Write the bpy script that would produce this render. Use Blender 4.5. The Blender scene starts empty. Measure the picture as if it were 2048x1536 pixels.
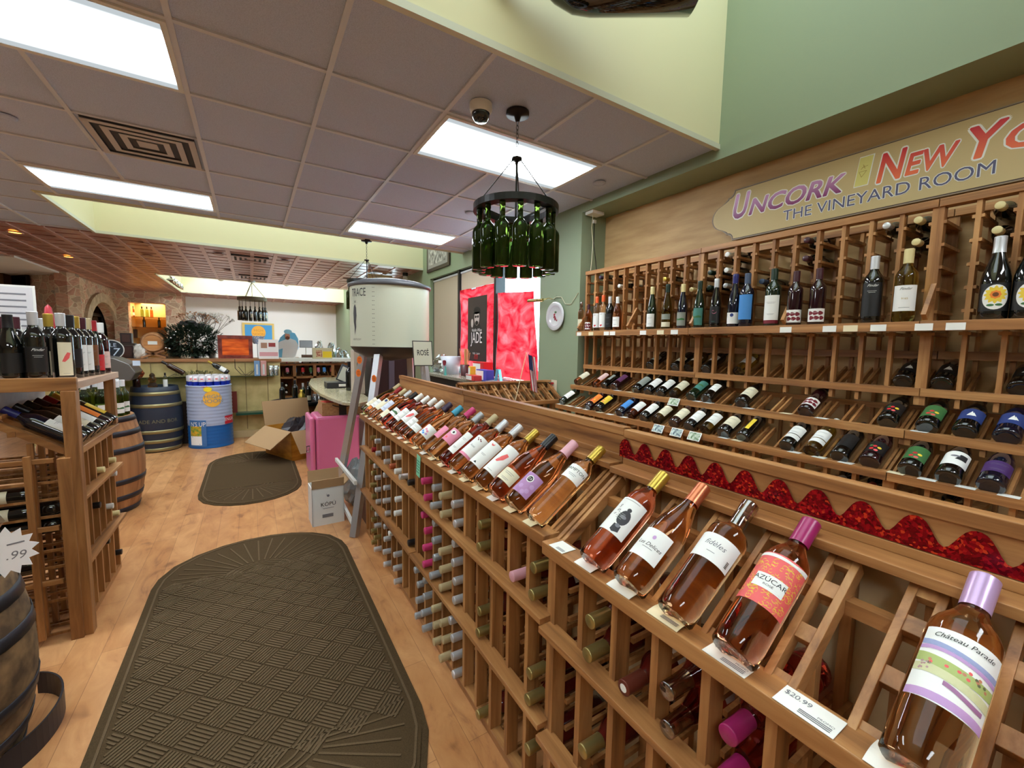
import bpy, bmesh, math, random
from mathutils import Vector, Matrix
random.seed(7)
scene = bpy.context.scene
COL = scene.collection
PI = math.pi
C = 1.434            # eye height above the floor
CEIL = 2.743

# ------------------------------------------------------------------ camera
YAW, PITCH, ROLL, FPX = 0.5578, -0.0919, 0.0184, 836.96
def cam_axes():
    cy, sy, cp, sp = math.cos(YAW), math.sin(YAW), math.cos(PITCH), math.sin(PITCH)
    f = Vector((sy*cp, cy*cp, sp)); r = Vector((cy, -sy, 0)); u = r.cross(f)
    cr, sr = math.cos(ROLL), math.sin(ROLL)
    return cr*r + sr*u, -sr*r + cr*u, f
RV, UV, FV = cam_axes()
cam_data = bpy.data.cameras.new('camera'); cam = bpy.data.objects.new('camera', cam_data); COL.objects.link(cam)
cam_data.sensor_width = 36; cam_data.lens = 36*FPX/2048; cam_data.clip_start = 0.02; cam_data.clip_end = 200
cam.matrix_world = Matrix(((RV.x, UV.x, -FV.x, 0), (RV.y, UV.y, -FV.y, 0), (RV.z, UV.z, -FV.z, C), (0, 0, 0, 1)))
scene.camera = cam
def at(px, py, axis, val):
    """point of the place seen at a photo position, on the plane axis = val (world metres)"""
    d = RV*((px-1024)/FPX) + UV*(-(py-768)/FPX) + FV
    v = val - (C if axis == 'z' else 0)
    t = v / {'x': d.x, 'y': d.y, 'z': d.z}[axis]
    return Vector((d.x*t, d.y*t, d.z*t + C))

# ------------------------------------------------------------------ light, sky, exposure
scene.view_settings.view_transform = 'Standard'
scene.view_settings.look = 'None'
scene.view_settings.gamma = 1.0
scene.view_settings.use_curve_mapping = False
scene.view_settings.exposure = 0.58
world = bpy.data.worlds.new('sky'); scene.world = world; world.use_nodes = True
wn = world.node_tree.nodes; wl = world.node_tree.links
wn['Background'].inputs[0].default_value = (0.80, 0.90, 1.0, 1); wn['Background'].inputs[1].default_value = 9.0
sun_d = bpy.data.lights.new('sun', 'SUN'); sun_d.energy = 14; sun_d.angle = 0.01; sun_d.color = (1, .95, .86)
sun = bpy.data.objects.new('sun', sun_d); COL.objects.link(sun)
sun.rotation_euler = Vector((-0.62, 0.12, -0.78)).to_track_quat('-Z', 'Y').to_euler()
FIX_E = 17.0          # fluorescent diffusers
WELL_E = 2.3         # skylight panels over the ceiling wells

# ------------------------------------------------------------------ materials
def lin(c):
    o = []
    for v in c[:3]:
        v /= 255.0
        o.append(v/12.92 if v <= .04045 else ((v+.055)/1.055)**2.4)
    return (*o, 1)
MATS = {}
def newmat(name):
    m = bpy.data.materials.new(name); m.use_nodes = True
    return m, m.node_tree.nodes, m.node_tree.links, m.node_tree.nodes['Principled BSDF']
def mat(name, col, rough=.5, metal=0, coat=0, spec=.5, emit=None, es=1, alpha=1):
    if name in MATS: return MATS[name]
    m, n, l, b = newmat(name)
    b.inputs['Base Color'].default_value = lin(col); b.inputs['Roughness'].default_value = rough
    b.inputs['Metallic'].default_value = metal; b.inputs['Coat Weight'].default_value = coat
    b.inputs['Specular IOR Level'].default_value = spec
    if emit: b.inputs['Emission Color'].default_value = lin(emit); b.inputs['Emission Strength'].default_value = es
    MATS[name] = m; return m
def ramp(n, l, src, stops):
    r = n.new('ShaderNodeValToRGB'); e = r.color_ramp.elements
    while len(e) < len(stops): e.new(0.5)
    for i, (p, c) in enumerate(stops): e[i].position = p; e[i].color = lin(c)
    l.new(src, r.inputs[0]); return r.outputs[0]
def coords(n, l, scale=(1, 1, 1), rot=(0, 0, 0), kind='Object'):
    t = n.new('ShaderNodeTexCoord'); mp = n.new('ShaderNodeMapping')
    mp.inputs['Scale'].default_value = scale; mp.inputs['Rotation'].default_value = rot
    l.new(t.outputs[kind], mp.inputs[0]); return mp.outputs[0]
def noise(n, l, vec, scale, detail=4, rough=.5, dist=0):
    t = n.new('ShaderNodeTexNoise'); t.inputs['Scale'].default_value = scale; t.inputs['Detail'].default_value = detail
    t.inputs['Roughness'].default_value = rough; t.inputs['Distortion'].default_value = dist
    l.new(vec, t.inputs['Vector']); return t.outputs['Fac']
def bump(n, l, b, src, strength=.3, dist=.002):
    k = n.new('ShaderNodeBump'); k.inputs['Strength'].default_value = strength; k.inputs['Distance'].default_value = dist
    l.new(src, k.inputs['Height']); l.new(k.outputs[0], b.inputs['Normal'])
def wood(name, c1, c2, c3, axis='z', scale=14, rough=.45):
    if name in MATS: return MATS[name]
    m, n, l, b = newmat(name)
    sc = {'x': (.07, 1, 1), 'y': (1, .07, 1), 'z': (1, 1, .07)}[axis]
    geo = n.new('ShaderNodeObjectInfo'); v = coords(n, l, sc)
    add = n.new('ShaderNodeVectorMath'); add.operation = 'ADD'; l.new(v, add.inputs[0])
    mul = n.new('ShaderNodeVectorMath'); mul.operation = 'SCALE'; mul.inputs['Scale'].default_value = 3.1
    l.new(geo.outputs['Location'], mul.inputs[0]); l.new(mul.outputs[0], add.inputs[1])
    f = noise(n, l, add.outputs[0], scale, 5, .6, 1.2)
    l.new(ramp(n, l, f, [(.28, c1), (.5, c2), (.75, c3)]), b.inputs['Base Color'])
    b.inputs['Roughness'].default_value = rough
    bump(n, l, b, f, .15, .001)
    MATS[name] = m; return m
W1, W2, W3 = (102, 62, 32), (164, 112, 64), (202, 152, 96)
WZ = wood('rack wood upright', W1, W2, W3, 'z'); WY = wood('rack wood along', W1, W2, W3, 'y'); WX = wood('rack wood across', W1, W2, W3, 'x')
def emis(name, col, s):
    if name in MATS: return MATS[name]
    m = bpy.data.materials.new(name); m.use_nodes = True; n = m.node_tree.nodes; n.clear()
    e = n.new('ShaderNodeEmission'); o = n.new('ShaderNodeOutputMaterial')
    e.inputs[0].default_value = lin(col); e.inputs[1].default_value = s
    m.node_tree.links.new(e.outputs[0], o.inputs[0]); MATS[name] = m; return m
def clearglass(name, col=(235, 245, 240), opac=.12):
    """thin pane: mostly see-through with a sharp reflection"""
    if name in MATS: return MATS[name]
    m = bpy.data.materials.new(name); m.use_nodes = True; n = m.node_tree.nodes; l = m.node_tree.links; n.clear()
    t = n.new('ShaderNodeBsdfTransparent'); g = n.new('ShaderNodeBsdfGlossy'); x = n.new('ShaderNodeMixShader'); o = n.new('ShaderNodeOutputMaterial')
    t.inputs[0].default_value = lin(col); g.inputs['Roughness'].default_value = .02; x.inputs[0].default_value = opac
    l.new(t.outputs[0], x.inputs[1]); l.new(g.outputs[0], x.inputs[2]); l.new(x.outputs[0], o.inputs[0]); MATS[name] = m; return m
def wineglass(name, col, ior=1.38, rough=.0):
    """bottle full of wine, see-through"""
    if name in MATS: return MATS[name]
    m, n, l, b = newmat(name)
    b.inputs['Base Color'].default_value = lin(col); b.inputs['Roughness'].default_value = rough
    b.inputs['Transmission Weight'].default_value = 1.0; b.inputs['IOR'].default_value = ior
    MATS[name] = m; return m
def noisy(name, c1, c2, scale=30, rough=.8, bs=.2, bd=.002, stops=(.35, .65), kind='Object', sc=(1, 1, 1), detail=4):
    if name in MATS: return MATS[name]
    m, n, l, b = newmat(name); v = coords(n, l, sc, kind=kind); f = noise(n, l, v, scale, detail)
    l.new(ramp(n, l, f, [(stops[0], c1), (stops[1], c2)]), b.inputs['Base Color']); b.inputs['Roughness'].default_value = rough
    if bs: bump(n, l, b, f, bs, bd)
    MATS[name] = m; return m

# ------------------------------------------------------------------ mesh helpers
class MB:
    def __init__(s): s.v = []; s.f = []; s.mi = []; s.sm = []; s.cur = 0
    def add(s, vs, fs, smooth=False, M=None):
        o = len(s.v)
        for p in vs:
            p = Vector(p); s.v.append((M @ p) if M is not None else p)
        for f in fs: s.f.append([o+i for i in f]); s.mi.append(s.cur); s.sm.append(smooth)
        return s
    def box(s, x0, x1, y0, y1, z0, z1, M=None):
        x0, x1 = min(x0, x1), max(x0, x1); y0, y1 = min(y0, y1), max(y0, y1); z0, z1 = min(z0, z1), max(z0, z1)
        return s.add([(x0,y0,z0),(x1,y0,z0),(x1,y1,z0),(x0,y1,z0),(x0,y0,z1),(x1,y0,z1),(x1,y1,z1),(x0,y1,z1)],
                     [(0,3,2,1),(4,5,6,7),(0,1,5,4),(1,2,6,5),(2,3,7,6),(3,0,4,7)], M=M)
    def bar(s, p, q, w, h, up=(0, 0, 1)):
        p, q = Vector(p), Vector(q); d = (q-p); L = d.length; d.normalize(); up = Vector(up)
        sx = d.cross(up)
        if sx.length < 1e-4: sx = d.cross(Vector((1, 0, 0)))
        sx.normalize(); uz = sx.cross(d)
        M = Matrix(((d.x, sx.x, uz.x, p.x), (d.y, sx.y, uz.y, p.y), (d.z, sx.z, uz.z, p.z), (0, 0, 0, 1)))
        return s.box(0, L, -w/2, w/2, -h/2, h/2, M)
    def lathe(s, prof, seg=24, M=None, cap=True, smooth=True, arc=(0, 2*PI)):
        full = abs(arc[1]-arc[0]-2*PI) < 1e-6; n = seg if full else seg+1
        vs = []; fs = []
        for r, z in prof:
            for k in range(n):
                a = arc[0] + (arc[1]-arc[0])*k/seg
                vs.append((r*math.cos(a), r*math.sin(a), z))
        for i in range(len(prof)-1):
            for k in range(seg):
                k2 = (k+1) % n if full else k+1
                fs.append((i*n+k, i*n+k2, (i+1)*n+k2, (i+1)*n+k))
        s.add(vs, fs, smooth, M)
        if cap and full:
            for i, rev in ((0, True), (len(prof)-1, False)):
                if prof[i][0] > 1e-5:
                    r, z = prof[i]; ring = [(r*math.cos(2*PI*k/seg), r*math.sin(2*PI*k/seg), z) for k in range(seg)]
                    s.add(ring, [list(range(seg))[::-1] if rev else list(range(seg))], False, M)
        return s
    def cyl(s, p, q, r, seg=12, r2=None):
        p, q = Vector(p), Vector(q); d = q-p; L = d.length
        M = Matrix.Translation(p) @ d.to_track_quat('Z', 'Y').to_matrix().to_4x4()
        return s.lathe([(r, 0), (r2 if r2 is not None else r, L)], seg, M)
    def tube(s, pts, r, seg=8):
        pts = [Vector(p) for p in pts]; n = len(pts); vs = []; fs = []
        up = Vector((0, 0, 1))
        for i, p in enumerate(pts):
            d = (pts[min(i+1, n-1)] - pts[max(i-1, 0)]).normalized()
            a = d.cross(up if abs(d.dot(up)) < .95 else Vector((1, 0, 0))).normalized(); b = d.cross(a)
            for k in range(seg):
                t = 2*PI*k/seg; vs.append(p + (a*math.cos(t) + b*math.sin(t))*(r[i] if isinstance(r, (list, tuple)) else r))
        for i in range(n-1):
            for k in range(seg):
                fs.append((i*seg+k, i*seg+(k+1) % seg, (i+1)*seg+(k+1) % seg, (i+1)*seg+k))
        fs.append(list(range(seg))); fs.append([(n-1)*seg+k for k in range(seg)][::-1])
        return s.add(vs, fs, True)
    def prism(s, poly, d, M=None):
        n = len(poly); vs = [(x, y, 0) for x, y in poly] + [(x, y, d) for x, y in poly]
        fs = [list(range(n))[::-1], list(range(n, 2*n))] + [(i, (i+1) % n, n+(i+1) % n, n+i) for i in range(n)]
        return s.add(vs, fs, False, M)
    def quad(s, a, b, c, d): return s.add([a, b, c, d], [(0, 1, 2, 3)])
    def sphere(s, c, r, seg=12, sc=(1, 1, 1)):
        prof = [(max(r*math.sin(PI*i/(seg//2+2)), 1e-4), -r*math.cos(PI*i/(seg//2+2))) for i in range(seg//2+3)]
        return s.lathe(prof, seg, Matrix.Translation(c) @ Matrix.Diagonal((*sc, 1)), cap=False)
    def mesh(s, name, mats):
        m = bpy.data.meshes.new(name); m.from_pydata([tuple(v) for v in s.v], [], s.f); m.update()
        for p, i, sm in zip(m.polygons, s.mi, s.sm): p.material_index = i; p.use_smooth = sm
        for x in (mats if isinstance(mats, (list, tuple)) else [mats]): m.materials.append(x)
        return m
    def build(s, name, mats, parent=None, bevel=0):
        return obj(name, s.mesh(name, mats), parent, bevel)
def obj(name, mesh, parent=None, bevel=0, M=None):
    o = bpy.data.objects.new(name, mesh); COL.objects.link(o)
    if parent is not None: o.parent = parent
    if M is not None: o.matrix_local = M
    if bevel:
        b = o.modifiers.new('edge', 'BEVEL'); b.width = bevel; b.segments = 2; b.limit_method = 'ANGLE'
    return o
def tag(o, label, cat, group=None, kind=None):
    o['label'] = label; o['category'] = cat
    if group: o['group'] = group
    if kind: o['kind'] = kind
    return o
def empty(name, loc, label, cat, group=None, rz=0):
    o = bpy.data.objects.new(name, None); COL.objects.link(o); o.location = loc; o.rotation_euler = (0, 0, rz); o.empty_display_size = .05
    return tag(o, label, cat, group)
def struct(name, mb, m, parent=None, bevel=0):
    o = mb.build(name, m, parent, bevel)
    if parent is None: o['kind'] = 'structure'
    return o
def frame(p, ax, nx):
    """matrix: local z along ax, local x towards nx, origin p"""
    z = Vector(ax).normalized(); x = Vector(nx); x = (x - z*x.dot(z)).normalized(); y = z.cross(x)
    return Matrix(((x.x, y.x, z.x, p[0]), (x.y, y.y, z.y, p[1]), (x.z, y.z, z.z, p[2]), (0, 0, 0, 1)))
TXT = {}
def text2d(body, size=1.0, shear=0, offset=0, align='CENTER', sx=1):
    key = (body, shear, offset, align)
    if key not in TXT:
        cu = bpy.data.curves.new('t', 'FONT'); cu.body = body; cu.align_x = align; cu.align_y = 'CENTER'; cu.shear = shear; cu.offset = offset; cu.resolution_u = 3
        ob = bpy.data.objects.new('t', cu); me = ob.to_mesh()
        TXT[key] = ([tuple(v.co) for v in me.vertices], [tuple(p.vertices) for p in me.polygons])
        ob.to_mesh_clear(); bpy.data.objects.remove(ob); bpy.data.curves.remove(cu)
    vs, fs = TXT[key]
    return [(x*size*sx, y*size) for x, y, z in vs], fs
def lettering(body, size, M, m, parent=None, thick=.0008, shear=0, offset=0, sx=1, name='lettering', align='CENTER'):
    """flat lettering in the local xy plane of M, raised along local z"""
    vs, fs = text2d(body, size, shear, offset, align, sx)
    b = MB(); b.add([(x, y, thick) for x, y in vs], fs, False, M)
    return b.build(name, m, parent)
def plane_m(o, right, up):
    r = Vector(right).normalized(); u = Vector(up).normalized(); n = r.cross(u)
    return Matrix(((r.x, u.x, n.x, o[0]), (r.y, u.y, n.y, o[1]), (r.z, u.z, n.z, o[2]), (0, 0, 0, 1)))
def wrap_text(mb, body, size, R, z, phi=0, shear=0, sx=1, offset=0):
    vs, fs = text2d(body, size, shear, offset, 'CENTER', sx)
    mb.add([(R*math.cos(phi+x/R), R*math.sin(phi+x/R), z+y) for x, y in vs], fs)
def wrap_poly(mb, pts, R, z, phi=0):
    """closed outline (x along the surface, y up) wrapped on a cylinder as a fan of strips"""
    fine = []
    for p, q in zip(pts, pts[1:]+pts[:1]):
        k = max(1, int(abs(q[0]-p[0])/(R*.14)))
        fine += [(p[0]+(q[0]-p[0])*i/k, p[1]+(q[1]-p[1])*i/k) for i in range(k)]
    pts = fine; n = len(pts); cx = sum(p[0] for p in pts)/n; cy = sum(p[1] for p in pts)/n
    f = lambda x, y: (R*math.cos(phi+x/R), R*math.sin(phi+x/R), z+y)
    K = max(2, min(6, int(max(abs(p[0]-cx) for p in pts)/(R*.14))))
    vs = [f(cx, cy)]
    for k in range(1, K+1): vs += [f(cx+(p[0]-cx)*k/K, cy+(p[1]-cy)*k/K) for p in pts]
    fs = []
    for i in range(n):
        j = (i+1) % n; fs.append((0, 1+i, 1+j))
        for k in range(1, K): a, b_ = 1+(k-1)*n, 1+k*n; fs.append((a+i, b_+i, b_+j, a+j))
    mb.add(vs, fs)
def blob(cx, cy, rx, ry, n=14, amp=0, lobes=0, rot=0):
    return [(cx+rx*(1+amp*math.cos(lobes*t))*math.cos(t+rot), cy+ry*(1+amp*math.cos(lobes*t))*math.sin(t+rot)) for t in [2*PI*k/n for k in range(n)]]
# ================================================================== the setting
M_tile = noisy('ceiling tile', (166, 178, 206), (190, 202, 228), 260, .95, .25, .0015, (.3, .6))
M_grid = mat('ceiling grid paint', (204, 208, 218), .5)
M_cream = mat('cream paint', (222, 217, 180), .7)
M_green = mat('sage green paint', (138, 152, 124), .55)
M_ply = noisy('plywood', (176, 140, 92), (205, 170, 120), 5, .6, .05, .001, (.3, .7), sc=(1, .5, 3))
M_white = mat('white paint', (225, 225, 220), .5)
M_black = mat('black metal', (22, 22, 24), .4, .3)
# floor: pale knotty planks running down the shop
def floor_mat():
    m, n, l, b = newmat('floor planks')
    v = coords(n, l, (1, 1, 1), (0, 0, PI/2))
    br = n.new('ShaderNodeTexBrick'); br.inputs['Scale'].default_value = 1; br.inputs['Brick Width'].default_value = 1.25; br.inputs['Row Height'].default_value = .125
    br.inputs['Mortar Size'].default_value = .0012; br.inputs['Color1'].default_value = lin((220, 176, 128)); br.inputs['Color2'].default_value = lin((202, 154, 106)); br.inputs['Mortar'].default_value = lin((164, 122, 84))
    br.offset_frequency = 2; br.offset = .37; l.new(v, br.inputs['Vector'])
    v2 = coords(n, l, (1, .35, 1)); f = noise(n, l, v2, 9, 6, .62, 1.6)
    v3 = coords(n, l, (1, .8, 1)); f2 = noise(n, l, v3, 5.5, 3, .5, .3)
    mx = n.new('ShaderNodeMixRGB'); mx.blend_type = 'MULTIPLY'; mx.inputs[0].default_value = .75
    l.new(br.outputs[0], mx.inputs[1]); l.new(ramp(n, l, f, [(.30, (176, 134, 112)), (.42, (228, 200, 176)), (.7, (255, 240, 225))]), mx.inputs[2])
    m2 = n.new('ShaderNodeMixRGB'); m2.blend_type = 'MULTIPLY'; m2.inputs[0].default_value = .7
    l.new(mx.outputs[0], m2.inputs[1]); l.new(ramp(n, l, f2, [(.27, (140, 100, 86)), (.36, (235, 225, 215)), (.6, (255, 255, 255))]), m2.inputs[2])
    l.new(m2.outputs[0], b.inputs['Base Color']); b.inputs['Roughness'].default_value = .33
    bump(n, l, b, f, .06, .001); return m
M_floor = floor_mat()
struct('floor', MB().box(-6.5, 3.3, -3.2, 17, -.1, 0), M_floor)

YW = [(-1.60, .07, 2.64, 1.737), (-1.60, 5.63, 2.64, 7.29)]       # wells in the tiled ceiling
W3B = (-1.57, 11.07, 2.64, 14.75)                                   # well in the copper ceiling
def slab_with_holes(x0, x1, y0, y1, holes, z0, z1):
    b = MB(); y = y0
    for hx0, hy0, hx1, hy1 in sorted(holes, key=lambda h: h[1]):
        if hy0 > y: b.box(x0, x1, y, hy0, z0, z1)
        if hx0 > x0: b.box(x0, hx0, hy0, hy1, z0, z1)
        if hx1 < x1: b.box(hx1, x1, hy0, hy1, z0, z1)
        y = hy1
    if y1 > y: b.box(x0, x1, y, y1, z0, z1)
    return b
struct('ceiling', slab_with_holes(-6.5, 2.64, -3.2, 7.29, YW, CEIL+.004, CEIL+.05), M_tile)
# grid of metal tees
g = MB(); T = .6096; GX0, GY0 = -.242, 2.325
def in_hole(x, y, hs): return any(h[0]-.001 < x < h[2]+.001 and h[1] < y < h[3] for h in hs)
for i in range(-10, 5):
    x = GX0 + T*i
    y = -3.2
    segs = []
    cuts = sorted([(h[1], h[3]) for h in YW if h[0] < x < h[2]])
    for a, c in cuts: segs.append((y, a)); y = c
    segs.append((y, 7.27))
    for a, c in segs:
        if c > a+.02: g.box(x-.012, x+.012, a, c, CEIL-.006, CEIL+.006)
for j in range(-9, 9):
    y = GY0 + T*j
    if y > 7.25: continue
    x = -6.5
    if in_hole(0, y, YW): g.box(-6.5, -1.6, y-.012, y+.012, CEIL-.0052, CEIL+.006)
    else: g.box(-6.5, 2.64, y-.012, y+.012, CEIL-.0052, CEIL+.006)
struct('trim_1', g, M_grid)
# copper coloured pressed ceiling at the back
def copper():
    m, n, l, b = newmat('copper ceiling')
    v = coords(n, l); f = noise(n, l, v, 3, 3)
    l.new(ramp(n, l, f, [(.35, (160, 114, 104)), (.65, (190, 144, 132))]), b.inputs['Base Color'])
    b.inputs['Metallic'].default_value = .35; b.inputs['Roughness'].default_value = .32; return m
M_cop = copper()
struct('ceiling_back', slab_with_holes(-6.5, 2.64, 7.29, 17, [W3B], CEIL+.012, CEIL+.06), M_cop)
g = MB()
g2 = MB()
def hole3(x, y): return W3B[0] < x < W3B[2] and W3B[1] < y < W3B[3]
i = -20
while True:
    x = -.242 + T/2*i; i += 1
    if x > 2.6: break
    segs = [(7.30, W3B[1]), (W3B[3], 16.95)] if W3B[0] < x < W3B[2] else [(7.30, 16.95)]
    for a, c in segs: g.box(x-.026, x+.026, a, c, CEIL-.012, CEIL+.013)
y = 7.32
while y < 16.9:
    xr = W3B[0] if W3B[1] < y < W3B[3] else 2.64
    g2.box(-6.5, xr, y+.030, y+.275, CEIL+.000, CEIL+.013)
    y += .3048
struct('trim_2', g, mat('copper rib', (192, 146, 132), .35, .3)); struct('trim_5', g2, M_cop)
struct('ceiling_left', MB().box(-6.5, -3.22, 10.2, 17, CEIL-.03, CEIL+.0), mat('pale ceiling panel', (214, 214, 216), .7))
# wells: walls rise above the ceiling to a daylit panel
def well(name, x0, y0, x1, y1, top, e, mats=M_cream, right=False):
    b = MB(); t = .03
    b.box(x0-t, x0+.005, y0-t, y1+t, CEIL-.002, top); b.box(x0, x1, y1-.005, y1+t, CEIL-.002, top); b.box(x0, x1, y0-t, y0+.005, CEIL-.002, top)
    struct(name, b, mats)
well('wall_well_near', *YW[0], CEIL+1.35, 1); well('wall_well_middle', *YW[1], CEIL+1.35, 1); well('wall_well_back', *W3B, CEIL+1.35, 1)
tr = MB()
for h in YW: tr.box(h[0], h[2], h[3]-.014, h[3]+.016, CEIL-.012, CEIL+.020); tr.box(h[0], h[2], h[1]-.016, h[1]+.014, CEIL-.012, CEIL+.020); tr.box(h[0]-.016, h[0]+.014, h[1], h[3], CEIL-.0115, CEIL+.0195)
tr.box(W3B[0], W3B[2], W3B[3], W3B[3]+.02, CEIL-.02, CEIL+.01); tr.box(W3B[0]-.02, W3B[0], W3B[1], W3B[3], CEIL-.02, CEIL+.01)
struct('trim_3', tr, mat('well edge trim', (205, 206, 190), .5))
for k, (h, e) in enumerate(((YW[0], WELL_E), (YW[1], WELL_E*1.1), (W3B, WELL_E*1.2))):
    s = MB(); s.box(h[0], h[2], h[1], h[3], CEIL+1.35, CEIL+1.40); struct('window_%d' % (k+3), s, emis('skylight %d' % k, (222, 238, 240), e))

# right-hand side
XR = 2.64
b = MB(); b.box(XR, 2.955, -3.2, 3.06, C+1.235, CEIL+1.4)                # bulkhead over the rack recess
struct('wall_right_bulkhead', b, M_green)
struct('wall_right_recess', MB().box(2.94, 3.0, -3.2, 3.06, 0, C+1.235), M_ply)
b = MB()
b.box(XR, 2.94, 3.06, 3.70, 0, CEIL+1.4)
b.box(XR, 2.94, 3.70, 6.93, C+1.10, CEIL+1.4); b.box(XR, 2.94, 3.70, 6.93, 0, C-.52)
b.box(XR, 2.94, 6.93, 9.0, 0, CEIL+1.4); b.box(XR, 2.94, 9.0, 13.4, 0, C-.45); b.box(XR, 2.94, 9.0, 13.4, C+1.10, CEIL+1.4); b.box(XR, 2.94, 13.4, 17, 0, CEIL+1.4)
struct('wall_right', b, M_green)
struct('wall_back', MB().box(-1.92, XR, 16.3, 16.5, 0, CEIL), mat('back wall', (236, 238, 242), .35))
struct('wall_front', MB().box(-6.5, 3.0, -3.3, -3.2, 0, CEIL+.05), mat('front wall', (190, 180, 150), .7))
struct('wall_left', MB().box(-6.6, -6.5, -3.3, 17, 0, CEIL+.05), mat('left wall', (170, 160, 140), .7))

# windows
M_dark = mat('bronze window frame', (38, 38, 40), .35, .4)
M_shade = mat('roller shade', (176, 160, 140), .9)
def window(n, y0, y1, z0, z1, ms):
    f = MB(); w = .05; x0, x1 = 2.72, 2.80
    f.box(x0, x1, y0, y1, z0, z0+w); f.box(x0, x1, y0, y1, z1-w, z1)
    for y in [y0, y1-w] + [m-w/2 for m in ms]: f.box(x0-(.058 if y0 < y < y1-w-.001 else .02), x1, y, y+w, z0, z1)
    o = struct('window_%d' % n, f, M_dark)
    MB().box(2.755, 2.761, y0+.02, y1-.02, z0+.02, z1-.02).build('window_glass', clearglass('window glass', (225, 238, 240), .08), o)
    return o
win1 = window(1, 3.70, 6.93, C-.52, C+1.10, [4.72, 5.83])
win2 = window(2, 9.0, 13.4, C-.45, C+1.10, [11.1])
# translucent roller shades
def shademat():
    m = bpy.data.materials.new('shade cloth'); m.use_nodes = True; n = m.node_tree.nodes; l = m.node_tree.links; n.clear()
    d = n.new('ShaderNodeBsdfDiffuse'); t = n.new('ShaderNodeBsdfTranslucent'); x = n.new('ShaderNodeMixShader'); o = n.new('ShaderNodeOutputMaterial')
    d.inputs[0].default_value = lin((196, 180, 160)); t.inputs[0].default_value = lin((150, 132, 112)); x.inputs[0].default_value = .22
    l.new(d.outputs[0], x.inputs[1]); l.new(t.outputs[0], x.inputs[2]); l.new(x.outputs[0], o.inputs[0]); return m
M_sh = shademat()
def redmat():
    m = bpy.data.materials.new('red fabric'); m.use_nodes = True; n = m.node_tree.nodes; l = m.node_tree.links; n.clear()
    d = n.new('ShaderNodeBsdfDiffuse'); t = n.new('ShaderNodeBsdfTranslucent'); x = n.new('ShaderNodeMixShader'); o = n.new('ShaderNodeOutputMaterial')
    v = coords(n, l, (1, .5, 1)); f = noise(n, l, v, 4, 3, .5, 2)
    c = ramp(n, l, f, [(.35, (150, 20, 34)), (.5, (228, 52, 60)), (.7, (240, 90, 96))])  # shading of the folds is put into the red as darker tones
    l.new(c, d.inputs[0]); l.new(c, t.inputs[0]); x.inputs[0].default_value = .4
    l.new(d.outputs[0], x.inputs[1]); l.new(t.outputs[0], x.inputs[2]); l.new(x.outputs[0], o.inputs[0]); return m
M_red = redmat()
def shade(y0, y1, z0, label):
    r = empty('roller_shade', (2.70, (y0+y1)/2, C+1.05), label, 'window shade')
    b = MB(); b.box(-.002, .002, (y0-y1)/2, (y1-y0)/2, z0-(C+1.05), 0); b.build('shade_cloth', M_sh, r)
    MB().cyl((0, (y0-y1)/2, .01), (0, (y1-y0)/2, .01), .018).build('roller', M_grid, r)
    MB().box(-.006, .006, (y0-y1)/2, (y1-y0)/2, z0-(C+1.05)-.02, z0-(C+1.05)).build('bottom_bar', M_grid, r)
shade(5.86, 6.90, C-.40, 'beige roller shade drawn fully down over the window bay beside the drum')
shade(4.75, 5.80, C+.80, 'beige roller shade half down above the framed red poster')
# outside: pavement and a pale facade so the windows have something to show
struct('ground_outside', MB().box(2.95, 14, -3, 17, -.25, -.12), mat('concrete paving', (190, 186, 178), .9))
struct('wall_outside', MB().box(13, 13.4, -3, 18, -.2, 3.0), mat('neighbour facade', (200, 190, 178), .9))

# stone walls far left
def stone(name='stonework'):
    m, n, l, b = newmat(name)
    v = coords(n, l, (1, 1, 1.7)); vn = n.new('ShaderNodeTexVoronoi'); vn.inputs['Scale'].default_value = 4.6; vn.inputs['Randomness'].default_value = .85; l.new(v, vn.inputs['Vector'])
    ve = n.new('ShaderNodeTexVoronoi'); ve.feature = 'DISTANCE_TO_EDGE'; ve.inputs['Scale'].default_value = 4.6; ve.inputs['Randomness'].default_value = .85; l.new(v, ve.inputs['Vector'])
    sep = n.new('ShaderNodeSeparateColor'); l.new(vn.outputs['Color'], sep.inputs[0])
    base = ramp(n, l, sep.outputs[0], [(.0, (196, 146, 128)), (.35, (226, 186, 164)), (.6, (192, 166, 144)), (.85, (224, 198, 172)), (1, (176, 168, 156))])
    f = noise(n, l, v, 18, 4); mx = n.new('ShaderNodeMixRGB'); mx.blend_type = 'MULTIPLY'; mx.inputs[0].default_value = .5
    l.new(base, mx.inputs[1]); l.new(ramp(n, l, f, [(.3, (196, 190, 186)), (.7, (255, 255, 255))]), mx.inputs[2])
    m2 = n.new('ShaderNodeMixRGB'); l.new(ramp(n, l, ve.outputs['Distance'], [(.015, (0, 0, 0)), (.05, (255, 255, 255))]), m2.inputs[0]); m2.inputs[1].default_value = lin((222, 206, 182)); l.new(mx.outputs[0], m2.inputs[2])
    l.new(m2.outputs[0], b.inputs['Base Color']); b.inputs['Roughness'].default_value = .9
    bump(n, l, b, ve.outputs['Distance'], .9, .03); return m
M_stone = stone()
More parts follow.
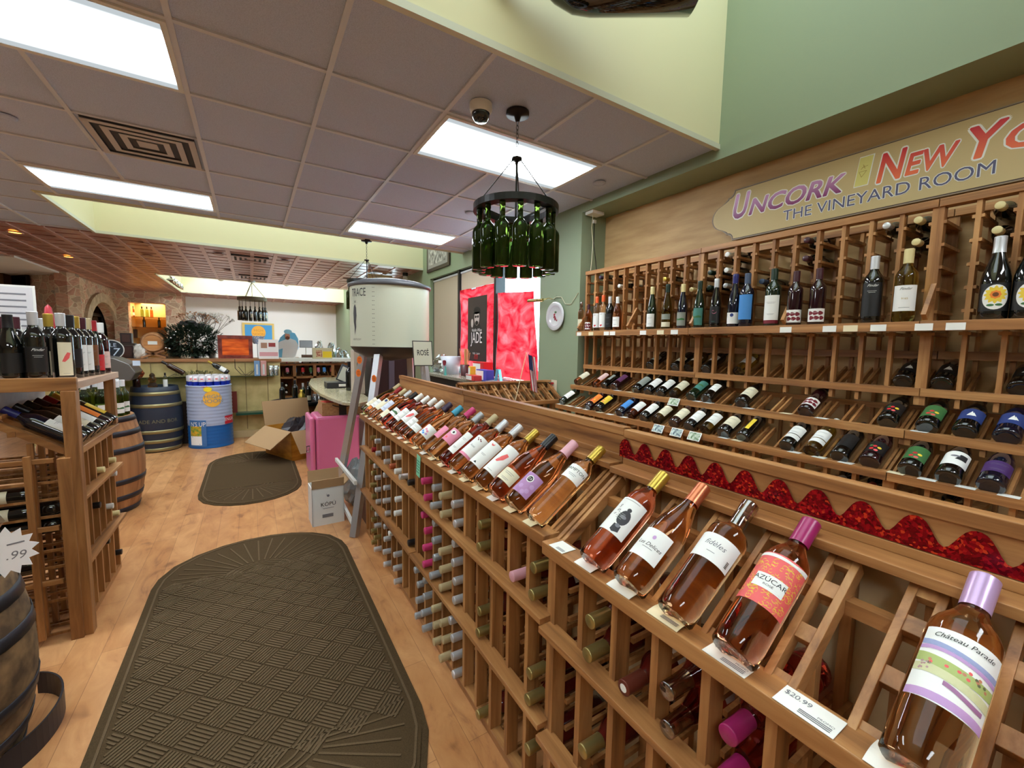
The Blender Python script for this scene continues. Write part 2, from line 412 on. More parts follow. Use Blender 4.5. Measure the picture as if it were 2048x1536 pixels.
# arch wall: plane x=-3.12 from y 12.1 to 16.05, with an arched opening
AY0, AY1, ASPR, = 13.15, 15.55, C+.10
b = MB(); y0, y1 = 12.1, 16.3
def archwall():
    n = 16; cy = (AY0+AY1)/2; ry = (AY1-AY0)/2; rz = .78
    b.box(-3.3, -3.12, y0, AY0, 0, CEIL); b.box(-3.3, -3.12, AY1, y1, 0, CEIL)
    for k in range(n):
        a0, a1 = PI - PI*k/n, PI - PI*(k+1)/n
        p0, p1 = (cy+ry*math.cos(a0), ASPR+rz*math.sin(a0)), (cy+ry*math.cos(a1), ASPR+rz*math.sin(a1))
        vs = [(-3.12, p0[0], p0[1]), (-3.12, p1[0], p1[1]), (-3.12, p1[0], CEIL), (-3.12, p0[0], CEIL)]
        vs += [(-3.3, v[1], v[2]) for v in vs]
        b.add(vs, [(0, 1, 2, 3), (7, 6, 5, 4), (0, 4, 5, 1)])
    return cy, ry, rz
cy_, ry_, rz_ = archwall()
struct('wall_stone_arch', b, M_stone)
# stone surround of the arch
b = MB(); n = 14
for k in range(n):
    a0, a1 = PI - PI*k/n, PI - PI*(k+1)/n
    P = lambda a, e: (cy_+(ry_+e)*math.cos(a), ASPR+(rz_+e*.8)*math.sin(a))
    q = [P(a0, 0), P(a1, 0), P(a1, .28), P(a0, .28)]
    vs = [(-3.06, y, z) for y, z in q] + [(-3.13, y, z) for y, z in q]
    b.add(vs, [(3, 2, 1, 0), (4, 5, 6, 7), (0, 1, 5, 4), (2, 3, 7, 6), (1, 2, 6, 5), (3, 0, 4, 7)])
for s in (AY0-.28, AY1): b.box(-3.13, -3.06, s, s+.28, 0, ASPR)
struct('trim_4', b, noisy('arch stone', (176, 160, 138), (206, 192, 170), 9, .9))
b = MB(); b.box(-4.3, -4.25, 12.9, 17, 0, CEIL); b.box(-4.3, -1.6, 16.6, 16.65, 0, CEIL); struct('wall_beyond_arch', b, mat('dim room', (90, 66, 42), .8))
b = MB()
for y in (13.3, 14.1, 14.3, 15.4): b.box(-3.4, -3.34, y, y+.09, 0, C+.95)
b.box(-3.4, -3.34, 13.3, 15.5, C+.55, C+.63)
d1 = struct('door_1', b, M_black)
MB().box(-3.375, -3.365, 14.35, 15.4, .05, C+.55).build('door_glass', clearglass('door pane', (200, 180, 150), .2), d1)
# diagonal stone wall carrying the screen
def seg_wall(name, p, q, t, z0, z1, m):
    p, q = Vector((*p, 0)), Vector((*q, 0)); d = (q-p).normalized(); nrm = Vector((-d.y, d.x, 0))
    b = MB(); vs = [p, q, q+nrm*t, p+nrm*t]; vs = [(v.x, v.y, z0) for v in vs] + [(v.x, v.y, z1) for v in vs]
    b.add(vs, [(0, 3, 2, 1), (4, 5, 6, 7), (0, 1, 5, 4), (1, 2, 6, 5), (2, 3, 7, 6), (3, 0, 4, 7)]); return struct(name, b, m)
seg_wall('wall_stone_left', (-3.12, 12.1), (-5.6, 14.9), -.2, 0, CEIL, M_stone)
# stone wall around the lit niche, facing the room
NX0, NX1, NY = -3.0, -1.92, 16.25
b = MB(); n0 = at(255, 600, 'y', 15.4); n1 = at(330, 607, 'y', 15.4)
NA, NB, NT = n0.x, n1.x, C+.99
b.box(-3.12, NA, 15.4, 15.7, 0, CEIL); b.box(NB, -1.65, 15.4, 15.7, 0, CEIL); b.box(NA, NB, 15.4, 15.7, NT, CEIL); b.box(-1.95, -1.65, 15.7, 16.3, 0, CEIL)
struct('wall_stone_niche', b, M_stone)
M_amber = mat('amber niche plaster', (218, 182, 120), .6)
b = MB(); b.box(NA-.02, NB+.02, 16.2, 16.25, 0, NT+.05); b.box(NA-.06, NA, 15.7, 16.2, 0, NT+.05); b.box(NB, NB+.06, 15.7, 16.2, 0, NT+.05)
struct('wall_niche_lining', b, M_amber)
# ================================================================== racks
ORD = ['first', 'second', 'third', 'fourth', 'fifth', 'sixth', 'seventh', 'eighth', 'ninth', 'tenth', 'eleventh']
PITCH, ROWP = .1125, .0825
RISE = .70                      # slope of the display shelf
M_tagw = mat('white price card', (238, 238, 232), .5); M_tagc = mat('cream price card', (236, 222, 186), .6); M_ink = mat('black print', (30, 30, 34), .6)
M_greyink = mat('grey print', (120, 120, 128), .6)
M_panel = noisy('pale back panel', (190, 168, 128), (214, 194, 156), 6, .8, 0)
def TF(origin, inward, along):
    """rack frame: local x into the rack, y along the front, z up"""
    i, a = Vector(inward), Vector(along)
    return Matrix(((i.x, a.x, 0, origin[0]), (i.y, a.y, 0, origin[1]), (0, 0, 1, origin[2]), (0, 0, 0, 1)))
def display_rack(name, TM, n, label, group=None, board=True, deep=.285, woodx=WX, woody=WY, tiers=(.352, .674), upto=.87, rootz=0):
    root = bpy.data.objects.new(name, None); COL.objects.link(root); root.matrix_world = TM; root.empty_display_size = .1
    tag(root, label, 'wine rack', group)
    L = .02 + PITCH*n
    b = MB(); b.box(-.035, .022, 0, L, .880, .914); b.build('label_rail', woody, root, .002)
    for z in tiers:
        b = MB(); b.box(-.04, .01, 0, L, z-.018, z); b.build('ledge', woody, root, .0015)
    b = MB(); b.box(0, .04, 0, L, .0, .03); b.box(deep-.04, deep, 0, L, 0, .03); b.build('base_rail', woody, root, .0015)
    for k in range(n+1):
        y = .01 + PITCH*k
        b = MB(); w = .009
        b.box(0, .045, y-w, y+w, .03, upto+.01); b.box(deep-.03, deep-.008, y-w, y+w, .03, 1.075); b.box(.12, .14, y-w, y+w, .03, .95)
        for r in range(11):
            z = .0445 + ROWP*r - .022
            if z > .83: break
            if r in (1, 3, 6) : continue
            
            if k < n: b.box(.046, deep-.01, y+w, y+w+.009, z-.012, z)
            if k > 0: b.box(.046, deep-.01, y-w-.009, y-w, z-.012, z)
        b.build('divider', WZ, root)
        # paired sloping slats with spacer blocks
        b = MB(); dx = .235
        for s in (-1, 1):
            if k == 0 and s < 0 or k == n and s > 0: yc = y
            else: yc = y + s*.018
            b.bar((-.005, yc, .885), (dx, yc, .885+RISE*dx), .012, .03)
        if 0 < k < n:
            for q in (.1, .42, .74, .97): b.bar((dx*q-.012, y, .889+RISE*(dx*q-.012)), (dx*q+.012, y, .889+RISE*(dx*q+.012)), .026, .018)
        b.build('display_slat', woodx, root, .001)
    b = MB(); b.box(.205, .268, 0, L, 1.068, 1.086); b.build('ledge', woody, root, .0015)
    b = MB(); b.box(.17, .195, 0, L, .985, 1.01); b.build('cross_rail', woody, root)
    b = MB(); b.box(deep-.006, deep, 0, L, .02, 1.07); b.build('back_panel', M_panel, root)
    if board:
        b = MB(); b.box(.265, .285, 0, L, 1.086, 1.188); b.box(.259, .291, 0, L, 1.166, 1.19); b.box(.260, .267, 0, L, 1.086, 1.104); b.build('header_board', woody, root, .0015)
    return root
SECT = {}
def fw(ys, nm, off=0, **k):
    L = .02+PITCH*10
    TM = TF((.70-.02*off, ys, 0), (1, 0, 0), (0, 1, 0)); SECT[nm] = TM
    return display_rack('wine_rack', TM, 10, **k)
L10 = .02+PITCH*10
Y1, Y2, Y3 = 2.037, .888, .868-L10
rack1 = fw(Y1, 1, label='wooden display rack section nearest the white drum, full of rosé')
rack2 = fw(Y2, 2, label='middle wooden display rack section with a green card on its rail')
rack3 = fw(Y3, 3, 1, label='nearest wooden display rack section with a red foil strip on its header')

# ------------------------------------------------------------------ bottles
PROF = {
 'bordeaux': [(.001, .006), (.02, .004), (.033, 0), (.0368, .004), (.0372, .03), (.0372, .185), (.0362, .198), (.031, .211), (.0225, .224), (.0165, .236), (.0142, .25), (.0138, .283), (.0158, .284), (.0158, .297), (.0145, .30), (.001, .30)],
 'burgundy': [(.001, .006), (.02, .004), (.035, 0), (.0395, .005), (.0398, .03), (.0398, .135), (.0385, .155), (.034, .178), (.027, .202), (.0205, .225), (.0165, .245), (.0142, .265), (.0138, .285), (.0158, .286), (.0158, .298), (.001, .30)],
 'hock': [(.001, .005), (.02, .003), (.032, 0), (.0355, .005), (.036, .03), (.036, .135), (.0345, .160), (.030, .19), (.024, .22), (.0185, .25), (.0148, .275), (.0135, .30), (.0135, .318), (.0152, .319), (.0152, .33), (.001, .33)],
 'slim': [(.001, .006), (.02, .004), (.030, 0), (.0335, .004), (.034, .03), (.034, .205), (.033, .216), (.028, .229), (.019, .240), (.0148, .25), (.0138, .262), (.0138, .298), (.0155, .299), (.0155, .315), (.001, .315)],
 'angular': [(.001, .006), (.02, .004), (.032, 0), (.0355, .004), (.036, .03), (.0385, .19), (.038, .203), (.033, .212), (.019, .222), (.0148, .23), (.0142, .275), (.0162, .276), (.0162, .292), (.001, .295)],
 'soda': [(.001, .006), (.03, .0), (.04, .005), (.041, .03), (.041, .18), (.038, .21), (.028, .235), (.0175, .258), (.0145, .27), (.0145, .30), (.001, .30)],
}
SEG = 28
def prof_r(kind, z):
    p = PROF[kind]
    for (r0, z0), (r1, z1) in zip(p, p[1:]):
        if z0 <= z <= z1 and z1 > z0: return r0+(r1-r0)*(z-z0)/(z1-z0)
    return p[-2][0]
CACHE = {}
def body_mesh(kind, m, s=1, seg=SEG):
    k = ('b', kind, m.name, s, seg)
    if k not in CACHE: CACHE[k] = MB().lathe([(r*s, z*s) for r, z in PROF[kind]], seg, cap=False).mesh('bottle_glass', m)
    return CACHE[k]
def cap_mesh(kind, m, length, s=1, e=.0009, seg=SEG):
    k = ('c', kind, m.name, length, s)
    if k not in CACHE:
        h = PROF[kind][-1][1]; zs = [h-length] + [z for r, z in PROF[kind] if h-length < z < h-.001] + [h-.0005]
        pr = [((max(prof_r(kind, z), .0158 if kind != 'soda' else 0)+e)*s if z > h-.045 else (max(prof_r(kind, z), .0155)+e)*s, z*s) for z in zs]; pr += [(pr[-1][0]*.9, (h+.001)*s), (.0005, (h+.001)*s)]
        CACHE[k] = MB().lathe(pr, seg, cap=False).mesh('capsule', m)
    return CACHE[k]
def label_mesh(kind, col, z0, z1, span, art, s=1):
    k = ('l', kind, col.name, z0, z1, span, art.__name__ if art else None, s)
    if k not in CACHE:
        b = MB(); mats = [col]; n = max(6, int(span/(2*PI)*40)); rows = 5; vs = []; fs = []
        for j in range(rows+1):
            z = z0+(z1-z0)*j/rows; r = prof_r(kind, z)+.0005
            for i in range(n+1):
                a = -span/2+span*i/n; vs.append((r*s*math.cos(a), r*s*math.sin(a), z*s))
        for j in range(rows):
            for i in range(n): a = j*(n+1)+i; fs.append((a, a+1, a+n+2, a+n+1))
        b.add(vs, fs, True)
        if art: art(b, mats, (prof_r(kind, (z0+z1)/2)+.0009)*s, z0*s, z1*s, span)
        CACHE[k] = b.mesh('label', mats)
    return CACHE[k]
def ink(b, mats, m):
    if m not in mats: mats.append(m)
    b.cur = mats.index(m)
def bottle(M, kind, glass, cap, label, cat='wine bottle', group=None, lab=None, name='wine_bottle', s=1, cl=.058, band=None, roll=0, seg=SEG):
    o = obj(name, body_mesh(kind, glass, s, seg)); o.matrix_world = M @ Matrix.Rotation(roll, 4, 'Z')
    tag(o, label, cat, group)
    if cap is not None: obj('capsule', cap_mesh(kind, cap, cl, s), o)
    for L in ([] if lab is None else lab if isinstance(lab, list) else [lab]):
        col, z0, z1, span = L[:4]; art = L[4] if len(L) > 4 else None
        obj('label', label_mesh(kind, col, z0, z1, span, art, s), o)
    return o
G_rose = wineglass('rosé wine in clear glass', (255, 208, 156)); G_pale = wineglass('pale rosé wine', (255, 222, 180)); G_deep = wineglass('deep rosé wine', (248, 162, 128)); G_red = wineglass('ruby rosé wine', (214, 96, 92))
G_pink = wineglass('salmon rosé wine', (255, 186, 144)); G_white = wineglass('straw wine', (222, 214, 120)); G_olive = wineglass('olive glass', (150, 140, 60)); G_clear = wineglass('clear spirit', (244, 244, 238))
G_green = wineglass('green glass', (150, 176, 96)); G_amberb = wineglass('amber drink', (190, 110, 50))
G_dark = mat('dark bottle glass', (10, 12, 11), .06, 0, .6, .7); G_dgreen = mat('dark green bottle glass', (14, 34, 20), .06, 0, .6, .7); G_navy = mat('navy bottle glass', (12, 16, 34), .06, 0, .6, .7)
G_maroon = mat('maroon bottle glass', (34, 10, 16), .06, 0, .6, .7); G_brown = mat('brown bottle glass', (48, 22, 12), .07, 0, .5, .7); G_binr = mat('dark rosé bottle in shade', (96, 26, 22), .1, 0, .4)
def foil(n, c, metal=.75, r=.32): return mat(n+' foil', c, r, metal)
FO = {'gold': foil('gold', (196, 166, 72)), 'silver': foil('silver', (206, 207, 210), .5, .35), 'grey': mat('grey capsule', (176, 182, 187), .35, .35), 'white': mat('white capsule', (226, 226, 222), .35), 'black': mat('black capsule', (20, 18, 22), .35),
      'red': mat('red capsule', (150, 24, 34), .35), 'copper': foil('copper', (206, 120, 84)), 'tan': mat('tan capsule', (186, 168, 128), .45), 'pink': mat('pink capsule', (206, 62, 120), .35), 'lightpink': mat('light pink capsule', (220, 164, 176), .4),
      'magenta': mat('magenta capsule', (156, 34, 96), .3), 'clear': clearglass('clear shrink film', (210, 206, 206), .3), 'brown': mat('brown capsule', (110, 52, 40), .3, .3), 'teal': mat('teal capsule', (64, 158, 188), .35),
      'lilac': mat('lilac capsule', (196, 164, 206), .3, .3), 'orange': mat('orange wax', (226, 92, 40), .35), 'navy': mat('navy capsule', (28, 34, 110), .35), 'green': mat('dark green capsule', (18, 44, 30), .35), 'cream': mat('cream capsule', (222, 206, 150), .4),
      'maroon': mat('maroon capsule', (66, 22, 34), .35), 'olive': foil('olive gold', (168, 152, 96)), 'plum': mat('plum capsule', (60, 44, 70), .35), 'slate': mat('slate capsule', (70, 84, 110), .35)}
P_white = mat('label paper', (236, 236, 232), .55); P_cream = mat('cream label paper', (226, 218, 190), .6); P_pink = mat('pink label', (232, 140, 170), .5); P_red = mat('red label', (206, 44, 50), .5); P_blue = mat('blue label', (70, 140, 210), .5)
P_teal = mat('teal label', (70, 130, 120), .5); P_grey = mat('grey label', (140, 146, 138), .5); P_orange = mat('orange label', (236, 130, 40), .5); P_yellow = mat('yellow label', (232, 200, 60), .5); P_purple = mat('purple label', (70, 40, 100), .5); P_lilac = mat('lilac label', (190, 150, 200), .5)
P_coral = mat('coral print', (232, 96, 96), .5); P_black = mat('black label', (24, 24, 26), .4); P_green = mat('green label', (60, 110, 60), .5); P_dkred = mat('wine red print', (120, 24, 40), .5); P_lav = mat('lavender print', (176, 130, 180), .5)

# label art ---------------------------------------------------------
def lines(b, mats, R, z, w, n, gap=.0045, m=None, h=.0011):
    ink(b, mats, m or M_greyink)
    for i in range(n):
        ww = w*(1-.25*(i % 2)); zz = z-i*gap
        wrap_poly(b, [(-ww, -h/2), (ww, -h/2), (ww, h/2), (-ww, h/2)], R, zz)
def a_plain(b, mats, R, z0, z1, sp): lines(b, mats, R, z0+(z1-z0)*.72, R*sp*.28, 2, .006); lines(b, mats, R, z0+(z1-z0)*.25, R*sp*.22, 2)
def a_hampton(b, mats, R, z0, z1, sp): ink(b, mats, M_ink); wrap_text(b, 'HAMPTON', .0145, R, z1-.018, sx=1.05); lines(b, mats, R, z1-.034, .014, 2)
def a_delices(b, mats, R, z0, z1, sp):
    ink(b, mats, M_ink); wrap_text(b, 'Les Delices', .0124, R, z0+(z1-z0)*.46, shear=.35); lines(b, mats, R, z0+(z1-z0)*.34, .012, 1)
    ink(b, mats, P_lilac); wrap_poly(b, blob(0, 0, .004, .005), R, z1-.02)
def a_fideles(b, mats, R, z0, z1, sp):
    ink(b, mats, M_greyink); wrap_text(b, 'fidèles', .0165, R, z0+(z1-z0)*.62, shear=.3); lines(b, mats, R, z0+(z1-z0)*.3, .008, 1)
    ink(b, mats, P_black)
    for k in range(5): wrap_poly(b, [(.034, -.006+k*.003), (.040, -.006+k*.003), (.040, -.0045+k*.003), (.034, -.0045+k*.003)], R, z0+.014)
def a_azucar(b, mats, R, z0, z1, sp):
    rnd = random.Random(3); ink(b, mats, P_yellow)
    for i in range(120):
        cx, cy = rnd.uniform(-R*sp*.47, R*sp*.47), rnd.uniform(.004, z1-z0-.012)
        r = rnd.uniform(.003, .0065); n = 9; w = .0006; a0 = rnd.uniform(0, 6.3)
        p = [(cx+r*(1-.06*k)*math.cos(a0+k*.55), cy+r*(1-.06*k)*math.sin(a0+k*.55)) for k in range(n)]
        for q0, q1 in zip(p, p[1:]): wrap_poly(b, [(q0[0], q0[1]-w), (q1[0], q1[1]-w), (q1[0], q1[1]+w), (q0[0], q0[1]+w)], R-.0002, z0)
    ink(b, mats, P_white); wrap_poly(b, [(-.026, -.014), (.026, -.014), (.026, .014), (-.026, .014)], R+.0003, z0+(z1-z0)*.42)
    wrap_poly(b, [(-R*sp*.5, 0), (R*sp*.5, 0), (R*sp*.5, .009), (R*sp*.2, .005), (-R*sp*.2, .007), (-R*sp*.5, .006)], R, z1-.009)
    ink(b, mats, M_ink); wrap_text(b, 'AZÚCAR', .0125, R+.0006, z0+(z1-z0)*.42+.004, sx=1.1); wrap_text(b, 'ROSÉ', .0055, R+.0006, z0+(z1-z0)*.42-.006, sx=1.3)
def a_parade(b, mats, R, z0, z1, sp):
    h = z1-z0; w = R*sp*.49
    def wave(zc, t, m, ph, amp=.004, ws=1, off=0):
        ink(b, mats, m); n = 12
        for i in range(n):
            x0, x1 = (-w+2*w*i/n)*ws+off, (-w+2*w*(i+1)/n)*ws+off; y0, y1 = amp*math.sin(ph+3.2*i/n), amp*math.sin(ph+3.2*(i+1)/n)
            wrap_poly(b, [(x0, y0-t), (x1, y1-t), (x1, y1+t), (x0, y0+t)], R, z0+zc*h)
    wave(.74, .004, mat('hill blue', (150, 160, 200), .5), 2); wave(.66, .003, P_lilac, 1); wave(.52, .007, mat('meadow', (170, 186, 110), .5), 2.2); wave(.36, .006, mat('pale field', (206, 206, 160), .5), 1.2)
    wave(.25, .003, mat('lavender rows', (160, 110, 150), .5), 2, ws=.5, off=.014); wave(.05, .0055, P_lilac, 0, .002)
    rnd = random.Random(5)
    for i in range(14):
        ink(b, mats, [P_coral, mat('roof tile', (196, 130, 100), .5), mat('tree dark', (96, 100, 70), .5)][i % 3]); wrap_poly(b, blob(rnd.uniform(-w*.6, w*.8), rnd.uniform(-.004, .004), .0022, .0022, 6), R+.0002, z0+(.55-.02*(i % 5))*h)
    for i in range(10):
        ink(b, mats, mat('blossom', (176, 140, 140), .5)); wrap_poly(b, blob(-w*.7+rnd.uniform(-.006, .006), rnd.uniform(-.006, .006), .0016, .0016, 6), R+.0002, z0+.42*h)
    ink(b, mats, M_ink); wrap_text(b, 'Château Parade', .0098, R+.0003, z1-.011, shear=.3)
def a_diver(b, mats, R, z0, z1, sp):
    zc = z0+(z1-z0)*.42; ink(b, mats, mat('engraving dark', (52, 50, 56), .6))
    wrap_poly(b, blob(.010, .0, .0145, .021, 18), R, zc+.004); wrap_poly(b, blob(.010, .024, .0055, .0055), R, zc+.004)
    wrap_poly(b, [(-.001, -.036), (.006, -.04), (.02, -.034), (.018, -.018), (0, -.018)], R, zc)
    ink(b, mats, M_greyink); wrap_poly(b, blob(.008, .005, .008, .005), R+.0003, zc); wrap_poly(b, blob(.010, -.02, .006, .005), R+.0003, zc)
    lines(b, mats, R+.0005, zc+.012, .010, 4, .005, P_grey)
    ink(b, mats, M_ink); wrap_text(b, 'S', .013, R, zc+.03, phi=-.018/R, shear=.3); wrap_text(b, 'in', .013, R, zc+.018, phi=-.014/R, shear=.3); wrap_text(b, 'o', .011, R, zc+.006, phi=-.018/R, shear=.3)
    lines(b, mats, R, z1-.006, .022, 1, m=M_greyink)
def a_c4(b, mats, R, z0, z1, sp):
    ink(b, mats, M_ink); wrap_poly(b, blob(-.004, 0, .0095, .0095, 18), R+.0004, z0+(z1-z0)*.72)
    ink(b, mats, P_white); wrap_text(b, 'C4', .011, R+.0008, z0+(z1-z0)*.72, phi=-.004/R)
def a_lav(b, mats, R, z0, z1, sp):
    ink(b, mats, P_white); wrap_poly(b, blob(-.004, 0, .0125, .0125, 18), R+.0001, z0+(z1-z0)*.72); a_c4(b, mats, R, z0, z1, sp)
    ink(b, mats, P_lilac)
    for x, y in ((.016, .25), (.02, .5), (.006, .12), (-.012, .3)): wrap_poly(b, blob(x, 0, .0075, .0075, 24, .12, 8), R+.0002, z0+(z1-z0)*y)
def a_splash(b, mats, R, z0, z1, sp):
    ink(b, mats, P_coral); wrap_poly(b, [(-.014, -.02), (-.004, -.022), (.012, -.004), (.018, .02), (.006, .024), (-.004, .006)], R, z0+(z1-z0)*.55); lines(b, mats, R, z0+.01, .012, 1)
def a_crab(b, mats, R, z0, z1, sp):
    ink(b, mats, P_coral); wrap_poly(b, blob(0, 0, .006, .0035), R, z1-.016); wrap_poly(b, blob(-.006, .004, .0018, .003), R, z1-.016); wrap_poly(b, blob(.006, .004, .0018, .003), R, z1-.016); lines(b, mats, R, z0+(z1-z0)*.45, .012, 2)
    ink(b, mats, M_ink); wrap_poly(b, [(-.007, 0), (.007, 0), (0, .009)], R, z0+.006)
def a_orchid(b, mats, R, z0, z1, sp):
    ink(b, mats, P_dkred)
    for x, y in ((-.008, .004), (-.002, -.002), (.006, .003), (.012, -.001)): wrap_poly(b, blob(x, y, .0035, .003, 10, .2, 5), R, z1-.018)
    ink(b, mats, M_greyink); wrap_text(b, 'Rosé', .012, R, z0+(z1-z0)*.5, shear=.3); ink(b, mats, P_pink); wrap_poly(b, [(-R*sp*.5, -.006), (R*sp*.5, -.006), (R*sp*.5, .006), (-R*sp*.5, .006)], R, z0+.006)
def a_pinkblack(b, mats, R, z0, z1, sp): ink(b, mats, P_white); wrap_poly(b, blob(0, 0, .016, .012), R, z1-.02); ink(b, mats, P_black); wrap_poly(b, blob(.002, 0, .005, .006), R+.0004, z1-.02); ink(b, mats, P_coral); wrap_poly(b, blob(-.008, 0, .006, .006), R, z0+.018)
def a_floral(b, mats, R, z0, z1, sp):
    for x, y, m in ((-.012, .02, P_blue), (0, .012, P_blue), (.01, .03, P_pink), (.016, .016, P_lilac), (-.004, .036, P_pink)): ink(b, mats, m); wrap_poly(b, blob(x, 0, .007, .006, 14, .15, 5), R, z0+y)
def a_apple(b, mats, R, z0, z1, sp): ink(b, mats, P_red); wrap_poly(b, blob(0, 0, .008, .008), R, z0+.016); wrap_poly(b, blob(.009, .003, .005, .005), R, z0+.016); lines(b, mats, R, z1-.012, .012, 2, m=M_ink)
def a_butterfly(b, mats, R, z0, z1, sp):
    ink(b, mats, P_dkred)
    for x in (-.024, 0, .024): wrap_poly(b, blob(x, .004, .0125, .011, 12, .15, 3), R, z0+(z1-z0)*.6); wrap_poly(b, blob(x+.006, -.004, .012, .011, 12, .15, 3), R, z0+(z1-z0)*.35)
    ink(b, mats, P_white); wrap_poly(b, [(-.002, -.008), (.003, -.008), (.001, .004)], R+.0004, z0+.014); ink(b, mats, P_white); lines(b, mats, R+.0006, z1-.02, .014, 1, m=P_white)
def a_pindarw(b, mats, R, z0, z1, sp): ink(b, mats, M_ink); wrap_text(b, 'Pindar', .017, R, z1-.016, shear=.5); ink(b, mats, foil('gold', (196, 166, 72))); wrap_text(b, '9165', .012, R, z0+(z1-z0)*.48); lines(b, mats, R, z0+.016, .02, 1, m=M_ink)
def a_pindark(b, mats, R, z0, z1, sp): ink(b, mats, P_white); wrap_text(b, 'Pindar', .017, R, z1-.014, shear=.5); lines(b, mats, R, z1-.04, .018, 2, .007, P_white)
def a_sunflower(b, mats, R, z0, z1, sp):
    zc = (z0+z1)/2; ink(b, mats, P_white); wrap_poly(b, blob(0, 0, .039, .050, 28), R, zc)
    ink(b, mats, P_yellow); wrap_poly(b, blob(0, 0, .031, .032, 48, .16, 12), R+.0004, zc+.010); ink(b, mats, P_orange); wrap_poly(b, blob(0, 0, .016, .016, 24, .1, 8), R+.0008, zc+.010); ink(b, mats, P_brownink); wrap_poly(b, blob(0, 0, .009, .009), R+.0011, zc+.010)
    ink(b, mats, P_green); wrap_poly(b, blob(-.012, 0, .011, .005), R+.0004, zc-.032); wrap_poly(b, blob(.012, .003, .011, .005), R+.0004, zc-.034)
P_brownink = mat('brown print', (120, 70, 30), .5)
def a_spiral(b, mats, R, z0, z1, sp):
    ink(b, mats, P_pink); p = [((.002+.0016*k)*math.cos(k*.6), (.002+.0016*k)*math.sin(k*.6)) for k in range(12)]
    for q0, q1 in zip(p, p[1:]): wrap_poly(b, [(q0[0], q0[1]-.001), (q1[0], q1[1]-.001), (q1[0], q1[1]+.001), (q0[0], q0[1]+.001)], R, z1-.03)
    lines(b, mats, R, z0+.012, .012, 2, m=P_teal)
def a_sail(b, mats, R, z0, z1, sp): ink(b, mats, P_white); wrap_poly(b, [(-.014, -.014), (.008, -.014), (-.001, .02)], R, (z0+z1)/2); wrap_poly(b, [(.002, -.012), (.016, -.012), (.004, .012)], R, (z0+z1)/2)
def a_moon(b, mats, R, z0, z1, sp): ink(b, mats, P_navyink); wrap_poly(b, blob(0, 0, .011, .011, 18), R, z1-.016)
P_navyink = mat('navy print', (40, 60, 120), .5)
def a_landscape(b, mats, R, z0, z1, sp): ink(b, mats, P_green); wrap_poly(b, [(-.03, -.008), (.03, -.008), (.03, .002), (.01, .008), (-.012, .001), (-.03, .006)], R, (z0+z1)/2); ink(b, mats, M_ink); lines(b, mats, R, z1-.008, .016, 1)
def a_fruit(b, mats, R, z0, z1, sp):
    for x, y, m in ((-.012, .02, P_red), (.006, .012, P_coral), (.014, .034, P_yellow), (-.004, .04, P_red), (-.018, .044, P_green)): ink(b, mats, m); wrap_poly(b, blob(x, 0, .008, .007), R, z0+y)
def a_darkhalf(b, mats, R, z0, z1, sp): ink(b, mats, M_ink); wrap_poly(b, [(-.002, -.018), (.034, -.018), (.034, .016), (.01, .016)], R, z0+(z1-z0)*.6); ink(b, mats, M_greyink); wrap_poly(b, blob(-.004, 0, .015, .006), R+.0004, z0+(z1-z0)*.62)

# ------------------------------------------------------------------ bottles laid on the sloping display, necks up
SL = math.atan(RISE); AX = Vector((math.cos(SL), 0, math.sin(SL))); NX = Vector((-math.sin(SL), 0, math.cos(SL)))
def slope_m(sec, col, r=.0375, lift=0, roll=0, z0=.905, back=.0):
    TM = SECT[sec]; y = .01+PITCH*(col+.5)
    p = Vector((-.002+back, y, z0-.002)) + NX*(r+.0005) + AX*lift
    return TM @ frame(p, AX, NX) @ Matrix.Rotation(roll, 4, 'Z')
G = 'rosé bottles on the sloping display'
def up(sec, colnear, kind, glass, cap, label, lab=None, roll=None, **k):
    # columns are counted from the far end of a section, as in the photograph
    r = max(q[0] for q in PROF[kind])
    return bottle(slope_m(sec, 9-colnear, r, roll={3: .24, 2: .5, 1: .55}[sec] if roll is None else roll), kind, glass, FO[cap] if cap else None, label, 'wine bottle', G, lab, **k)
S_ = 2.0
up(3, 1, 'bordeaux', G_deep, 'gold', 'gold-capped dark rosé with a bell-shaped figure on its white label', (P_white, .075, .178, 2.2, a_diver))
up(3, 2, 'burgundy', G_rose, 'copper', 'copper-capped orange rosé with a square white script label', (P_white, .055, .128, 1.75, a_delices))
up(3, 3, 'angular', G_rose, 'clear', 'rosé with clear film on its neck and a wide white script label', (P_white, .118, .176, 2.5, a_fideles), cl=.07)
up(3, 4, 'bordeaux', G_pink, 'magenta', 'magenta-capped rosé with a swirling coral and gold label', (P_coral, .085, .188, 2.5, a_azucar))
up(3, 6, 'bordeaux', G_rose, 'lilac', 'lilac-capped rosé with a painted landscape label, nearest of the display', (P_white, .075, .178, 2.3, a_parade))
up(3, 7, 'bordeaux', G_rose, 'gold', 'orange rosé at the very corner of the frame, past the landscape label', (P_orange, .075, .178, 2.3))
up(2, 9, 'slim', G_pale, 'gold', 'gold-capped pale rosé with a small white label near its shoulder', (P_white, .155, .208, 2.3, a_hampton))
up(2, 8, 'burgundy', G_rose, 'lightpink', 'rosé with ribbed pale pink cap and round black emblem', (P_lav, .035, .115, 1.7, a_lav), cl=.062)
up(2, 7, 'burgundy', G_deep, 'black', 'red-orange rosé with black cap and small cream label', (P_cream, .045, .095, 1.8, a_plain))
up(2, 6, 'bordeaux', G_rose, 'gold', 'gold-capped rosé with a red watercolour splash on its label', (P_white, .05, .178, 1.9, a_splash))
up(2, 5, 'bordeaux', G_rose, 'silver', 'silver-capped rosé with a small red crab on its white label', (P_white, .05, .17, 1.9, a_crab))
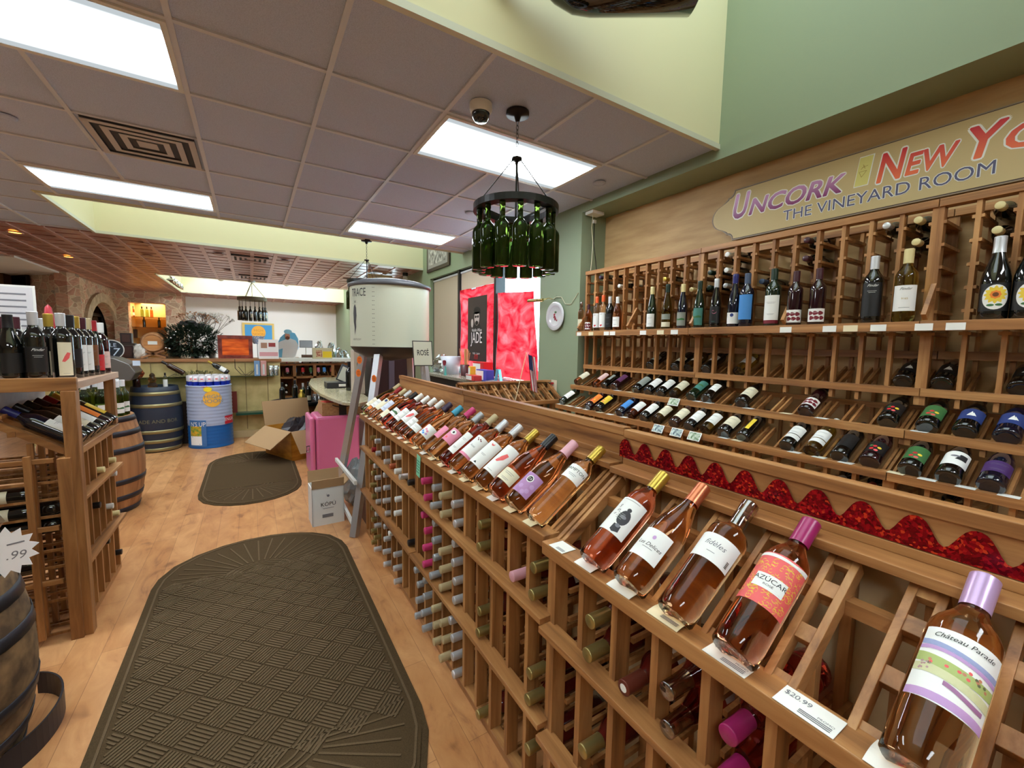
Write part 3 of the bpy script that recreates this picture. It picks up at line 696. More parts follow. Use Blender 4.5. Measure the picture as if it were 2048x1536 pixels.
up(2, 4, 'bordeaux', G_rose, 'silver', 'silver-capped rosé with dark orchids on its white and pink label', (P_white, .06, .17, 2.1, a_orchid))
up(2, 3, 'slim', G_red, 'tan', 'ruby rosé with cream cap and narrow white label', (P_white, .05, .165, 1.2, a_plain))
up(2, 2, 'bordeaux', G_pale, 'grey', 'grey-capped pale rosé with a pink label and black centre', (P_pink, .08, .155, 2.0, a_pinkblack))
up(2, 1, 'slim', G_pale, 'pink', 'pale rosé with a bright pink cap', (P_pink, .08, .15, 1.0))
up(2, 0, 'burgundy', G_pale, 'teal', 'pale rosé with a teal cap and blue and pink flowers', (P_white, .05, .115, 2.1, a_floral))
far = [('burgundy', G_rose, 'plum', 'orange rosé with a dark plum cap, last in the far section', (P_white, .05, .09, 1.5, a_plain)),
 ('bordeaux', G_deep, 'white', 'deep rosé with white cap and plain square label', (P_white, .06, .12, 1.6, a_plain)),
 ('bordeaux', G_rose, 'white', 'rosé with a coral flower on its white label', (P_white, .07, .16, 1.9, a_splash)),
 ('bordeaux', G_red, 'white', 'ruby rosé with white cap, red neck ring and faint grey label', (P_white, .06, .15, 1.9, a_plain)),
 ('burgundy', G_red, 'white', 'dark ruby rosé with a green leaf on its wide label', (P_white, .07, .125, 1.9, a_landscape)),
 ('bordeaux', G_rose, 'black', 'rosé with a black cap and crumpled wrapper look', (P_cream, .03, .09, 1.6)),
 ('bordeaux', G_rose, 'silver', 'silver-capped rosé with a tilted pale blue label', (mat('pale blue label', (206, 212, 232), .5), .07, .16, 1.7, a_plain)),
 ('bordeaux', G_rose, 'tan', 'rosé with tan cap and black mark on its cream label', (P_cream, .06, .16, 1.8, a_moon)),
 ('bordeaux', G_deep, 'red', 'rosé with a red cap and an orange sticker', [(P_white, .06, .13, 1.8, a_plain), (P_orange, .03, .055, .7)]),
 ('hock', G_olive, 'tan', 'slender olive bottle at the far end of the rosé display', (P_cream, .05, .13, 1.5, a_plain))]
for i, (k, g_, c, lb, la) in enumerate(far): up(1, 9-i, k, g_, c, lb, la)

# necks pointing out of the bins --------------------------------------
BINS = [(1, 2, 0, 'gold'), (1, 2, 1, 'gold'), (1, 2, 2, 'gold'), (1, 2, 3, 'gold'), (1, 2, 4, 'gold'), (1, 2, 5, 'gold'), (1, 2, 6, 'gold'), (1, 2, 7, 'gold'), (1, 2, 8, 'red'), (1, 2, 9, 'gold'), (1, 3, 0, 'silver'), (1, 3, 1, 'gold'), (1, 3, 2, 'silver'), (1, 3, 3, 'silver'), (1, 3, 4, 'silver'), (1, 3, 5, 'silver'), (1, 3, 6, 'silver'), (1, 3, 7, 'silver'), (1, 3, 8, 'silver'), (1, 3, 9, 'silver'), (1, 5, 0, 'silver'), (1, 5, 1, 'silver'), (1, 5, 2, 'silver'), (1, 5, 3, 'silver'), (1, 5, 4, 'silver'), (1, 5, 5, 'silver'), (1, 5, 6, 'silver'), (1, 5, 7, 'silver'), (1, 5, 8, 'silver'), (1, 5, 9, 'silver'), (1, 6, 3, 'white'), (1, 6, 8, 'copper'), (1, 7, 0, 'silver'), (1, 7, 1, 'silver'), (1, 7, 2, 'silver'), (1, 7, 5, 'white'), (1, 7, 6, 'white'), (1, 7, 8, 'white'), (1, 7, 9, 'white'), (1, 8, 8, 'silver'), (1, 9, 4, 'black'), (1, 9, 8, 'black'), (2, 0, 0, 'grey'), (2, 0, 1, 'grey'), (2, 0, 2, 'grey'), (2, 0, 3, 'grey'), (2, 1, 0, 'grey'), (2, 1, 1, 'grey'), (2, 1, 2, 'grey'), (2, 1, 3, 'grey'), (2, 1, 4, 'pink'), (2, 1, 5, 'pink'), (2, 1, 6, 'pink'), (2, 1, 7, 'pink'), (2, 1, 8, 'pink'), (2, 1, 9, 'pink'), (2, 2, 0, 'tan'), (2, 2, 1, 'tan'), (2, 2, 2, 'tan'), (2, 2, 4, 'grey'), (2, 2, 5, 'grey'), (2, 2, 6, 'grey'), (2, 2, 7, 'grey'), (2, 2, 8, 'grey'), (2, 2, 9, 'grey'), (2, 3, 0, 'tan'), (2, 3, 1, 'tan'), (2, 3, 2, 'tan'), (2, 3, 4, 'tan'), (2, 3, 5, 'tan'), (2, 3, 6, 'tan'), (2, 3, 8, 'tan'), (2, 3, 9, 'tan'), (2, 4, 0, 'silver'), (2, 4, 1, 'silver'), (2, 4, 2, 'silver'), (2, 4, 3, 'silver'), (2, 4, 4, 'silver'), (2, 4, 5, 'silver'), (2, 4, 6, 'silver'), (2, 4, 7, 'silver'), (2, 4, 8, 'silver'), (2, 4, 9, 'silver'), (2, 6, 0, 'gold'), (2, 6, 4, 'gold'), (2, 6, 5, 'gold'), (2, 6, 8, 'gold'), (2, 6, 9, 'gold'), (2, 8, 8, 'lightpink'), (2, 9, 2, 'gold'), (2, 9, 4, 'gold'), (2, 9, 5, 'gold'), (2, 9, 8, 'gold'), (2, 9, 9, 'gold'), (3, 1, 5, 'gold'), (3, 1, 8, 'gold'), (3, 1, 9, 'gold'), (3, 2, 8, 'brown'), (3, 3, 8, 'clear'), (3, 3, 9, 'clear'), (3, 4, 8, 'magenta'), (3, 4, 9, 'magenta')]
COLN = {'silver': 'silver', 'gold': 'gold', 'grey': 'grey', 'tan': 'tan', 'pink': 'hot pink', 'white': 'white', 'black': 'black', 'red': 'red', 'copper': 'copper', 'lightpink': 'pale pink', 'brown': 'brown', 'clear': 'clear', 'magenta': 'magenta'}
SECN = {1: 'far', 2: 'middle', 3: 'near'}
def bin_m(TM, y, z, tip=-.012, h=.30, jit=0):
    return TM @ frame((tip+h, y, z), (-1, 0, 0), (0, 0, 1))
rb = random.Random(11)
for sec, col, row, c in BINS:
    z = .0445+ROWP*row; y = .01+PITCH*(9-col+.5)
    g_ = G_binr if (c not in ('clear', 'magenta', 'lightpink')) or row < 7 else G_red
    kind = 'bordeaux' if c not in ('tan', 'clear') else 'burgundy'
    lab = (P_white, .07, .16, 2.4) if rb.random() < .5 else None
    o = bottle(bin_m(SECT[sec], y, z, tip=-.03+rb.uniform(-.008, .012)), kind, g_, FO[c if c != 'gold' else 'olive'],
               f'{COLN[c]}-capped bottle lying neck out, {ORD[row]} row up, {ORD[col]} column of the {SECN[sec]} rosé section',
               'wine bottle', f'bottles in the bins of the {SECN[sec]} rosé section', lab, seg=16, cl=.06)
    if c == 'brown':
        b = MB(); b.lathe([(.0005, .3013), (.009, .3013)], 16, cap=False); b.build('cap_disc', M_tagw, o)

# price cards on the near rails
def card(sec, y, kind, label, w=.07, art=None, curl=True):
    TM = SECT[sec]; b = MB(); n = 6; ins = kind != 'plain'
    pts = [(-.034+.052*i/n, .9155+(.004*math.sin(PI*i/n) if curl else 0)) for i in range(n+1)] if curl else [(-.034, .9152), (.012, .9152)]
    vs = []; fs = []
    for x, z in pts: vs += [(x, y-w/2, z), (x, y+w/2, z)]
    for i in range(len(pts)-1): fs.append((2*i, 2*i+1, 2*i+3, 2*i+2))
    b.add([(v[0], v[1], v[2]) for v in vs], fs); o = b.build('price_card', M_tagc if kind == 'cream' else M_tagw)
    o.matrix_world = TM; o.modifiers.new('t', 'SOLIDIFY').thickness = .0006
    tag(o, label, 'price card', 'price cards on the rosé display rail')
    if art:
        P = plane_m((-.011, y, .9160+(.0045 if curl else 0)), (0, -1, 0), (1, 0, 0))
        big, small = art
        if big: lettering(big, .0145, P @ Matrix.Translation((-w*.22, .009, 0)), M_greyink, o, .0003, sx=.9)
        if small: lettering(small, .006, P @ Matrix.Translation((w*.30, -.004, 0)), M_greyink, o, .0003)
        q = MB()
        for i in range(3): q.box(-w*.1, w*.42, -.010-.0035*i, -.0085-.0035*i, .0003, .0005, P)
        q.build('barcode', M_greyink, o)
    return o
ycol = lambda c: .01+PITCH*(9-c+.5)
card(3, ycol(0)+.01, 'plain', 'white barcode price card with a black mark, first on the near rail', .055, ('', '', ), False)
card(3, ycol(1)+.02, 'curl', 'blank curling white price card below the dark rosé', .058)
card(3, ycol(2)+.02, 'curl', 'curling white price card below the square script label rosé', .066)
card(3, ycol(3)+.02, 'cream', 'cream price card below the rosé with film on its neck', .07, ('', ''))
card(3, ycol(4)+.01, 'plain', 'white price card reading $8.99 below the coral labelled rosé', .074, ('$8.99', 'PROMO'), False)
card(3, ycol(5)+.005, 'plain', 'white price card reading $20.99 below the empty slot', .078, ('$20.99', 'PROMO'), False)
card(3, ycol(6)+.012, 'curl', 'curling white price card below the landscape labelled rosé', .07, ('', ''))
for s, nm in ((2, 'middle'), (1, 'far')):
    for c in range(10):
        card(s, ycol(c)+.02, 'cream' if (c+s) % 3 else 'curl', f'small price card, {ORD[c]} from the far end of the {nm} rosé rail', .045)
# hanging green card
b = MB(); TM = SECT[2]; y = ycol(1)+.03
b.box(-.040, -.0385, y-.024, y+.024, .800, .905); o = b.build('shelf_card', mat('mint card', (130, 206, 170), .6)); o.matrix_world = TM @ Matrix.Translation((0, y, .9)) @ Matrix.Rotation(.12, 4, 'X') @ Matrix.Translation((0, -y, -.9))
tag(o, 'mint green card hanging from the rail of the middle rosé section', 'card')
q = MB()
for i in range(5): q.box(-.0415, -.0405, y-.017, y+.017, .82+.014*i, .823+.014*i)
q.build('print', mat('green print', (40, 120, 100), .6), o)
# red foil garland strip on the near header
def foilmat():
    m, n, l, b = newmat('red foil with painted glints'); v = coords(n, l); vo = n.new('ShaderNodeTexVoronoi'); vo.inputs['Scale'].default_value = 230; l.new(v, vo.inputs['Vector'])
    s = n.new('ShaderNodeSeparateColor'); l.new(vo.outputs['Color'], s.inputs[0])
    l.new(ramp(n, l, s.outputs[1], [(.0, (96, 4, 18)), (.6, (158, 10, 30)), (.86, (196, 24, 40)), (.95, (240, 84, 50))]), b.inputs['Base Color'])  # small orange glints are put into the foil's colour
    b.inputs['Metallic'].default_value = .7; b.inputs['Roughness'].default_value = .25
    nm = n.new('ShaderNodeBump'); nm.inputs['Strength'].default_value = .9; nm.inputs['Distance'].default_value = .003; l.new(s.outputs[0], nm.inputs['Height']); l.new(nm.outputs[0], b.inputs['Normal']); return m
b = MB(); poly = [(0, 0)]; Lf = 1.125; N = 200
top = []
for i in range(N+1):
    t = Lf*i/N; ph = (t-.022)/.0717*2*PI; c_ = math.cos(ph); top.append((t, .039+.020*c_+.003*math.cos(2*ph)*(-1)))
vs = []; fs = []
for t, h in top: vs += [(-.0012, -t, 0), (-.0012, -t, h)]
for i in range(N): fs.append((2*i, 2*i+1, 2*i+3, 2*i+2))
b.add(vs, fs); o = b.build('foil_strip', foilmat()); o.location = (.963-.02+.0, .884, 1.106); o.modifiers.new('t', 'SOLIDIFY').thickness = .001
tag(o, 'shiny red scalloped foil strip along the header of the near rosé rack', 'decoration')

# ================================================================== wall rack in the recess
WP, WL = .1155, 1.175
WS = {'A': 1.822, 'B': .647, 'C': -.528}
TIER = {1: (2.69, .355), 2: (2.54, .17), 3: (2.37, 0.0)}
WSLP = .5
def wall_rack(key, label):
    y0 = WS[key]; y1 = y0+WL-.003; r = empty('wine_rack', (2.64, y0, 0), label, 'wine rack', 'tall racks along the plywood wall'); r.empty_display_size = .1
    O = Matrix.Translation((-2.64, -y0, 0))
    def bx(nm, boxes, m, bev=.0015):
        b = MB()
        for q in boxes: b.box(*q, M=O)
        return b.build(nm, m, r, bev)
    bx('top_rail', [(2.645, 2.70, y0, y1, C+.655, C+.69)], WY); bx('top_rail', [(2.88, 2.92, y0, y1, C+.655, C+.69)], WY)
    bx('shelf_board', [(2.565, 2.76, y0, y1, C+.105, C+.14), (2.552, 2.567, y0, y1, C+.098, C+.142)], WY)
    for t, (x, dz) in TIER.items(): bx('label_rail', [(x-.035, x+.015, y0, y1, .876+dz, .914+dz)], WY)
    bx('base_rail', [(2.38, 2.42, y0, y1, 0, .03)], WY); bx('base_rail', [(2.86, 2.90, y0, y1, 0, .03)], WY)
    bx('cross_rail', [(2.86, 2.88, y0, y1, C-.03, C+.01), (2.86, 2.88, y0, y1, C-.30, C-.27)], WY)
    for k in range(11):
        y = y0+.010+WP*k; w = .0085 if 0 < k < 10 else .010
        b = MB()
        b.box(2.655, 2.70, y-w, y+w, C+.14, C+.66, O); b.box(2.89, 2.91, y-w, y+w, .03, C+.66, O)
        for q in range(6):
            z = C+.617-.1*q-.022
            b.box(2.657, 2.90, y-w-(.010 if k else 0), y+w+(.010 if k < 10 else 0), z-.014, z, O)
        b.build('divider', WZ, r)
        b = MB(); b.box(2.665, 2.70, y-w, y+w, C-.245, C+.10, O); b.box(2.525, 2.555, y-w, y+w, C-.42, .88+.17, O); b.box(2.375, 2.415, y-w, y+w, .03, .878, O)
        for q in range(8): z = .80-.1*q; b.box(2.42, 2.89, y-w-(.010 if k else 0), y+w+(.010 if k < 10 else 0), z-.014, z, O)
        b.build('upright', WZ, r)
        for t, (x, dz) in TIER.items():
            b = MB(); dx = .20 if t == 1 else .19
            for s in (-1, 1):
                yc = y + (0 if (k == 0 and s < 0 or k == 10 and s > 0) else s*.017)
                b.bar(O @ Vector((x, yc, .885+dz)), O @ Vector((x+dx, yc, .885+dz+WSLP*dx)), .011, .026)
            b.build('display_slat', WX, r)
    return r
wall_rack('A', 'tall wooden wine rack section beside the green pier'); wall_rack('B', 'tall wooden wine rack section below the start of the sign'); wall_rack('C', 'tall wooden wine rack section with the sunflower bottles')
# brackets under the standing shelf run up to the posts
for k, (y, w_) in enumerate(((2.99, 'beside the pier'), (2.39, 'behind the shorter rosé group'), (1.822, 'at the first joint'), (1.235, 'beside the butterfly labels'), (.647, 'left of the sunflower bottles'))):
    b = MB(); b.bar((-.085, 0, 0), (.02, 0, .15), .018, .04); o = b.build('shelf_bracket', WX, None, .001); o.location = (2.655, y-.01 if k else y-.012, C+.16)
    tag(o, f'diagonal wooden shelf bracket {w_}', 'bracket', 'brackets on the tall rack shelf')
# standing bottles: (Y, shape, glass, cap, label text, label spec, scale)
STAND = [
 (2.997, 'slim', G_pink, 'clear', 'slim rosé with cream label, first on the shelf beside the pier', (P_cream, .06, .13, 2), .85),
 (2.896, 'bordeaux', G_pink, 'maroon', 'short rosé with a dark red printed label, second on the shelf', (P_white, .02, .10, 2.4, a_butterfly), .80),
 (2.789, 'slim', G_clear, 'orange', 'clear bottle with orange cap, left one of the pair', (P_white, .03, .16, 2.2, a_apple), .95),
 (2.712, 'slim', G_clear, 'orange', 'clear bottle with orange cap, right one of the pair', (P_white, .03, .16, 2.2, a_apple), .97),
 (2.632, 'bordeaux', G_dark, 'silver', 'black bottle with vertical white script beside the orange-capped pair', (P_black, .03, .15, 2, a_plain), .95),
 (2.543, 'burgundy', G_pink, 'white', 'white-capped rosé with a white label, alone left of the gap', (P_white, .03, .12, 2, a_plain), .92),
 (2.188, 'hock', G_dgreen, 'cream', 'tall green bottle with cream cap and wavy white label', (P_white, .02, .12, 2.1, a_plain), .97),
 (2.049, 'hock', G_olive, 'green', 'tall olive bottle with a dark green cap and cream foot label', [(P_cream, .015, .05, 2.3), (P_grey, .07, .11, 2.2)], .98),
 (1.919, 'hock', G_navy, 'cream', 'navy bottle with gold cap and silver wave label', (P_grey, .02, .12, 2.2, a_landscape), .94),
 (1.789, 'hock', G_dgreen, 'green', 'green bottle with a teal scenic label', (P_teal, .02, .14, 2.2, a_landscape), .96),
 (1.668, 'hock', G_dark, 'silver', 'black bottle with a pink spiral on its label', (P_black, .03, .14, 2.2, a_spiral), .96),
 (1.543, 'hock', G_navy, 'navy', 'bottle with bright navy cap and white moon label', (P_white, .02, .09, 2.2, a_moon), 1.0),
 (1.466, 'bordeaux', G_navy, 'slate', 'dark bottle with a sky blue label', (P_blue, .04, .18, 2.2), 1.08),
 (1.311, 'bordeaux', G_dgreen, 'green', 'green-capped dark bottle with a tall white label and red foot', [(P_white, .03, .16, 2.2, a_plain), (P_dkred, .012, .03, 2.2)], 1.1),
 (1.192, 'bordeaux', G_maroon, 'maroon', 'maroon bottle with butterfly label, first of the three alike', (P_white, .015, .085, 2.6, a_butterfly), 1.0),
 (1.080, 'bordeaux', G_maroon, 'maroon', 'maroon bottle with butterfly label, third of the three alike', (P_white, .015, .085, 2.6, a_butterfly), 1.0),
 (0.845, 'bordeaux', G_dark, 'silver', 'black bottle with silver cap and white script, alone below the sign', (P_black, .03, .18, 2.2, a_pindark), 1.08),
 (0.721, 'bordeaux', G_white, 'cream', 'clear bottle of pale wine with gold cap and white label', (P_white, .045, .15, 2.3, a_pindarw), 1.12),
 (0.441, 'burgundy', G_dark, 'silver', 'big black bottle with a round sunflower label, left of two', (P_black, .03, .13, 2.3, a_sunflower), 1.12),
 (0.350, 'burgundy', G_dark, 'silver', 'big black bottle with a round sunflower label, right of two', (P_black, .03, .13, 2.3, a_sunflower), 1.12),
]
for y, k, g_, c, lb, la, s in STAND:
    bottle(Matrix.Translation((2.612, y, C+.142)) @ Matrix.Rotation(PI+.25, 4, 'Z'), k, g_, FO[c], lb, 'wine bottle', 'bottles standing on the tall rack shelf', la, s=s, seg=20)
WAX = Vector((1, 0, WSLP)).normalized(); WNX = Vector((-WSLP, 0, 1)).normalized()
def tilt(t, y, kind, g_, c, lb, la=None, s=1.0):
    x, dz = TIER[t]; r = max(q[0] for q in PROF[kind])*s
    p = Vector((x+.0, y, .8995+dz)) + WNX*(r+.001)
    nm = {1: 'bottles on the upper sloping row', 2: 'bottles on the middle sloping row', 3: 'bottles on the lower sloping row'}[t]
    bottle(frame(p, WAX, WNX) @ Matrix.Rotation(.12, 4, 'Z'), kind, g_, FO[c], lb, 'wine bottle', nm, la, s=s, seg=20)
def yn(y):   # nearest column centre
    best = min((WS[k]+.010+WP*(i+.5) for k in WS for i in range(10)), key=lambda q: abs(q-y)); return best
LW = (P_white, .05, .15, 2.2, a_plain); LC = (P_cream, .05, .15, 2.3, a_plain); LBL = (P_blue, .05, .15, 1.8)
R1 = [(2.236, 'bordeaux', G_dark, 'black', 'dark bottle on the upper row, farthest toward the pier', (P_grey, .05, .12, 2.0)), (2.005, 'bordeaux', G_dark, 'black', 'dark bottle with a grey label beside the first joint of the upper row', (P_cream, .05, .12, 2)),
 (1.890, 'bordeaux', G_olive, 'green', 'olive bottle just left of the first joint on the upper row', (P_cream, .07, .15, 2)), (1.754, 'bordeaux', G_dark, 'black', 'dark bottle just right of the first joint on the upper row', (P_white, .08, .15, 1.6)),
 (1.523, 'bordeaux', G_white, 'white', 'pale wine with a white label, only light one on the upper row', (P_white, .07, .16, 2.2, a_plain)), (.715, 'burgundy', G_dark, 'black', 'dark sailboat bottle left of the second joint on the upper row', (P_black, .05, .13, 2, a_sail)),
 (.5795, 'burgundy', G_dark, 'black', 'dark bottle right of the second joint on the upper row', (P_black, .05, .13, 2, a_sail)), (.348, 'burgundy', G_dark, 'black', 'dark bottle at the right edge of the upper row', (P_black, .05, .13, 2, a_sail))]
R2 = [(2.929, 'bordeaux', G_pink, 'white', 'rosé with a cream label at the pier end of the middle row', LC), (2.698, 'slim', G_pink, 'white', 'rosé with a pink and white label second in the middle row', (mat('blush label', (226, 190, 184), .5), .06, .17, 2.0)),
 (2.583, 'slim', G_dark, 'black', 'thin black bottle between two rosés in the middle row', (P_grey, .07, .15, .9)), (2.467, 'bordeaux', G_maroon, 'maroon', 'bottle with a purple-maroon label in the middle row', (mat('plum label', (92, 44, 84), .5), .06, .16, 1.7)),
 (2.236, 'bordeaux', G_dark, 'green', 'bottle with a grey-green label in the middle row', (P_grey, .05, .16, 2.2, a_plain)), (2.121, 'bordeaux', G_dark, 'black', 'dark bottle with a white label beside the grey-green one', LW), (2.005, 'bordeaux', G_dark, 'black', 'dark bottle with a white label beside a cream one, middle row', LW),
 (1.890, 'bordeaux', G_olive, 'green', 'olive bottle with a cream label above the hanging green card', LC), (1.754, 'bordeaux', G_dgreen, 'green', 'bottle with a dark teal label right of the first joint', (P_teal, .07, .17, 2.1, a_landscape)), (1.639, 'bordeaux', G_dark, 'black', 'dark bottle with a pointed white label in the middle row', (P_white, .07, .15, 1.6, a_plain)),
 (1.408, 'burgundy', G_dark, 'black', 'fat dark bottle with a cream label, alone in the middle row', (P_cream, .05, .14, 2.3, a_plain)), (1.061, 'bordeaux', G_maroon, 'maroon', 'tilted bottle with white butterfly label in the middle row', (P_white, .03, .10, 2.5, a_butterfly)),
 (.715, 'burgundy', G_dark, 'red', 'dark bottle with a red poppy label left of the second joint', (P_black, .04, .12, 2.2, a_fruit)), (.5795, 'burgundy', G_dark, 'black', 'dark bottle with a green landscape label in the middle row', (P_green, .04, .13, 2.2, a_fruit)),
 (.463, 'burgundy', G_dark, 'black', 'bottle with a white sail and gold cloud, left of the two', (P_navyink, .05, .13, 2.3, a_sail)), (.348, 'burgundy', G_navy, 'black', 'bottle with a white sail and gold cloud, right of the two', (P_navyink, .05, .13, 2.3, a_sail))]
R3 = [(2.929, 'bordeaux', G_dgreen, 'green', 'green bottle with a white label at the pier end of the lower row', LW), (2.583, 'bordeaux', G_maroon, 'maroon', 'bottle with an orange fruit label in the lower row', (P_orange, .05, .16, 2.1, a_fruit)), (2.467, 'bordeaux', G_dark, 'black', 'bottle with a many-coloured fruit label in the lower row', (P_yellow, .06, .16, 2.0, a_fruit)),
 (2.236, 'bordeaux', G_navy, 'navy', 'dark bottle with a bright blue label in the lower row', LBL), (2.121, 'bordeaux', G_amberb, 'white', 'amber bottle with a large white label beside the blue label', LW), (2.005, 'bordeaux', G_dark, 'black', 'dark bottle with a large white label beside the first olive one', LW), (1.890, 'bordeaux', G_olive, 'green', 'olive bottle with a cream label left of the first joint, lower row', LC),
 (1.754, 'bordeaux', G_brown, 'black', 'brown bottle with a cream label above the picture cards', LC), (1.639, 'bordeaux', G_dark, 'black', 'dark bottle with a white label above the middle picture card', LW), (1.523, 'bordeaux', G_olive, 'green', 'golden olive bottle with a white label above the picture cards', LW), (1.408, 'burgundy', G_dark, 'black', 'fat dark bottle with a pale green label in the lower row', (P_cream, .05, .14, 2.3, a_plain)),
 (1.292, 'bordeaux', G_dark, 'black', 'dark bottle with a narrow yellow strip label', (P_yellow, .05, .15, .6)), (1.061, 'bordeaux', G_dark, 'maroon', 'dark bottle with a two-band white label in the lower row', [(P_white, .045, .075, 2.3), (P_white, .08, .15, 2.3, a_plain)]), (.946, 'bordeaux', G_white, 'white', 'pale green wine with a two-band white label', [(P_white, .045, .075, 2.3), (P_white, .08, .15, 2.3, a_plain)]),
 (.830, 'bordeaux', G_dark, 'black', 'plain dark bottle with hardly any label in the lower row', (P_black, .05, .15, 2)), (.715, 'burgundy', G_maroon, 'red', 'dark bottle with a red poppy on its label, lower row', (P_black, .04, .12, 2.2, a_fruit)), (.5795, 'burgundy', G_dark, 'black', 'dark bottle with a green landscape label in the lower row', (P_green, .04, .13, 2.2, a_fruit)),
 (.463, 'burgundy', G_dark, 'black', 'dark bottle with a white and black two-tone label', (P_white, .05, .14, 2.4, a_darkhalf)), (.348, 'burgundy', G_navy, 'black', 'dark bottle with a deep purple label in the lower row', (P_purple, .05, .12, 2.4, a_plain))]
for t, L in ((1, R1), (2, R2), (3, R3)):
    for q in L: tilt(t, *q)
# necks out of the upper bins
BN = [(2.814, 4, 'plum', 'above the slim rosé by the pier'), (2.583, 3, 'white', 'above the white-capped rosé'), (2.121, 4-1, 'gold', 'left of the tall olive bottle'), (1.890, 3-1, 'cream', 'beside the navy bottle'), (1.754, 3, 'green', 'in the column right of the first joint, upper'), (1.754, 2, 'green', 'in the column right of the first joint, lower'),
 (1.639, 4, 'white', 'topmost of the stack above the spiral label'), (1.639, 3, 'white', 'middle of the stack above the spiral label'), (1.639, 2, 'silver', 'lowest of the stack above the spiral label'), (1.408, 2, 'slate', 'right of the sky blue label'),
 (1.177, 4, 'maroon', 'upper one above the butterfly labels'), (1.177, 3, 'maroon', 'lower one above the butterfly labels'), (.830, 4, 'silver', 'above the black script bottle'), (.715, 4, 'cream', 'upper one above the pale wine'), (.715, 3, 'cream', 'lower one above the pale wine'),
 (.463, 4, 'cream', 'upper one above the sunflower label'), (.463, 3, 'cream', 'lower one above the sunflower label')]
for y, row, c, w_ in BN:
    z = C+.617-.1*(4-row); o = bottle(frame((2.645+.30, y, z), (-1, 0, 0), (0, 0, 1)), 'bordeaux', G_dark, FO[c], f'{c}-capped bottle lying in the upper bins, {w_}', 'wine bottle', 'bottles in the upper bins', None, seg=16, s=.955)
for y, c, w_ in ((.830, 'silver', 'below the plain dark bottle'), (.715, 'red', 'below the red poppy label'), (.463, 'gold', 'below the two-tone label')):
    bottle(frame((2.37+.30, y, C-.615), (-1, 0, 0), (0, 0, 1)), 'bordeaux', G_dark, FO[c], f'{c}-capped bottle lying in the bins under the lower row, {w_}', 'wine bottle', 'bottles in the lowest bins', None, seg=16)
# cards on the wall rack rails
def wcard(t, y, w, label, m=M_tagw):
    x, dz = TIER[t] if t else (2.587, C+.14-.914+.0)
    b = MB()
    if t: b.box(-.036, .008, -w/2, w/2, .9142, .9152)
    else: b.box(-.0365, -.0355, -w/2, w/2, .874, .905)
    o = b.build('price_card', m); o.location = (x, y, dz); tag(o, label, 'price card', 'price cards on the tall rack')
i = 0
for t, ys, nm in ((0, (2.99, 2.79, 2.60, 2.53, 2.21, 2.05, 1.93, 1.20, .99, .90, .79, .63, .53), 'standing shelf'), (2, (2.42, 2.29, 1.70, 1.62, 1.36, 1.15, .98, .60), 'middle row rail'), (3, (3.0, 2.86, 2.81, 2.70, 2.60, 2.44, 2.33, 2.18, 1.40, 1.32, 1.02, .91, .80, .62, .52, .41, .30), 'lower row rail')):
    for k, y in enumerate(ys):
        if y > WS['A']+WL-.05: y = WS['A']+WL-.05
        pair = ORD[k] if k < 11 else ['twelfth', 'thirteenth', 'fourteenth', 'fifteenth', 'sixteenth', 'seventeenth', 'eighteenth'][k-11]
        wcard(t, y, .055 if t else .06, f'white price card, {pair} from the pier on the {nm}', M_tagc if k % 4 == 1 else M_tagw)
pm = noisy('scenic print', (70, 110, 60), (206, 216, 196), 60, .5, 0); pm2 = noisy('blue scenic print', (40, 60, 90), (196, 214, 206), 60, .5, 0)
for t, y, m, lb in ((2, 1.86, pm, 'green picture card hanging from the middle rail'), (3, 1.845, pm2, 'blue picture card, first of three hanging from the lower rail'), (3, 1.70, pm2, 'grey picture card in the middle of three on the lower rail'), (3, 1.57, pm, 'green picture card, last of three hanging from the lower rail')):
    x, dz = TIER[t]; b = MB(); b.bar((-.034, 0, .917), (-.062, 0, .868), .085, .001, (0, 0, 1)); o = b.build('picture_card', M_tagw); o.location = (x, y, dz); tag(o, lb, 'card')
    b = MB(); b.bar((-.0375, 0, .9125), (-.0605, 0, .8725), .074, .0012, (0, 0, 1)); q = b.build('print', m, o); q.location = (-.001, 0, .001)

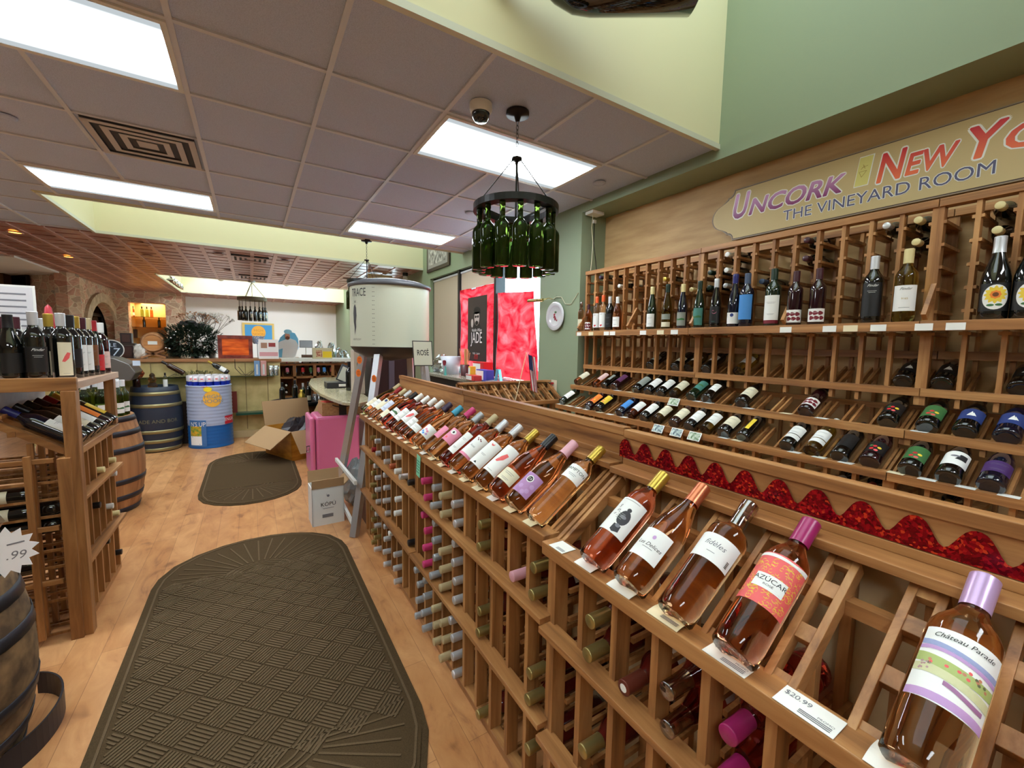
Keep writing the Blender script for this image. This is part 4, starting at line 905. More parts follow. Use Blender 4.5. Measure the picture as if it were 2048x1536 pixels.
# sign -----------------------------------------------------------------
def signboard():
    r = empty('shop_sign', (2.925, .985, C+.94), 'long tan sign with purple and red lettering above the tall rack', 'sign')
    W_, H_ = .83, .172; e = .055
    def outline(k):
        w, h = W_-k, H_-k; pts = []
        def arc(cx, cy, rr, a0, a1, n=6): return [(cx+rr*math.cos(a0+(a1-a0)*i/n), cy+rr*math.sin(a0+(a1-a0)*i/n)) for i in range(n+1)]
        pts += arc(w+.03, 0, .085, -1.15, 1.15, 10)
        pts += [(w+.035, .09)] + [(w, h-.052)]+arc(w+.0, h, .045, -PI/2, -PI, 5)
        L = [(-x, y) for x, y in pts][::-1]
        top = pts+L; bot = [(x, -y) for x, y in top][::-1]
        pr = [p for p in pts if p[1] >= 0]; quad = pr
        full = quad + [(-x, y) for x, y in quad[::-1]] + [(-x, -y) for x, y in quad] + [(x, -y) for x, y in quad[::-1]]
        return full
    P = plane_m((0, 0, 0), (0, -1, 0), (0, 0, 1))
    def face(k, d0, d1, m, nm):
        pts = outline(k); n = len(pts); b = MB(); vs = [(x, y, d0) for x, y in pts]+[(x, y, d1) for x, y in pts]
        fs = [list(range(n, 2*n)), list(range(n))[::-1]]+[(i, (i+1) % n, n+(i+1) % n, n+i) for i in range(n)]
        b.add(vs, fs, False, P); return b.build(nm, m, r)
    face(0, 0, .012, mat('sign edge', (150, 132, 110), .5), 'sign_edge'); face(.006, .012, .013, mat('sign outline', (70, 44, 40), .5), 'outline'); face(.010, .013, .014, mat('sign tan', (200, 176, 126), .55), 'sign_face')
    def gm(n_, c1, c2):
        m, n, l, b = newmat(n_); t = n.new('ShaderNodeTexCoord'); s = n.new('ShaderNodeSeparateXYZ'); l.new(t.outputs['Object'], s.inputs[0])
        mr = n.new('ShaderNodeMapRange'); mr.inputs[1].default_value = -.03; mr.inputs[2].default_value = .11; l.new(s.outputs[2], mr.inputs[0])
        l.new(ramp(n, l, mr.outputs[0], [(0, c1), (1, c2)]), b.inputs['Base Color']); b.inputs['Roughness'].default_value = .45; return m
    Mp = gm('purple letter print', (120, 0, 90), (226, 170, 220)); Mr = gm('red letter print', (236, 110, 60), (210, 10, 36)); Mw = mat('white letter print', (240, 238, 232), .5); Mn = mat('slate letter print', (84, 82, 116), .5)
    def word(txt, yl, yr, zb, hc, m, shear, big=None):
        # yl..yr: where the word starts and ends along the wall; zb: baseline; hc: capital height
        cap = .70
        def put(t, y_start, y_end, h):
            size = h/cap; vs, fs = text2d(t, 1, shear, 0, 'LEFT')
            x0 = min(v[0] for v in vs); x1 = max(v[0] for v in vs); yb = min(v[1] for v in vs); yt = max(v[1] for v in vs)
            sx = (y_start-y_end)/((x1-x0)); sz = h/(yt-yb)
            for off, d, mm, nm in ((.065, .0150, Mw, 'letter_outline'), (.024, .0158, m, 'lettering')):
                v2, f2 = text2d(t, 1, shear, 0, 'LEFT'); b = MB()
                for k in range(13):      # heavier strokes: the letter shape repeated around a small circle
                    ox, oy = (0, 0) if k == 12 else (off*math.cos(k*PI/6), off*math.sin(k*PI/6))
                    b.add([((.985-y_start)+(x+ox-x0)*sx, (zb-.94)+(y+oy-yb)*sz, d+k*2e-5) for x, y in v2], f2, False, P)
                b.build(nm, mm, r)
        put(txt[0], yl, yl-big[1], big[0]); put(txt[1:], yl-big[1]-.004, yr, hc)
    word('UNCORK', 1.765, 1.118, .913, .100, Mp, .25, (.155, .105))
    word('NEW', .968, .662, .913, .102, Mr, .2, (.140, .112))
    word('YORK', .628, .15, .913, .102, Mr, .2, (.140, .115))
    def line(t, ya, yb_, z0, h):
        vs, fs = text2d(t, 1, 0, 0, 'LEFT'); x0 = min(v[0] for v in vs); x1 = max(v[0] for v in vs); b0 = min(v[1] for v in vs); t0 = max(v[1] for v in vs)
        sx = (ya-yb_)/(x1-x0); sz = h/(t0-b0)
        for off, d, mm, nm in ((.036, .0150, Mw, 'letter_outline'), (0, .0158, Mn, 'lettering')):
            v2, f2 = text2d(t, 1, 0, 0, 'LEFT'); b = MB()
            for k in range(13):
                ox, oy = (0, 0) if k == 12 else (off*math.cos(k*PI/6), off*math.sin(k*PI/6))
                b.add([((.985-ya)+(x+ox-x0)*sx, (z0-.94)+(y+oy-b0)*sz, d+k*2e-5) for x, y in v2], f2, False, P)
            b.build(nm, mm, r)
    line('THE VINEYARD ROOM', 1.435, .535, .822, .062)
    b = MB(); q = [(-.030, -.075), (.030, -.075), (.048, .075), (-.012, .075)]; Pc = P @ Matrix.Translation((.985-1.040, .055, 0))
    b.add([(x*1.12, y*1.06, .0146) for x, y in q], [(0, 1, 2, 3)], False, Pc); b.build('cork_outline', Mw, r)
    b = MB(); b.add([(x, y, .0152) for x, y in q], [(0, 1, 2, 3)], False, Pc); b.build('cork_picture', mat('cork yellow', (216, 206, 120), .5), r)
    b = MB(); mk = mat('cork sketch', (170, 140, 60), .5)
    for p0, p1 in (((0, -.03), (.022, .0)), ((0, -.03), (-.012, .0)), ((-.012, 0), (.022, 0)), ((-.005, .012), (.012, .03)), ((.014, .012), (.004, .036)), ((.0, .02), (.026, .026))): b.bar((p0[0], p0[1], .0156), (p1[0], p1[1], .0156), .002, .0006)
    for i in range(len(b.v)): b.v[i] = Pc @ b.v[i]
    b.build('cork_drawing', mk, r)
signboard()
# ================================================================== ceiling fittings
M_fixf = mat('fixture frame', (214, 214, 210), .4)
def diffuser():
    m = bpy.data.materials.new('lit diffuser'); m.use_nodes = True; n = m.node_tree.nodes; l = m.node_tree.links; n.clear()
    e = n.new('ShaderNodeEmission'); o = n.new('ShaderNodeOutputMaterial'); e.inputs[0].default_value = (.88, .96, 1, 1)
    t = n.new('ShaderNodeTexCoord'); s = n.new('ShaderNodeSeparateXYZ'); l.new(t.outputs['Object'], s.inputs[0])
    a = n.new('ShaderNodeMath'); a.operation = 'ABSOLUTE'; l.new(s.outputs[1], a.inputs[0])
    r = n.new('ShaderNodeMapRange'); r.inputs[1].default_value = .13; r.inputs[2].default_value = .235; r.inputs[3].default_value = FIX_E; r.inputs[4].default_value = .42; r.interpolation_type = 'SMOOTHSTEP'
    l.new(a.outputs[0], r.inputs[0]); l.new(r.outputs[0], e.inputs[1]); l.new(e.outputs[0], o.inputs[0]); return m
M_diff = diffuser()
def fixture(ix, y, label):
    x = GX0+T*(ix+1); r = empty('ceiling_light', (x, y+T/2, CEIL-.0135), label, 'ceiling light', 'lit fluorescent ceiling panels')
    b = MB(); w, h, e = 1.195, .585, .022
    b.box(-w/2, w/2, -h/2, -h/2+e, 0, .03); b.box(-w/2, w/2, h/2-e, h/2, 0, .03); b.box(-w/2, -w/2+e, -h/2+e, h/2-e, 0, .03); b.box(w/2-e, w/2, -h/2+e, h/2-e, 0, .03)
    b.build('frame', M_fixf, r); b = MB(); b.box(-w/2+e, w/2-e, -h/2+e, h/2-e, .002, .006); b.build('diffuser', M_diff, r)
fixture(-2, 2.325, 'lit ceiling panel at the upper left, largest in view'); fixture(2, 2.325, 'lit ceiling panel behind the green bottle chandelier')
fixture(-2, 2.325+4*T, 'lit ceiling panel beyond the square air vent'); fixture(2, 2.325+4*T, 'lit ceiling panel above the chandelier over the white drum')
for ix in (-6,): 
    fixture(ix, 2.325, 'lit ceiling panel far to the left, out of the photo'); fixture(ix, 2.325+4*T, 'lit ceiling panel at far left beyond the vent row')
for ix, w_ in ((-2, 'left'), (2, 'right')): fixture(ix, GY0-6*T, f'lit ceiling panel behind the camera on the {w_}')
# square diffuser vent
def vent(name, c, w, h, m, label, n=3):
    r = empty(name, c, label, 'air vent'); b = MB(); b.box(-w/2, w/2, -h/2, h/2, .004, .012); b.build('backing', mat('vent shadow', (60, 58, 62), .7), r)
    for k in range(n+1):
        f = 1-.27*k; a, q = w/2*f, h/2*f; z = -.012+.004*k; t = .035 if k < n else a
        b = MB()
        if k < n:
            for (x0, x1, y0, y1) in ((-a, a, -q, -q+t), (-a, a, q-t, q), (-a, -a+t, -q+t, q-t), (a-t, a, -q+t, q-t)):
                b.box(x0, x1, y0, y1, z, z+.004)
        else: b.box(-a, a, -q, q, z, z+.004)
        b.build('louvre_ring', m, r)
vent('air_vent', (GX0-.305, 3.544+.305, CEIL-.004), .55, .55, mat('vent white', (186, 180, 176), .5), 'square ceiling air vent with nested louvres between two lit panels')
for (x, y, lb) in ((.04, 8.05, 'copper coloured square vent near the cream beam'), (.09, 10.3, 'copper coloured square vent near the far skylight well')):
    vent('air_vent', (x, y, CEIL-.014), .5, .5, M_cop, lb)
# dome camera
r = empty('dome_camera', (1.111, 2.155, CEIL), 'white dome security camera beside the near chandelier', 'security camera')
MB().lathe([(.062, 0), (.062, -.03), (.052, -.05)], 24, cap=True).build('housing', M_white, r)
MB().lathe([(.050, -.048), (.047, -.07), (.034, -.088), (.001, -.096)], 24, cap=False).build('dome', mat('smoked dome', (20, 22, 28), .05, 0, .6), r)
for x, y, lb in ((1.9, 3.89, 'small round sprinkler plate near the bottle chandelier'), (2.41, 2.6, 'small square cover on the ceiling by the bulkhead'), (-1.2, 3.85, 'round ceiling cover at the left edge')):
    r = MB().lathe([(.05, 0), (.05, -.006), (.03, -.010), (.001, -.011)], 18, cap=False).build('ceiling_cover', M_tile); r.location = (x, y, CEIL-.001); tag(r, lb, 'ceiling cover')
for di, (px, py, on_) in enumerate(((30, 464, 1), (137, 513, 1), (290, 487, 0), (296, 511, 0), (437, 508, 0), (455, 541, 0), (570, 522, 0), (560, 551, 0), (745, 531, 0), (735, 555, 0), (692, 558, 0))):
    p = at(px, py, 'z', CEIL-.012); r = MB().lathe([(.075, -.004), (.075, -.012), (.06, -.012), (.055, .004)], 20, cap=False).build('downlight', M_cop); r.location = p
    tag(r, f'small round downlight in the copper ceiling, {"glowing orange" if on_ else "unlit"}, {ORD[di]} counted from the stone walls', 'downlight', 'downlights in the copper ceiling')
    b = MB(); b.lathe([(.058, -.006), (.001, -.006)], 20, cap=False); b.build('lamp', emis('warm lamp', (255, 170, 70), 5) if on_ else mat('unlit lamp', (190, 170, 150), .3), r)

# ---------------- chandeliers of green bottles
G_chand = mat('dark green bottle', (30, 44, 16), .04, 0, .8, .8)
def gchand():
    m, n, l, b = newmat('chandelier green glass'); b.inputs['Base Color'].default_value = lin((58, 76, 28)); b.inputs['Transmission Weight'].default_value = .75
    b.inputs['Roughness'].default_value = .02; b.inputs['IOR'].default_value = 1.25; return m
G_chand = gchand()
def bottle_chandelier(loc, label):
    r = empty('bottle_chandelier', loc, label, 'chandelier')
    MB().lathe([(.065, 0), (.065, -.018), (.02, -.022), (.012, -.05), (.001, -.05)], 24, cap=False).build('canopy', mat('oiled bronze', (34, 28, 30), .3, .6), r)
    b = MB()
    for k in range(9):
        z = -.05-.022*k
        pts = [((.007*math.cos(t) if k % 2 else 0), (0 if k % 2 else .007*math.cos(t)), z-.011+.015*math.sin(t)) for t in [2*PI*i/8 for i in range(9)]]
        b.tube(pts, .0016, 5)
    b.build('chain', M_black, r)
    MB().lathe([(.001, -.245), (.03, -.247), (.03, -.257), (.012, -.262), (.006, -.29), (.001, -.29)], 18, cap=False).build('hub', M_black, r)
    MB().cyl((0, 0, -.25), (0, 0, -.62), .006, 8).build('centre_rod', M_black, r)
    for k in range(3):
        a = 2*PI*k/3+.9; MB().cyl((.02*math.cos(a), .02*math.sin(a), -.255), (.22*math.cos(a), .22*math.sin(a), -.515), .003, 6).build('support_rod', M_black, r)
    b = MB(); b.lathe([(.185, -.515), (.245, -.515), (.245, -.55), (.185, -.55), (.185, -.515)], 48, cap=False, smooth=False); b.build('ring', M_black, r)
    b = MB()
    for k in range(3): a = 2*PI*k/3+.9; b.bar((0, 0, -.60), (.2*math.cos(a), .2*math.sin(a), -.55), .008, .008)
    b.build('spider_arm', M_black, r)
    for k in range(14):
        a = 2*PI*(k+.5)/14; o = obj('bottle', CACHE.setdefault('chb', MB().lathe([(.012, 0), (.037, .0), (.0405, .004), (.0405, .205), (.036, .222), (.024, .236), (.0165, .246), (.0150, .26), (.0145, .31), (.0165, .312), (.0165, .345), (.001, .345)], 20, cap=False).mesh('bottle', G_chand)), r)
        o.location = (.213*math.cos(a), .213*math.sin(a), -.515-.37)
    for k in range(3):
        a = 2*PI*k/3; b = MB(); b.cyl((.06*math.cos(a), .06*math.sin(a), -.60), (.06*math.cos(a), .06*math.sin(a), -.70), .012, 10); b.sphere((.06*math.cos(a), .06*math.sin(a), -.725), .016, 10, (1, 1, 1.6)); b.build('candle_socket', M_black, r)
    return r
bottle_chandelier((1.321, 2.11, CEIL), 'black ring chandelier of green wine bottles, large and near'); bottle_chandelier((1.302, 5.67, CEIL), 'black ring chandelier of green bottles hanging behind the white drum')
# wire chandelier over the bar
r = empty('bottle_chandelier', (.062, 11.02, CEIL), 'wire hung chandelier of labelled bottles over the back bar', 'chandelier')
MB().lathe([(.07, 0), (.07, -.03), (.001, -.04)], 18, cap=False).build('canopy', M_grid, r)
b = MB()
for k in range(3): a = 2*PI*k/3; b.cyl((0, 0, -.03), (.26*math.cos(a), .26*math.sin(a), -.37), .006, 5)
b.cyl((0, 0, -.03), (0, 0, -.38), .006, 5); b.build('support_rod', mat('dull rod', (120, 112, 100), .5, .5), r)
MB().lathe([(.2, -.36), (.285, -.36), (.285, -.43), (.2, -.43), (.2, -.36)], 32, cap=False, smooth=False).build('ring', mat('weathered ring', (120, 112, 96), .7), r)
for k in range(18):
    a = 2*PI*k/18; x, y = .25*math.cos(a), .25*math.sin(a); MB().cyl((x, y, -.43), (x, y, -.58), .004, 5).build('hanger', M_black, r)
    o = obj('bottle', body_mesh('bordeaux', G_dark if k % 3 else G_dgreen, 1, 12), r); o.location = (x, y, -.87)
    if k % 2: obj('bottle_label', label_mesh('bordeaux', P_cream, .06, .14, 3.0, None), o)
# dark object hanging over the near well
r = empty('hanging_bottle', (1.30, 1.36, C+1.62), 'giant dark display bottle hanging in the ceiling well above the camera', 'hanging decoration')
d = Vector((.83, -.55, 0)).normalized(); up_ = Vector((0, 0, 1))
M_ = Matrix.Translation(Vector((1.66, 1.235, C+1.555))-Vector((1.30, 1.36, C+1.62))+Vector((0, 0, .02))) @ frame((0, 0, 0), -d, up_)
MB().lathe([(.001, 0), (.12, .0), (.135, .01), (.135, .44), (.125, .52), (.09, .60), (.045, .66), (.038, .80), (.045, .805), (.045, .84), (.001, .84)], 32, M_, cap=False).build('bottle_body', mat('huge dark bottle', (16, 14, 14), .08, 0, .7), r)
MB().lathe([(.1365, .05), (.1365, .30)], 32, M_, cap=False, arc=(-.5, 2.2)).build('label_band', mat('bronze label', (120, 84, 44), .4, .4), r)
MB().cyl((0, 0, .04), (0, 0, CEIL+1.35-C-1.62), .003, 6).build('hanging_wire', M_black, r)

# ================================================================== floor mats
def matmat():
    m, n, l, b = newmat('brown floor mat'); v = coords(n, l); f = noise(n, l, v, 420, 2)
    l.new(ramp(n, l, f, [(.3, (64, 50, 33)), (.7, (86, 68, 45))]), b.inputs['Base Color']); b.inputs['Roughness'].default_value = .95; b.inputs['Specular IOR Level'].default_value = .15
    return m
M_mat = matmat(); M_matr = noisy('mat raised ribs', (84, 66, 44), (105, 84, 57), 420, .95, 0)
def floor_mat_obj(cx, y0, y1, w, label, cut=.40, pattern=True, rz=0):
    r = empty('floor_mat', (cx, (y0+y1)/2, 0), label, 'floor mat', rz=rz)
    hw, hl = w/2, (y1-y0)/2
    def outl(e, n=10):
        # straight sides, shallow curved ends with cut-off corners
        a, h = hw-e, hl-e; pts = []
        for s in (1, -1):
            P = [(a, s*(h-cut*1.15)), (a*.97, s*(h-cut*.86)), (a*.86, s*(h-cut*.52)), (a*.66, s*(h-cut*.26)), (a*.4, s*(h-cut*.08)), (a*.15, s*h), (-a*.15, s*h), (-a*.4, s*(h-cut*.08)), (-a*.66, s*(h-cut*.26)), (-a*.86, s*(h-cut*.52)), (-a*.97, s*(h-cut*.86)), (-a, s*(h-cut*1.15))]
            pts += P if s > 0 else P[::-1]
        return pts
    b = MB(); b.prism(outl(0), .006); b.prism(outl(.02), .010); b.build('mat_base', M_mat, r)
    b = MB(); z = .0105
    def inside(x, y, e=.05):
        if abs(x) > hw-e: return False
        lim = hl-e-cut*1.05*(abs(x)/hw)**2.2
        return abs(y) < lim
    def rib(p, q, w_=.0075):
        n = 5
        p, q = Vector(p), Vector(q); keep = [p.lerp(q, i/n) for i in range(n+1)]
        for u, v in zip(keep, keep[1:]):
            if inside(*u[:2]) and inside(*v[:2]): b.bar((u.x, u.y, z), (v.x, v.y, z), w_, .007)
    fan = hl-.50
    if pattern:
        # basket-weave panels of ribs, turned 45 degrees
        c = .0995; k = .7071
        for i in range(-22, 23):
            for j in range(-22, 23):
                ux, uy = (i-j)*c*k, (i+j)*c*k
                if abs(uy) > fan or abs(ux) > hw: continue
                for t in range(7):
                    o = (t-3)*c/7.2; hh = c*.46
                    if (i+j) % 2: p, q = (ux+(o*k-hh*k), uy+(o*k+hh*k)), (ux+(o*k+hh*k), uy+(o*k-hh*k))
                    else: p, q = (ux+(-o*k-hh*k), uy+(o*k-hh*k)), (ux+(-o*k+hh*k), uy+(o*k+hh*k))
                    rib((*p, 0), (*q, 0))
    for s in (1, -1):
        oy = s*(fan-.02)
        rib((-hw+.06, oy, 0), (hw-.06, oy, 0), .005)
        arc = [(.17*math.cos(t), oy+s*.10*math.sin(t), 0) for t in [PI*i/16 for i in range(17)]]
        for e in (1, .8, .6):
            for u, v in zip(arc, arc[1:]): b.bar((u[0]*e, oy+(u[1]-oy)*e, z), (v[0]*e, oy+(v[1]-oy)*e, z), .008, .006)
        n = 20
        for i in range(n+1):
            t = PI*i/n; cx_, sy_ = math.cos(t), math.sin(t)
            p = (.19*cx_, oy+s*.12*sy_); L = 1.0
            q = None
            for L in [x*.02 for x in range(1, 40)]:
                qq = (p[0]+L*cx_*1.15, p[1]+s*L*sy_)
                if not inside(*qq, .075): break
                q = qq
            if q: b.bar((p[0], p[1], z), (q[0], q[1], z), .008, .006)
    ol = outl(.035)
    for u, v in zip(ol, ol[1:]+ol[:1]): b.bar((*u, z), (*v, z), .009, .006)
    b.build('raised_ribs', M_matr, r)
floor_mat_obj(.0, 1.02, 3.46, 1.06, 'large brown ribbed floor mat with fan ends, nearest'); floor_mat_obj(-.03, 4.24, 6.25, .86, 'smaller plain brown floor mat with rounded ends, farther', pattern=False)

# ================================================================== left rack
GL = 'bottles on the left rack'
TML = TF((-.735, 3.42, 0), (-1, 0, 0), (0, -1, 0)); SECT['L'] = TML
rackL = display_rack('wine_rack', TML, 6, 'freestanding wooden wine rack at left with black bottles on top', board=False, deep=.52)
loc = lambda x, y: (abs(x+.735), 3.42-y)
b = MB(); L6 = .02+PITCH*6
b.box(.27, .285, 0, L6, 1.09, 1.20); b.build('white_panel', noisy('pale marble board', (186, 190, 196), (216, 218, 220), 9, .4, 0), rackL)
b = MB(); b.box(-.04, .62, -.03, L6+.005, C-.240, C-.205); b.build('top_shelf', wood('pale shelf wood', (170, 132, 106), (196, 158, 128), (214, 180, 150), 'y'), rackL, .002)
b = MB(); b.box(-.045, .62, L6+.006, L6+.030, C-.245, C-.185); b.build('end_rail', WX, rackL, .002)
b = MB(); b.box(-.040, .010, L6-.02, L6+.035, 0, C-.246); b.build('corner_post', WZ, rackL, .002)
b = MB(); b.box(-.010, .035, L6+.004, L6+.05, 0, .88); b.build('corner_post', WZ, rackL, .002)
b = MB(); b.box(-.03, .015, .0, .045, .92, C-.241); b.build('corner_post', WZ, rackL, .002)
for z in (.30, .56, .88): b = MB(); b.box(.05, .50, L6+.008, L6+.028, z-.02, z); b.build('end_slat', WX, rackL, .001)
for x in (.13, .27, .45): b = MB(); b.box(x-.012, x+.012, L6+.029, L6+.045, .03, .90); b.build('end_upright', WZ, rackL, .001)
LB = [(2.79, 20, 'burgundy', G_dark, 'black', 'fat black bottle at the left edge of the frame on the left rack', (P_black, .04, .13, 2), 1.0),
 (2.80, 70, 'bordeaux', G_dark, 'silver', 'black bottle with silver cap and engraved dark label on the left rack', (P_black, .04, .15, 2.2, a_pindark), 1.06),
 (2.92, 101, 'bordeaux', G_dark, 'gold', 'gold-capped black bottle with a narrow cream back label', (P_cream, .02, .13, .7), 1.05),
 (2.87, 125, 'bordeaux', G_dark, 'silver', 'silver-capped black bottle with a red drawing on its white label', (P_cream, .02, .17, 1.3, a_splash), 1.06),
 (2.99, 143, 'bordeaux', G_dark, 'black', 'black-capped bottle just behind the red drawing label', (P_black, .05, .14, 2), 1.05),
 (3.06, 154, 'bordeaux', G_dark, 'gold', 'gold-capped bottle with a plain pale label, fourth from the far end', (P_white, .03, .16, 2, a_plain), 1.04),
 (3.13, 167, 'bordeaux', G_dark, 'maroon', 'maroon-capped bottle with a plain pale label on the left rack', (P_white, .03, .16, 2, a_plain), 1.03),
 (3.20, 178, 'bordeaux', G_dark, 'tan', 'bottle with a brown and cream label on the left rack', (P_brownink, .05, .16, 2, a_plain), 1.03),
 (3.28, 189, 'burgundy', G_dark, 'red', 'red-capped bottle with a red label on the left rack', (P_red, .02, .11, 2, a_plain), 1.0),
 (3.37, 203, 'bordeaux', G_maroon, 'white', 'pale-capped bottle with a blush label at the far end of the left rack', (mat('blush paper', (232, 200, 190), .5), .03, .13, 2, a_plain), .97)]
for y, px, k, g_, c, lb, la, s in LB:
    x = at(px, 700, 'y', y).x
    bottle(Matrix.Translation((x, y, C-.2045)) @ Matrix.Rotation(-PI/2+.5, 4, 'Z'), k, g_, FO[c], lb, 'wine bottle', 'bottles standing on the left rack', la, s=s, seg=20)
for px, y, w_ in ((35, 3.1, 'below the white notice'), (88, 3.2, 'between the engraved and gold-capped ones'), (130, 3.3, 'behind the red drawing label'), (8, 3.15, 'at the frame edge'), (52, 3.35, 'farthest behind the notice post')):
    x = at(px, 700, 'y', y).x
    bottle(Matrix.Translation((x, y, C-.2045)) @ Matrix.Rotation(-PI/2, 4, 'Z'), 'bordeaux', G_dark, FO[('gold', 'silver', 'maroon')[px % 3]], f'dark bottle in the back row of the left rack, {w_}', 'wine bottle', 'back row bottles on the left rack', (P_cream, .04, .13, 2), seg=16)
DL = [('silver', G_navy, LW, 'dark bottle with blue shoulder strip'), ('black', G_dark, LW, 'black bottle with a broad white label'), ('black', G_dark, LC, 'black bottle with a cream label'), ('maroon', G_dark, LW, 'maroon-capped black bottle'), ('red', G_maroon, (P_orange, .06, .17, 1.8), 'bottle with an orange-red label'), ('gold', G_dark, (P_yellow, .06, .16, 1.5), 'bottle with a gold label')]
for i in range(6):
    c, g_, la, nm = DL[i]; y = .01+PITCH*(5-i+.5)
    if i == 0: c = 'navy'
    p = Vector((-.002, y, .903))+NX*.038
    bottle(TML @ frame(p, AX, NX), 'bordeaux', g_, FO[c], f'{nm} tilted on the left rack, {ORD[i]} from corner post', 'wine bottle', 'tilted bottles on the left rack', la, seg=20)
for i, (cc, rr, c) in enumerate(((0, 6, 'white'), (0, 7, 'white'), (2, 6, 'black'), (3, 8, 'cream'), (5, 8, 'cream'), (5, 7, 'white'), (3, 3, 'black'), (5, 4, 'cream'), (4, 5, 'white'), (5, 1, 'black'))):
    z = .0445+ROWP*rr; y = .01+PITCH*(5-cc+.5)
    bottle(bin_m(TML, y, z, -.02), 'bordeaux', G_dark, FO[c], f'{c}-capped bottle neck out in the left rack, {ORD[cc]} column, {ORD[rr]} row up', 'wine bottle', 'bottles in the bins of the left rack', None, seg=16)
for i, z in enumerate((.58+.04, .32+.04, .58+.125)):
    bottle(TML @ frame((.15, L6-.05, z), (1, 0, 0), (0, 1, 0)), 'bordeaux', G_dark, FO[('navy', 'black', 'black')[i]], ('blue-capped bottle lying crosswise behind the end slats of the left rack', 'dark bottle lying low behind the end slats of the left rack', 'dark bottle lying above the blue-capped one in the left rack')[i], 'wine bottle', 'bottles lying in the end of the left rack', (P_cream, .07, .15, 2), seg=16)

# ================================================================== barrels
M_oak = wood('oak staves', (108, 70, 40), (158, 108, 66), (186, 136, 88), 'z', 9, .65); M_oakx = wood('oak head', (96, 64, 38), (140, 98, 62), (166, 122, 80), 'x', 9, .7); M_hoop = mat('barrel hoop', (52, 50, 56), .45, .5)
def barrel_prof(h, re, rb, n=14): return [(re+(rb-re)*math.sin(PI*i/n)**.9, h*i/n) for i in range(n+1)]
def barrel(loc, h, re, rb, body, hoop, label, hoops=(.03, .17, .34, .66, .83, .97), name='barrel', head=None):
    r = empty(name, loc, label, 'barrel'); pr = barrel_prof(h, re, rb)
    b = MB(); n = 28; 
    b.lathe([(re-.03, .02)]+pr+[(re-.02, h), (re-.02, h-.03), (.001, h-.03)], n, cap=False); b.build('staves', body, r)
    if head: b = MB(); b.lathe([(re-.021, h-.028), (.001, h-.028)], n, cap=False, smooth=False); b.build('head', head, r)
    for f in hoops:
        z = h*f; R = lambda t: re+(rb-re)*math.sin(PI*min(max(t, 0), 1))**.9
        w = .022; b = MB(); b.lathe([(R((z-w)/h)+.001, z-w), (R((z-w)/h)+.004, z-w+.001), (R((z+w)/h)+.004, z+w-.001), (R((z+w)/h)+.001, z+w)], 40, cap=False); b.build('hoop', hoop, r)
    return r
barrel((-1.13, 4.68, 0), .80, .262, .322, M_oak, M_hoop, 'oak barrel with dark hoops carrying green bottles, beside the left rack', head=M_oakx)
barrel((-1.0, 2.0, 0), .70, .27, .33, noisy('weathered oak', (78, 58, 38), (140, 108, 72), 14, .8, .3), M_hoop, 'weathered barrel cut off by the left edge, nearest', head=M_oakx)
nb = barrel((-1.07, 7.0, 0), .83, .235, .275, mat('navy barrel paint', (34, 42, 58), .45), mat('brass hoop', (150, 140, 100), .35, .6), 'navy painted barrel with brass hoops in front of the bar', (.04, .17, .32, .72, .9))
b = MB(); wrap_text(b, 'ADE AND BOR', .062, .279, .40, phi=-1.35, sx=1.0); b.build('lettering', mat('faded gold lettering', (120, 118, 92), .6), nb)
# curved iron band beside the near barrel
b = MB(); pts = [(-.82+.17*math.cos(t), 2.10+.24*math.sin(t), .045) for t in [(-1.3+2.6*i/24) for i in range(25)]]
for u, v in zip(pts, pts[1:]): b.bar(u, v, .006, .09)
tag(b.build('iron_band', M_hoop), 'loose curved iron band standing on the floor beside the near barrel', 'iron band')
# cellophane and burst card on the near barrel
rc = random.Random(4)
def crumple(name, c, r, sc, m, label, cat, seed=1, parent=None):
    rr = random.Random(seed); b = MB(); n, k = 18, 12; vs = []; fs = []
    for i in range(k+1):
        for j in range(n):
            t, p = PI*i/k, 2*PI*j/n; q = r*(1+rr.uniform(-.16, .16)*(0 < i < k)); vs.append((q*sc[0]*math.sin(t)*math.cos(p), q*sc[1]*math.sin(t)*math.sin(p), max(-q*sc[2]*math.cos(t), -r*sc[2]*.8)))
    for i in range(k):
        for j in range(n): fs.append((i*n+j, i*n+(j+1) % n, (i+1)*n+(j+1) % n, (i+1)*n+j))
    b.add(vs, fs); zmin = -r*sc[2]*.8; o = b.build(name, m, parent); o.location = (c[0], c[1], c[2]-zmin)
    return tag(o, label, cat) if parent is None else o
M_cello = clearglass('cellophane', (222, 226, 226), .35)
crumple('gift_basket', (-.87, 2.05, .672), .13, (1, 1, 1.1), M_cello, 'cellophane wrapped gift on the near barrel, cut by the frame', 'gift basket', 3)
crumple('gift_filling', (-.87, 2.05, .672), .09, (1, 1, 1.2), mat('dark gift contents', (70, 62, 50), .6), 'dark contents inside the cellophane gift on the near barrel', 'gift', 4)
o0 = at(10, 1105, 'y', 1.72); b = MB(); P = plane_m((0, 0, 0), (.96, -.1, 0), (.03, .1, 1))
st = [((.072 if i % 2 else .054)*math.cos(2*PI*i/28), (.072 if i % 2 else .054)*math.sin(2*PI*i/28)) for i in range(28)]
b.prism(st, .001, P); o = b.build('price_burst', mat('white burst card', (236, 236, 240), .6)); o.location = o0; tag(o, 'white starburst price card clipped to the near barrel', 'price card')
lettering('.99', .034, P @ Matrix.Translation((.022, -.012, .001)), M_greyink, o, .0004, shear=.2); b = MB(); b.bar((.0, .014, .0015), (.03, .020, .0015), .003, .0004)
b2 = MB(); b2.bar((.004, .02, .0016), (.04, .026, .0016), .004, .0005); 
for i in range(len(b2.v)): b2.v[i] = P @ b2.v[i]
b2.build('pen_stroke', M_greyink, o)
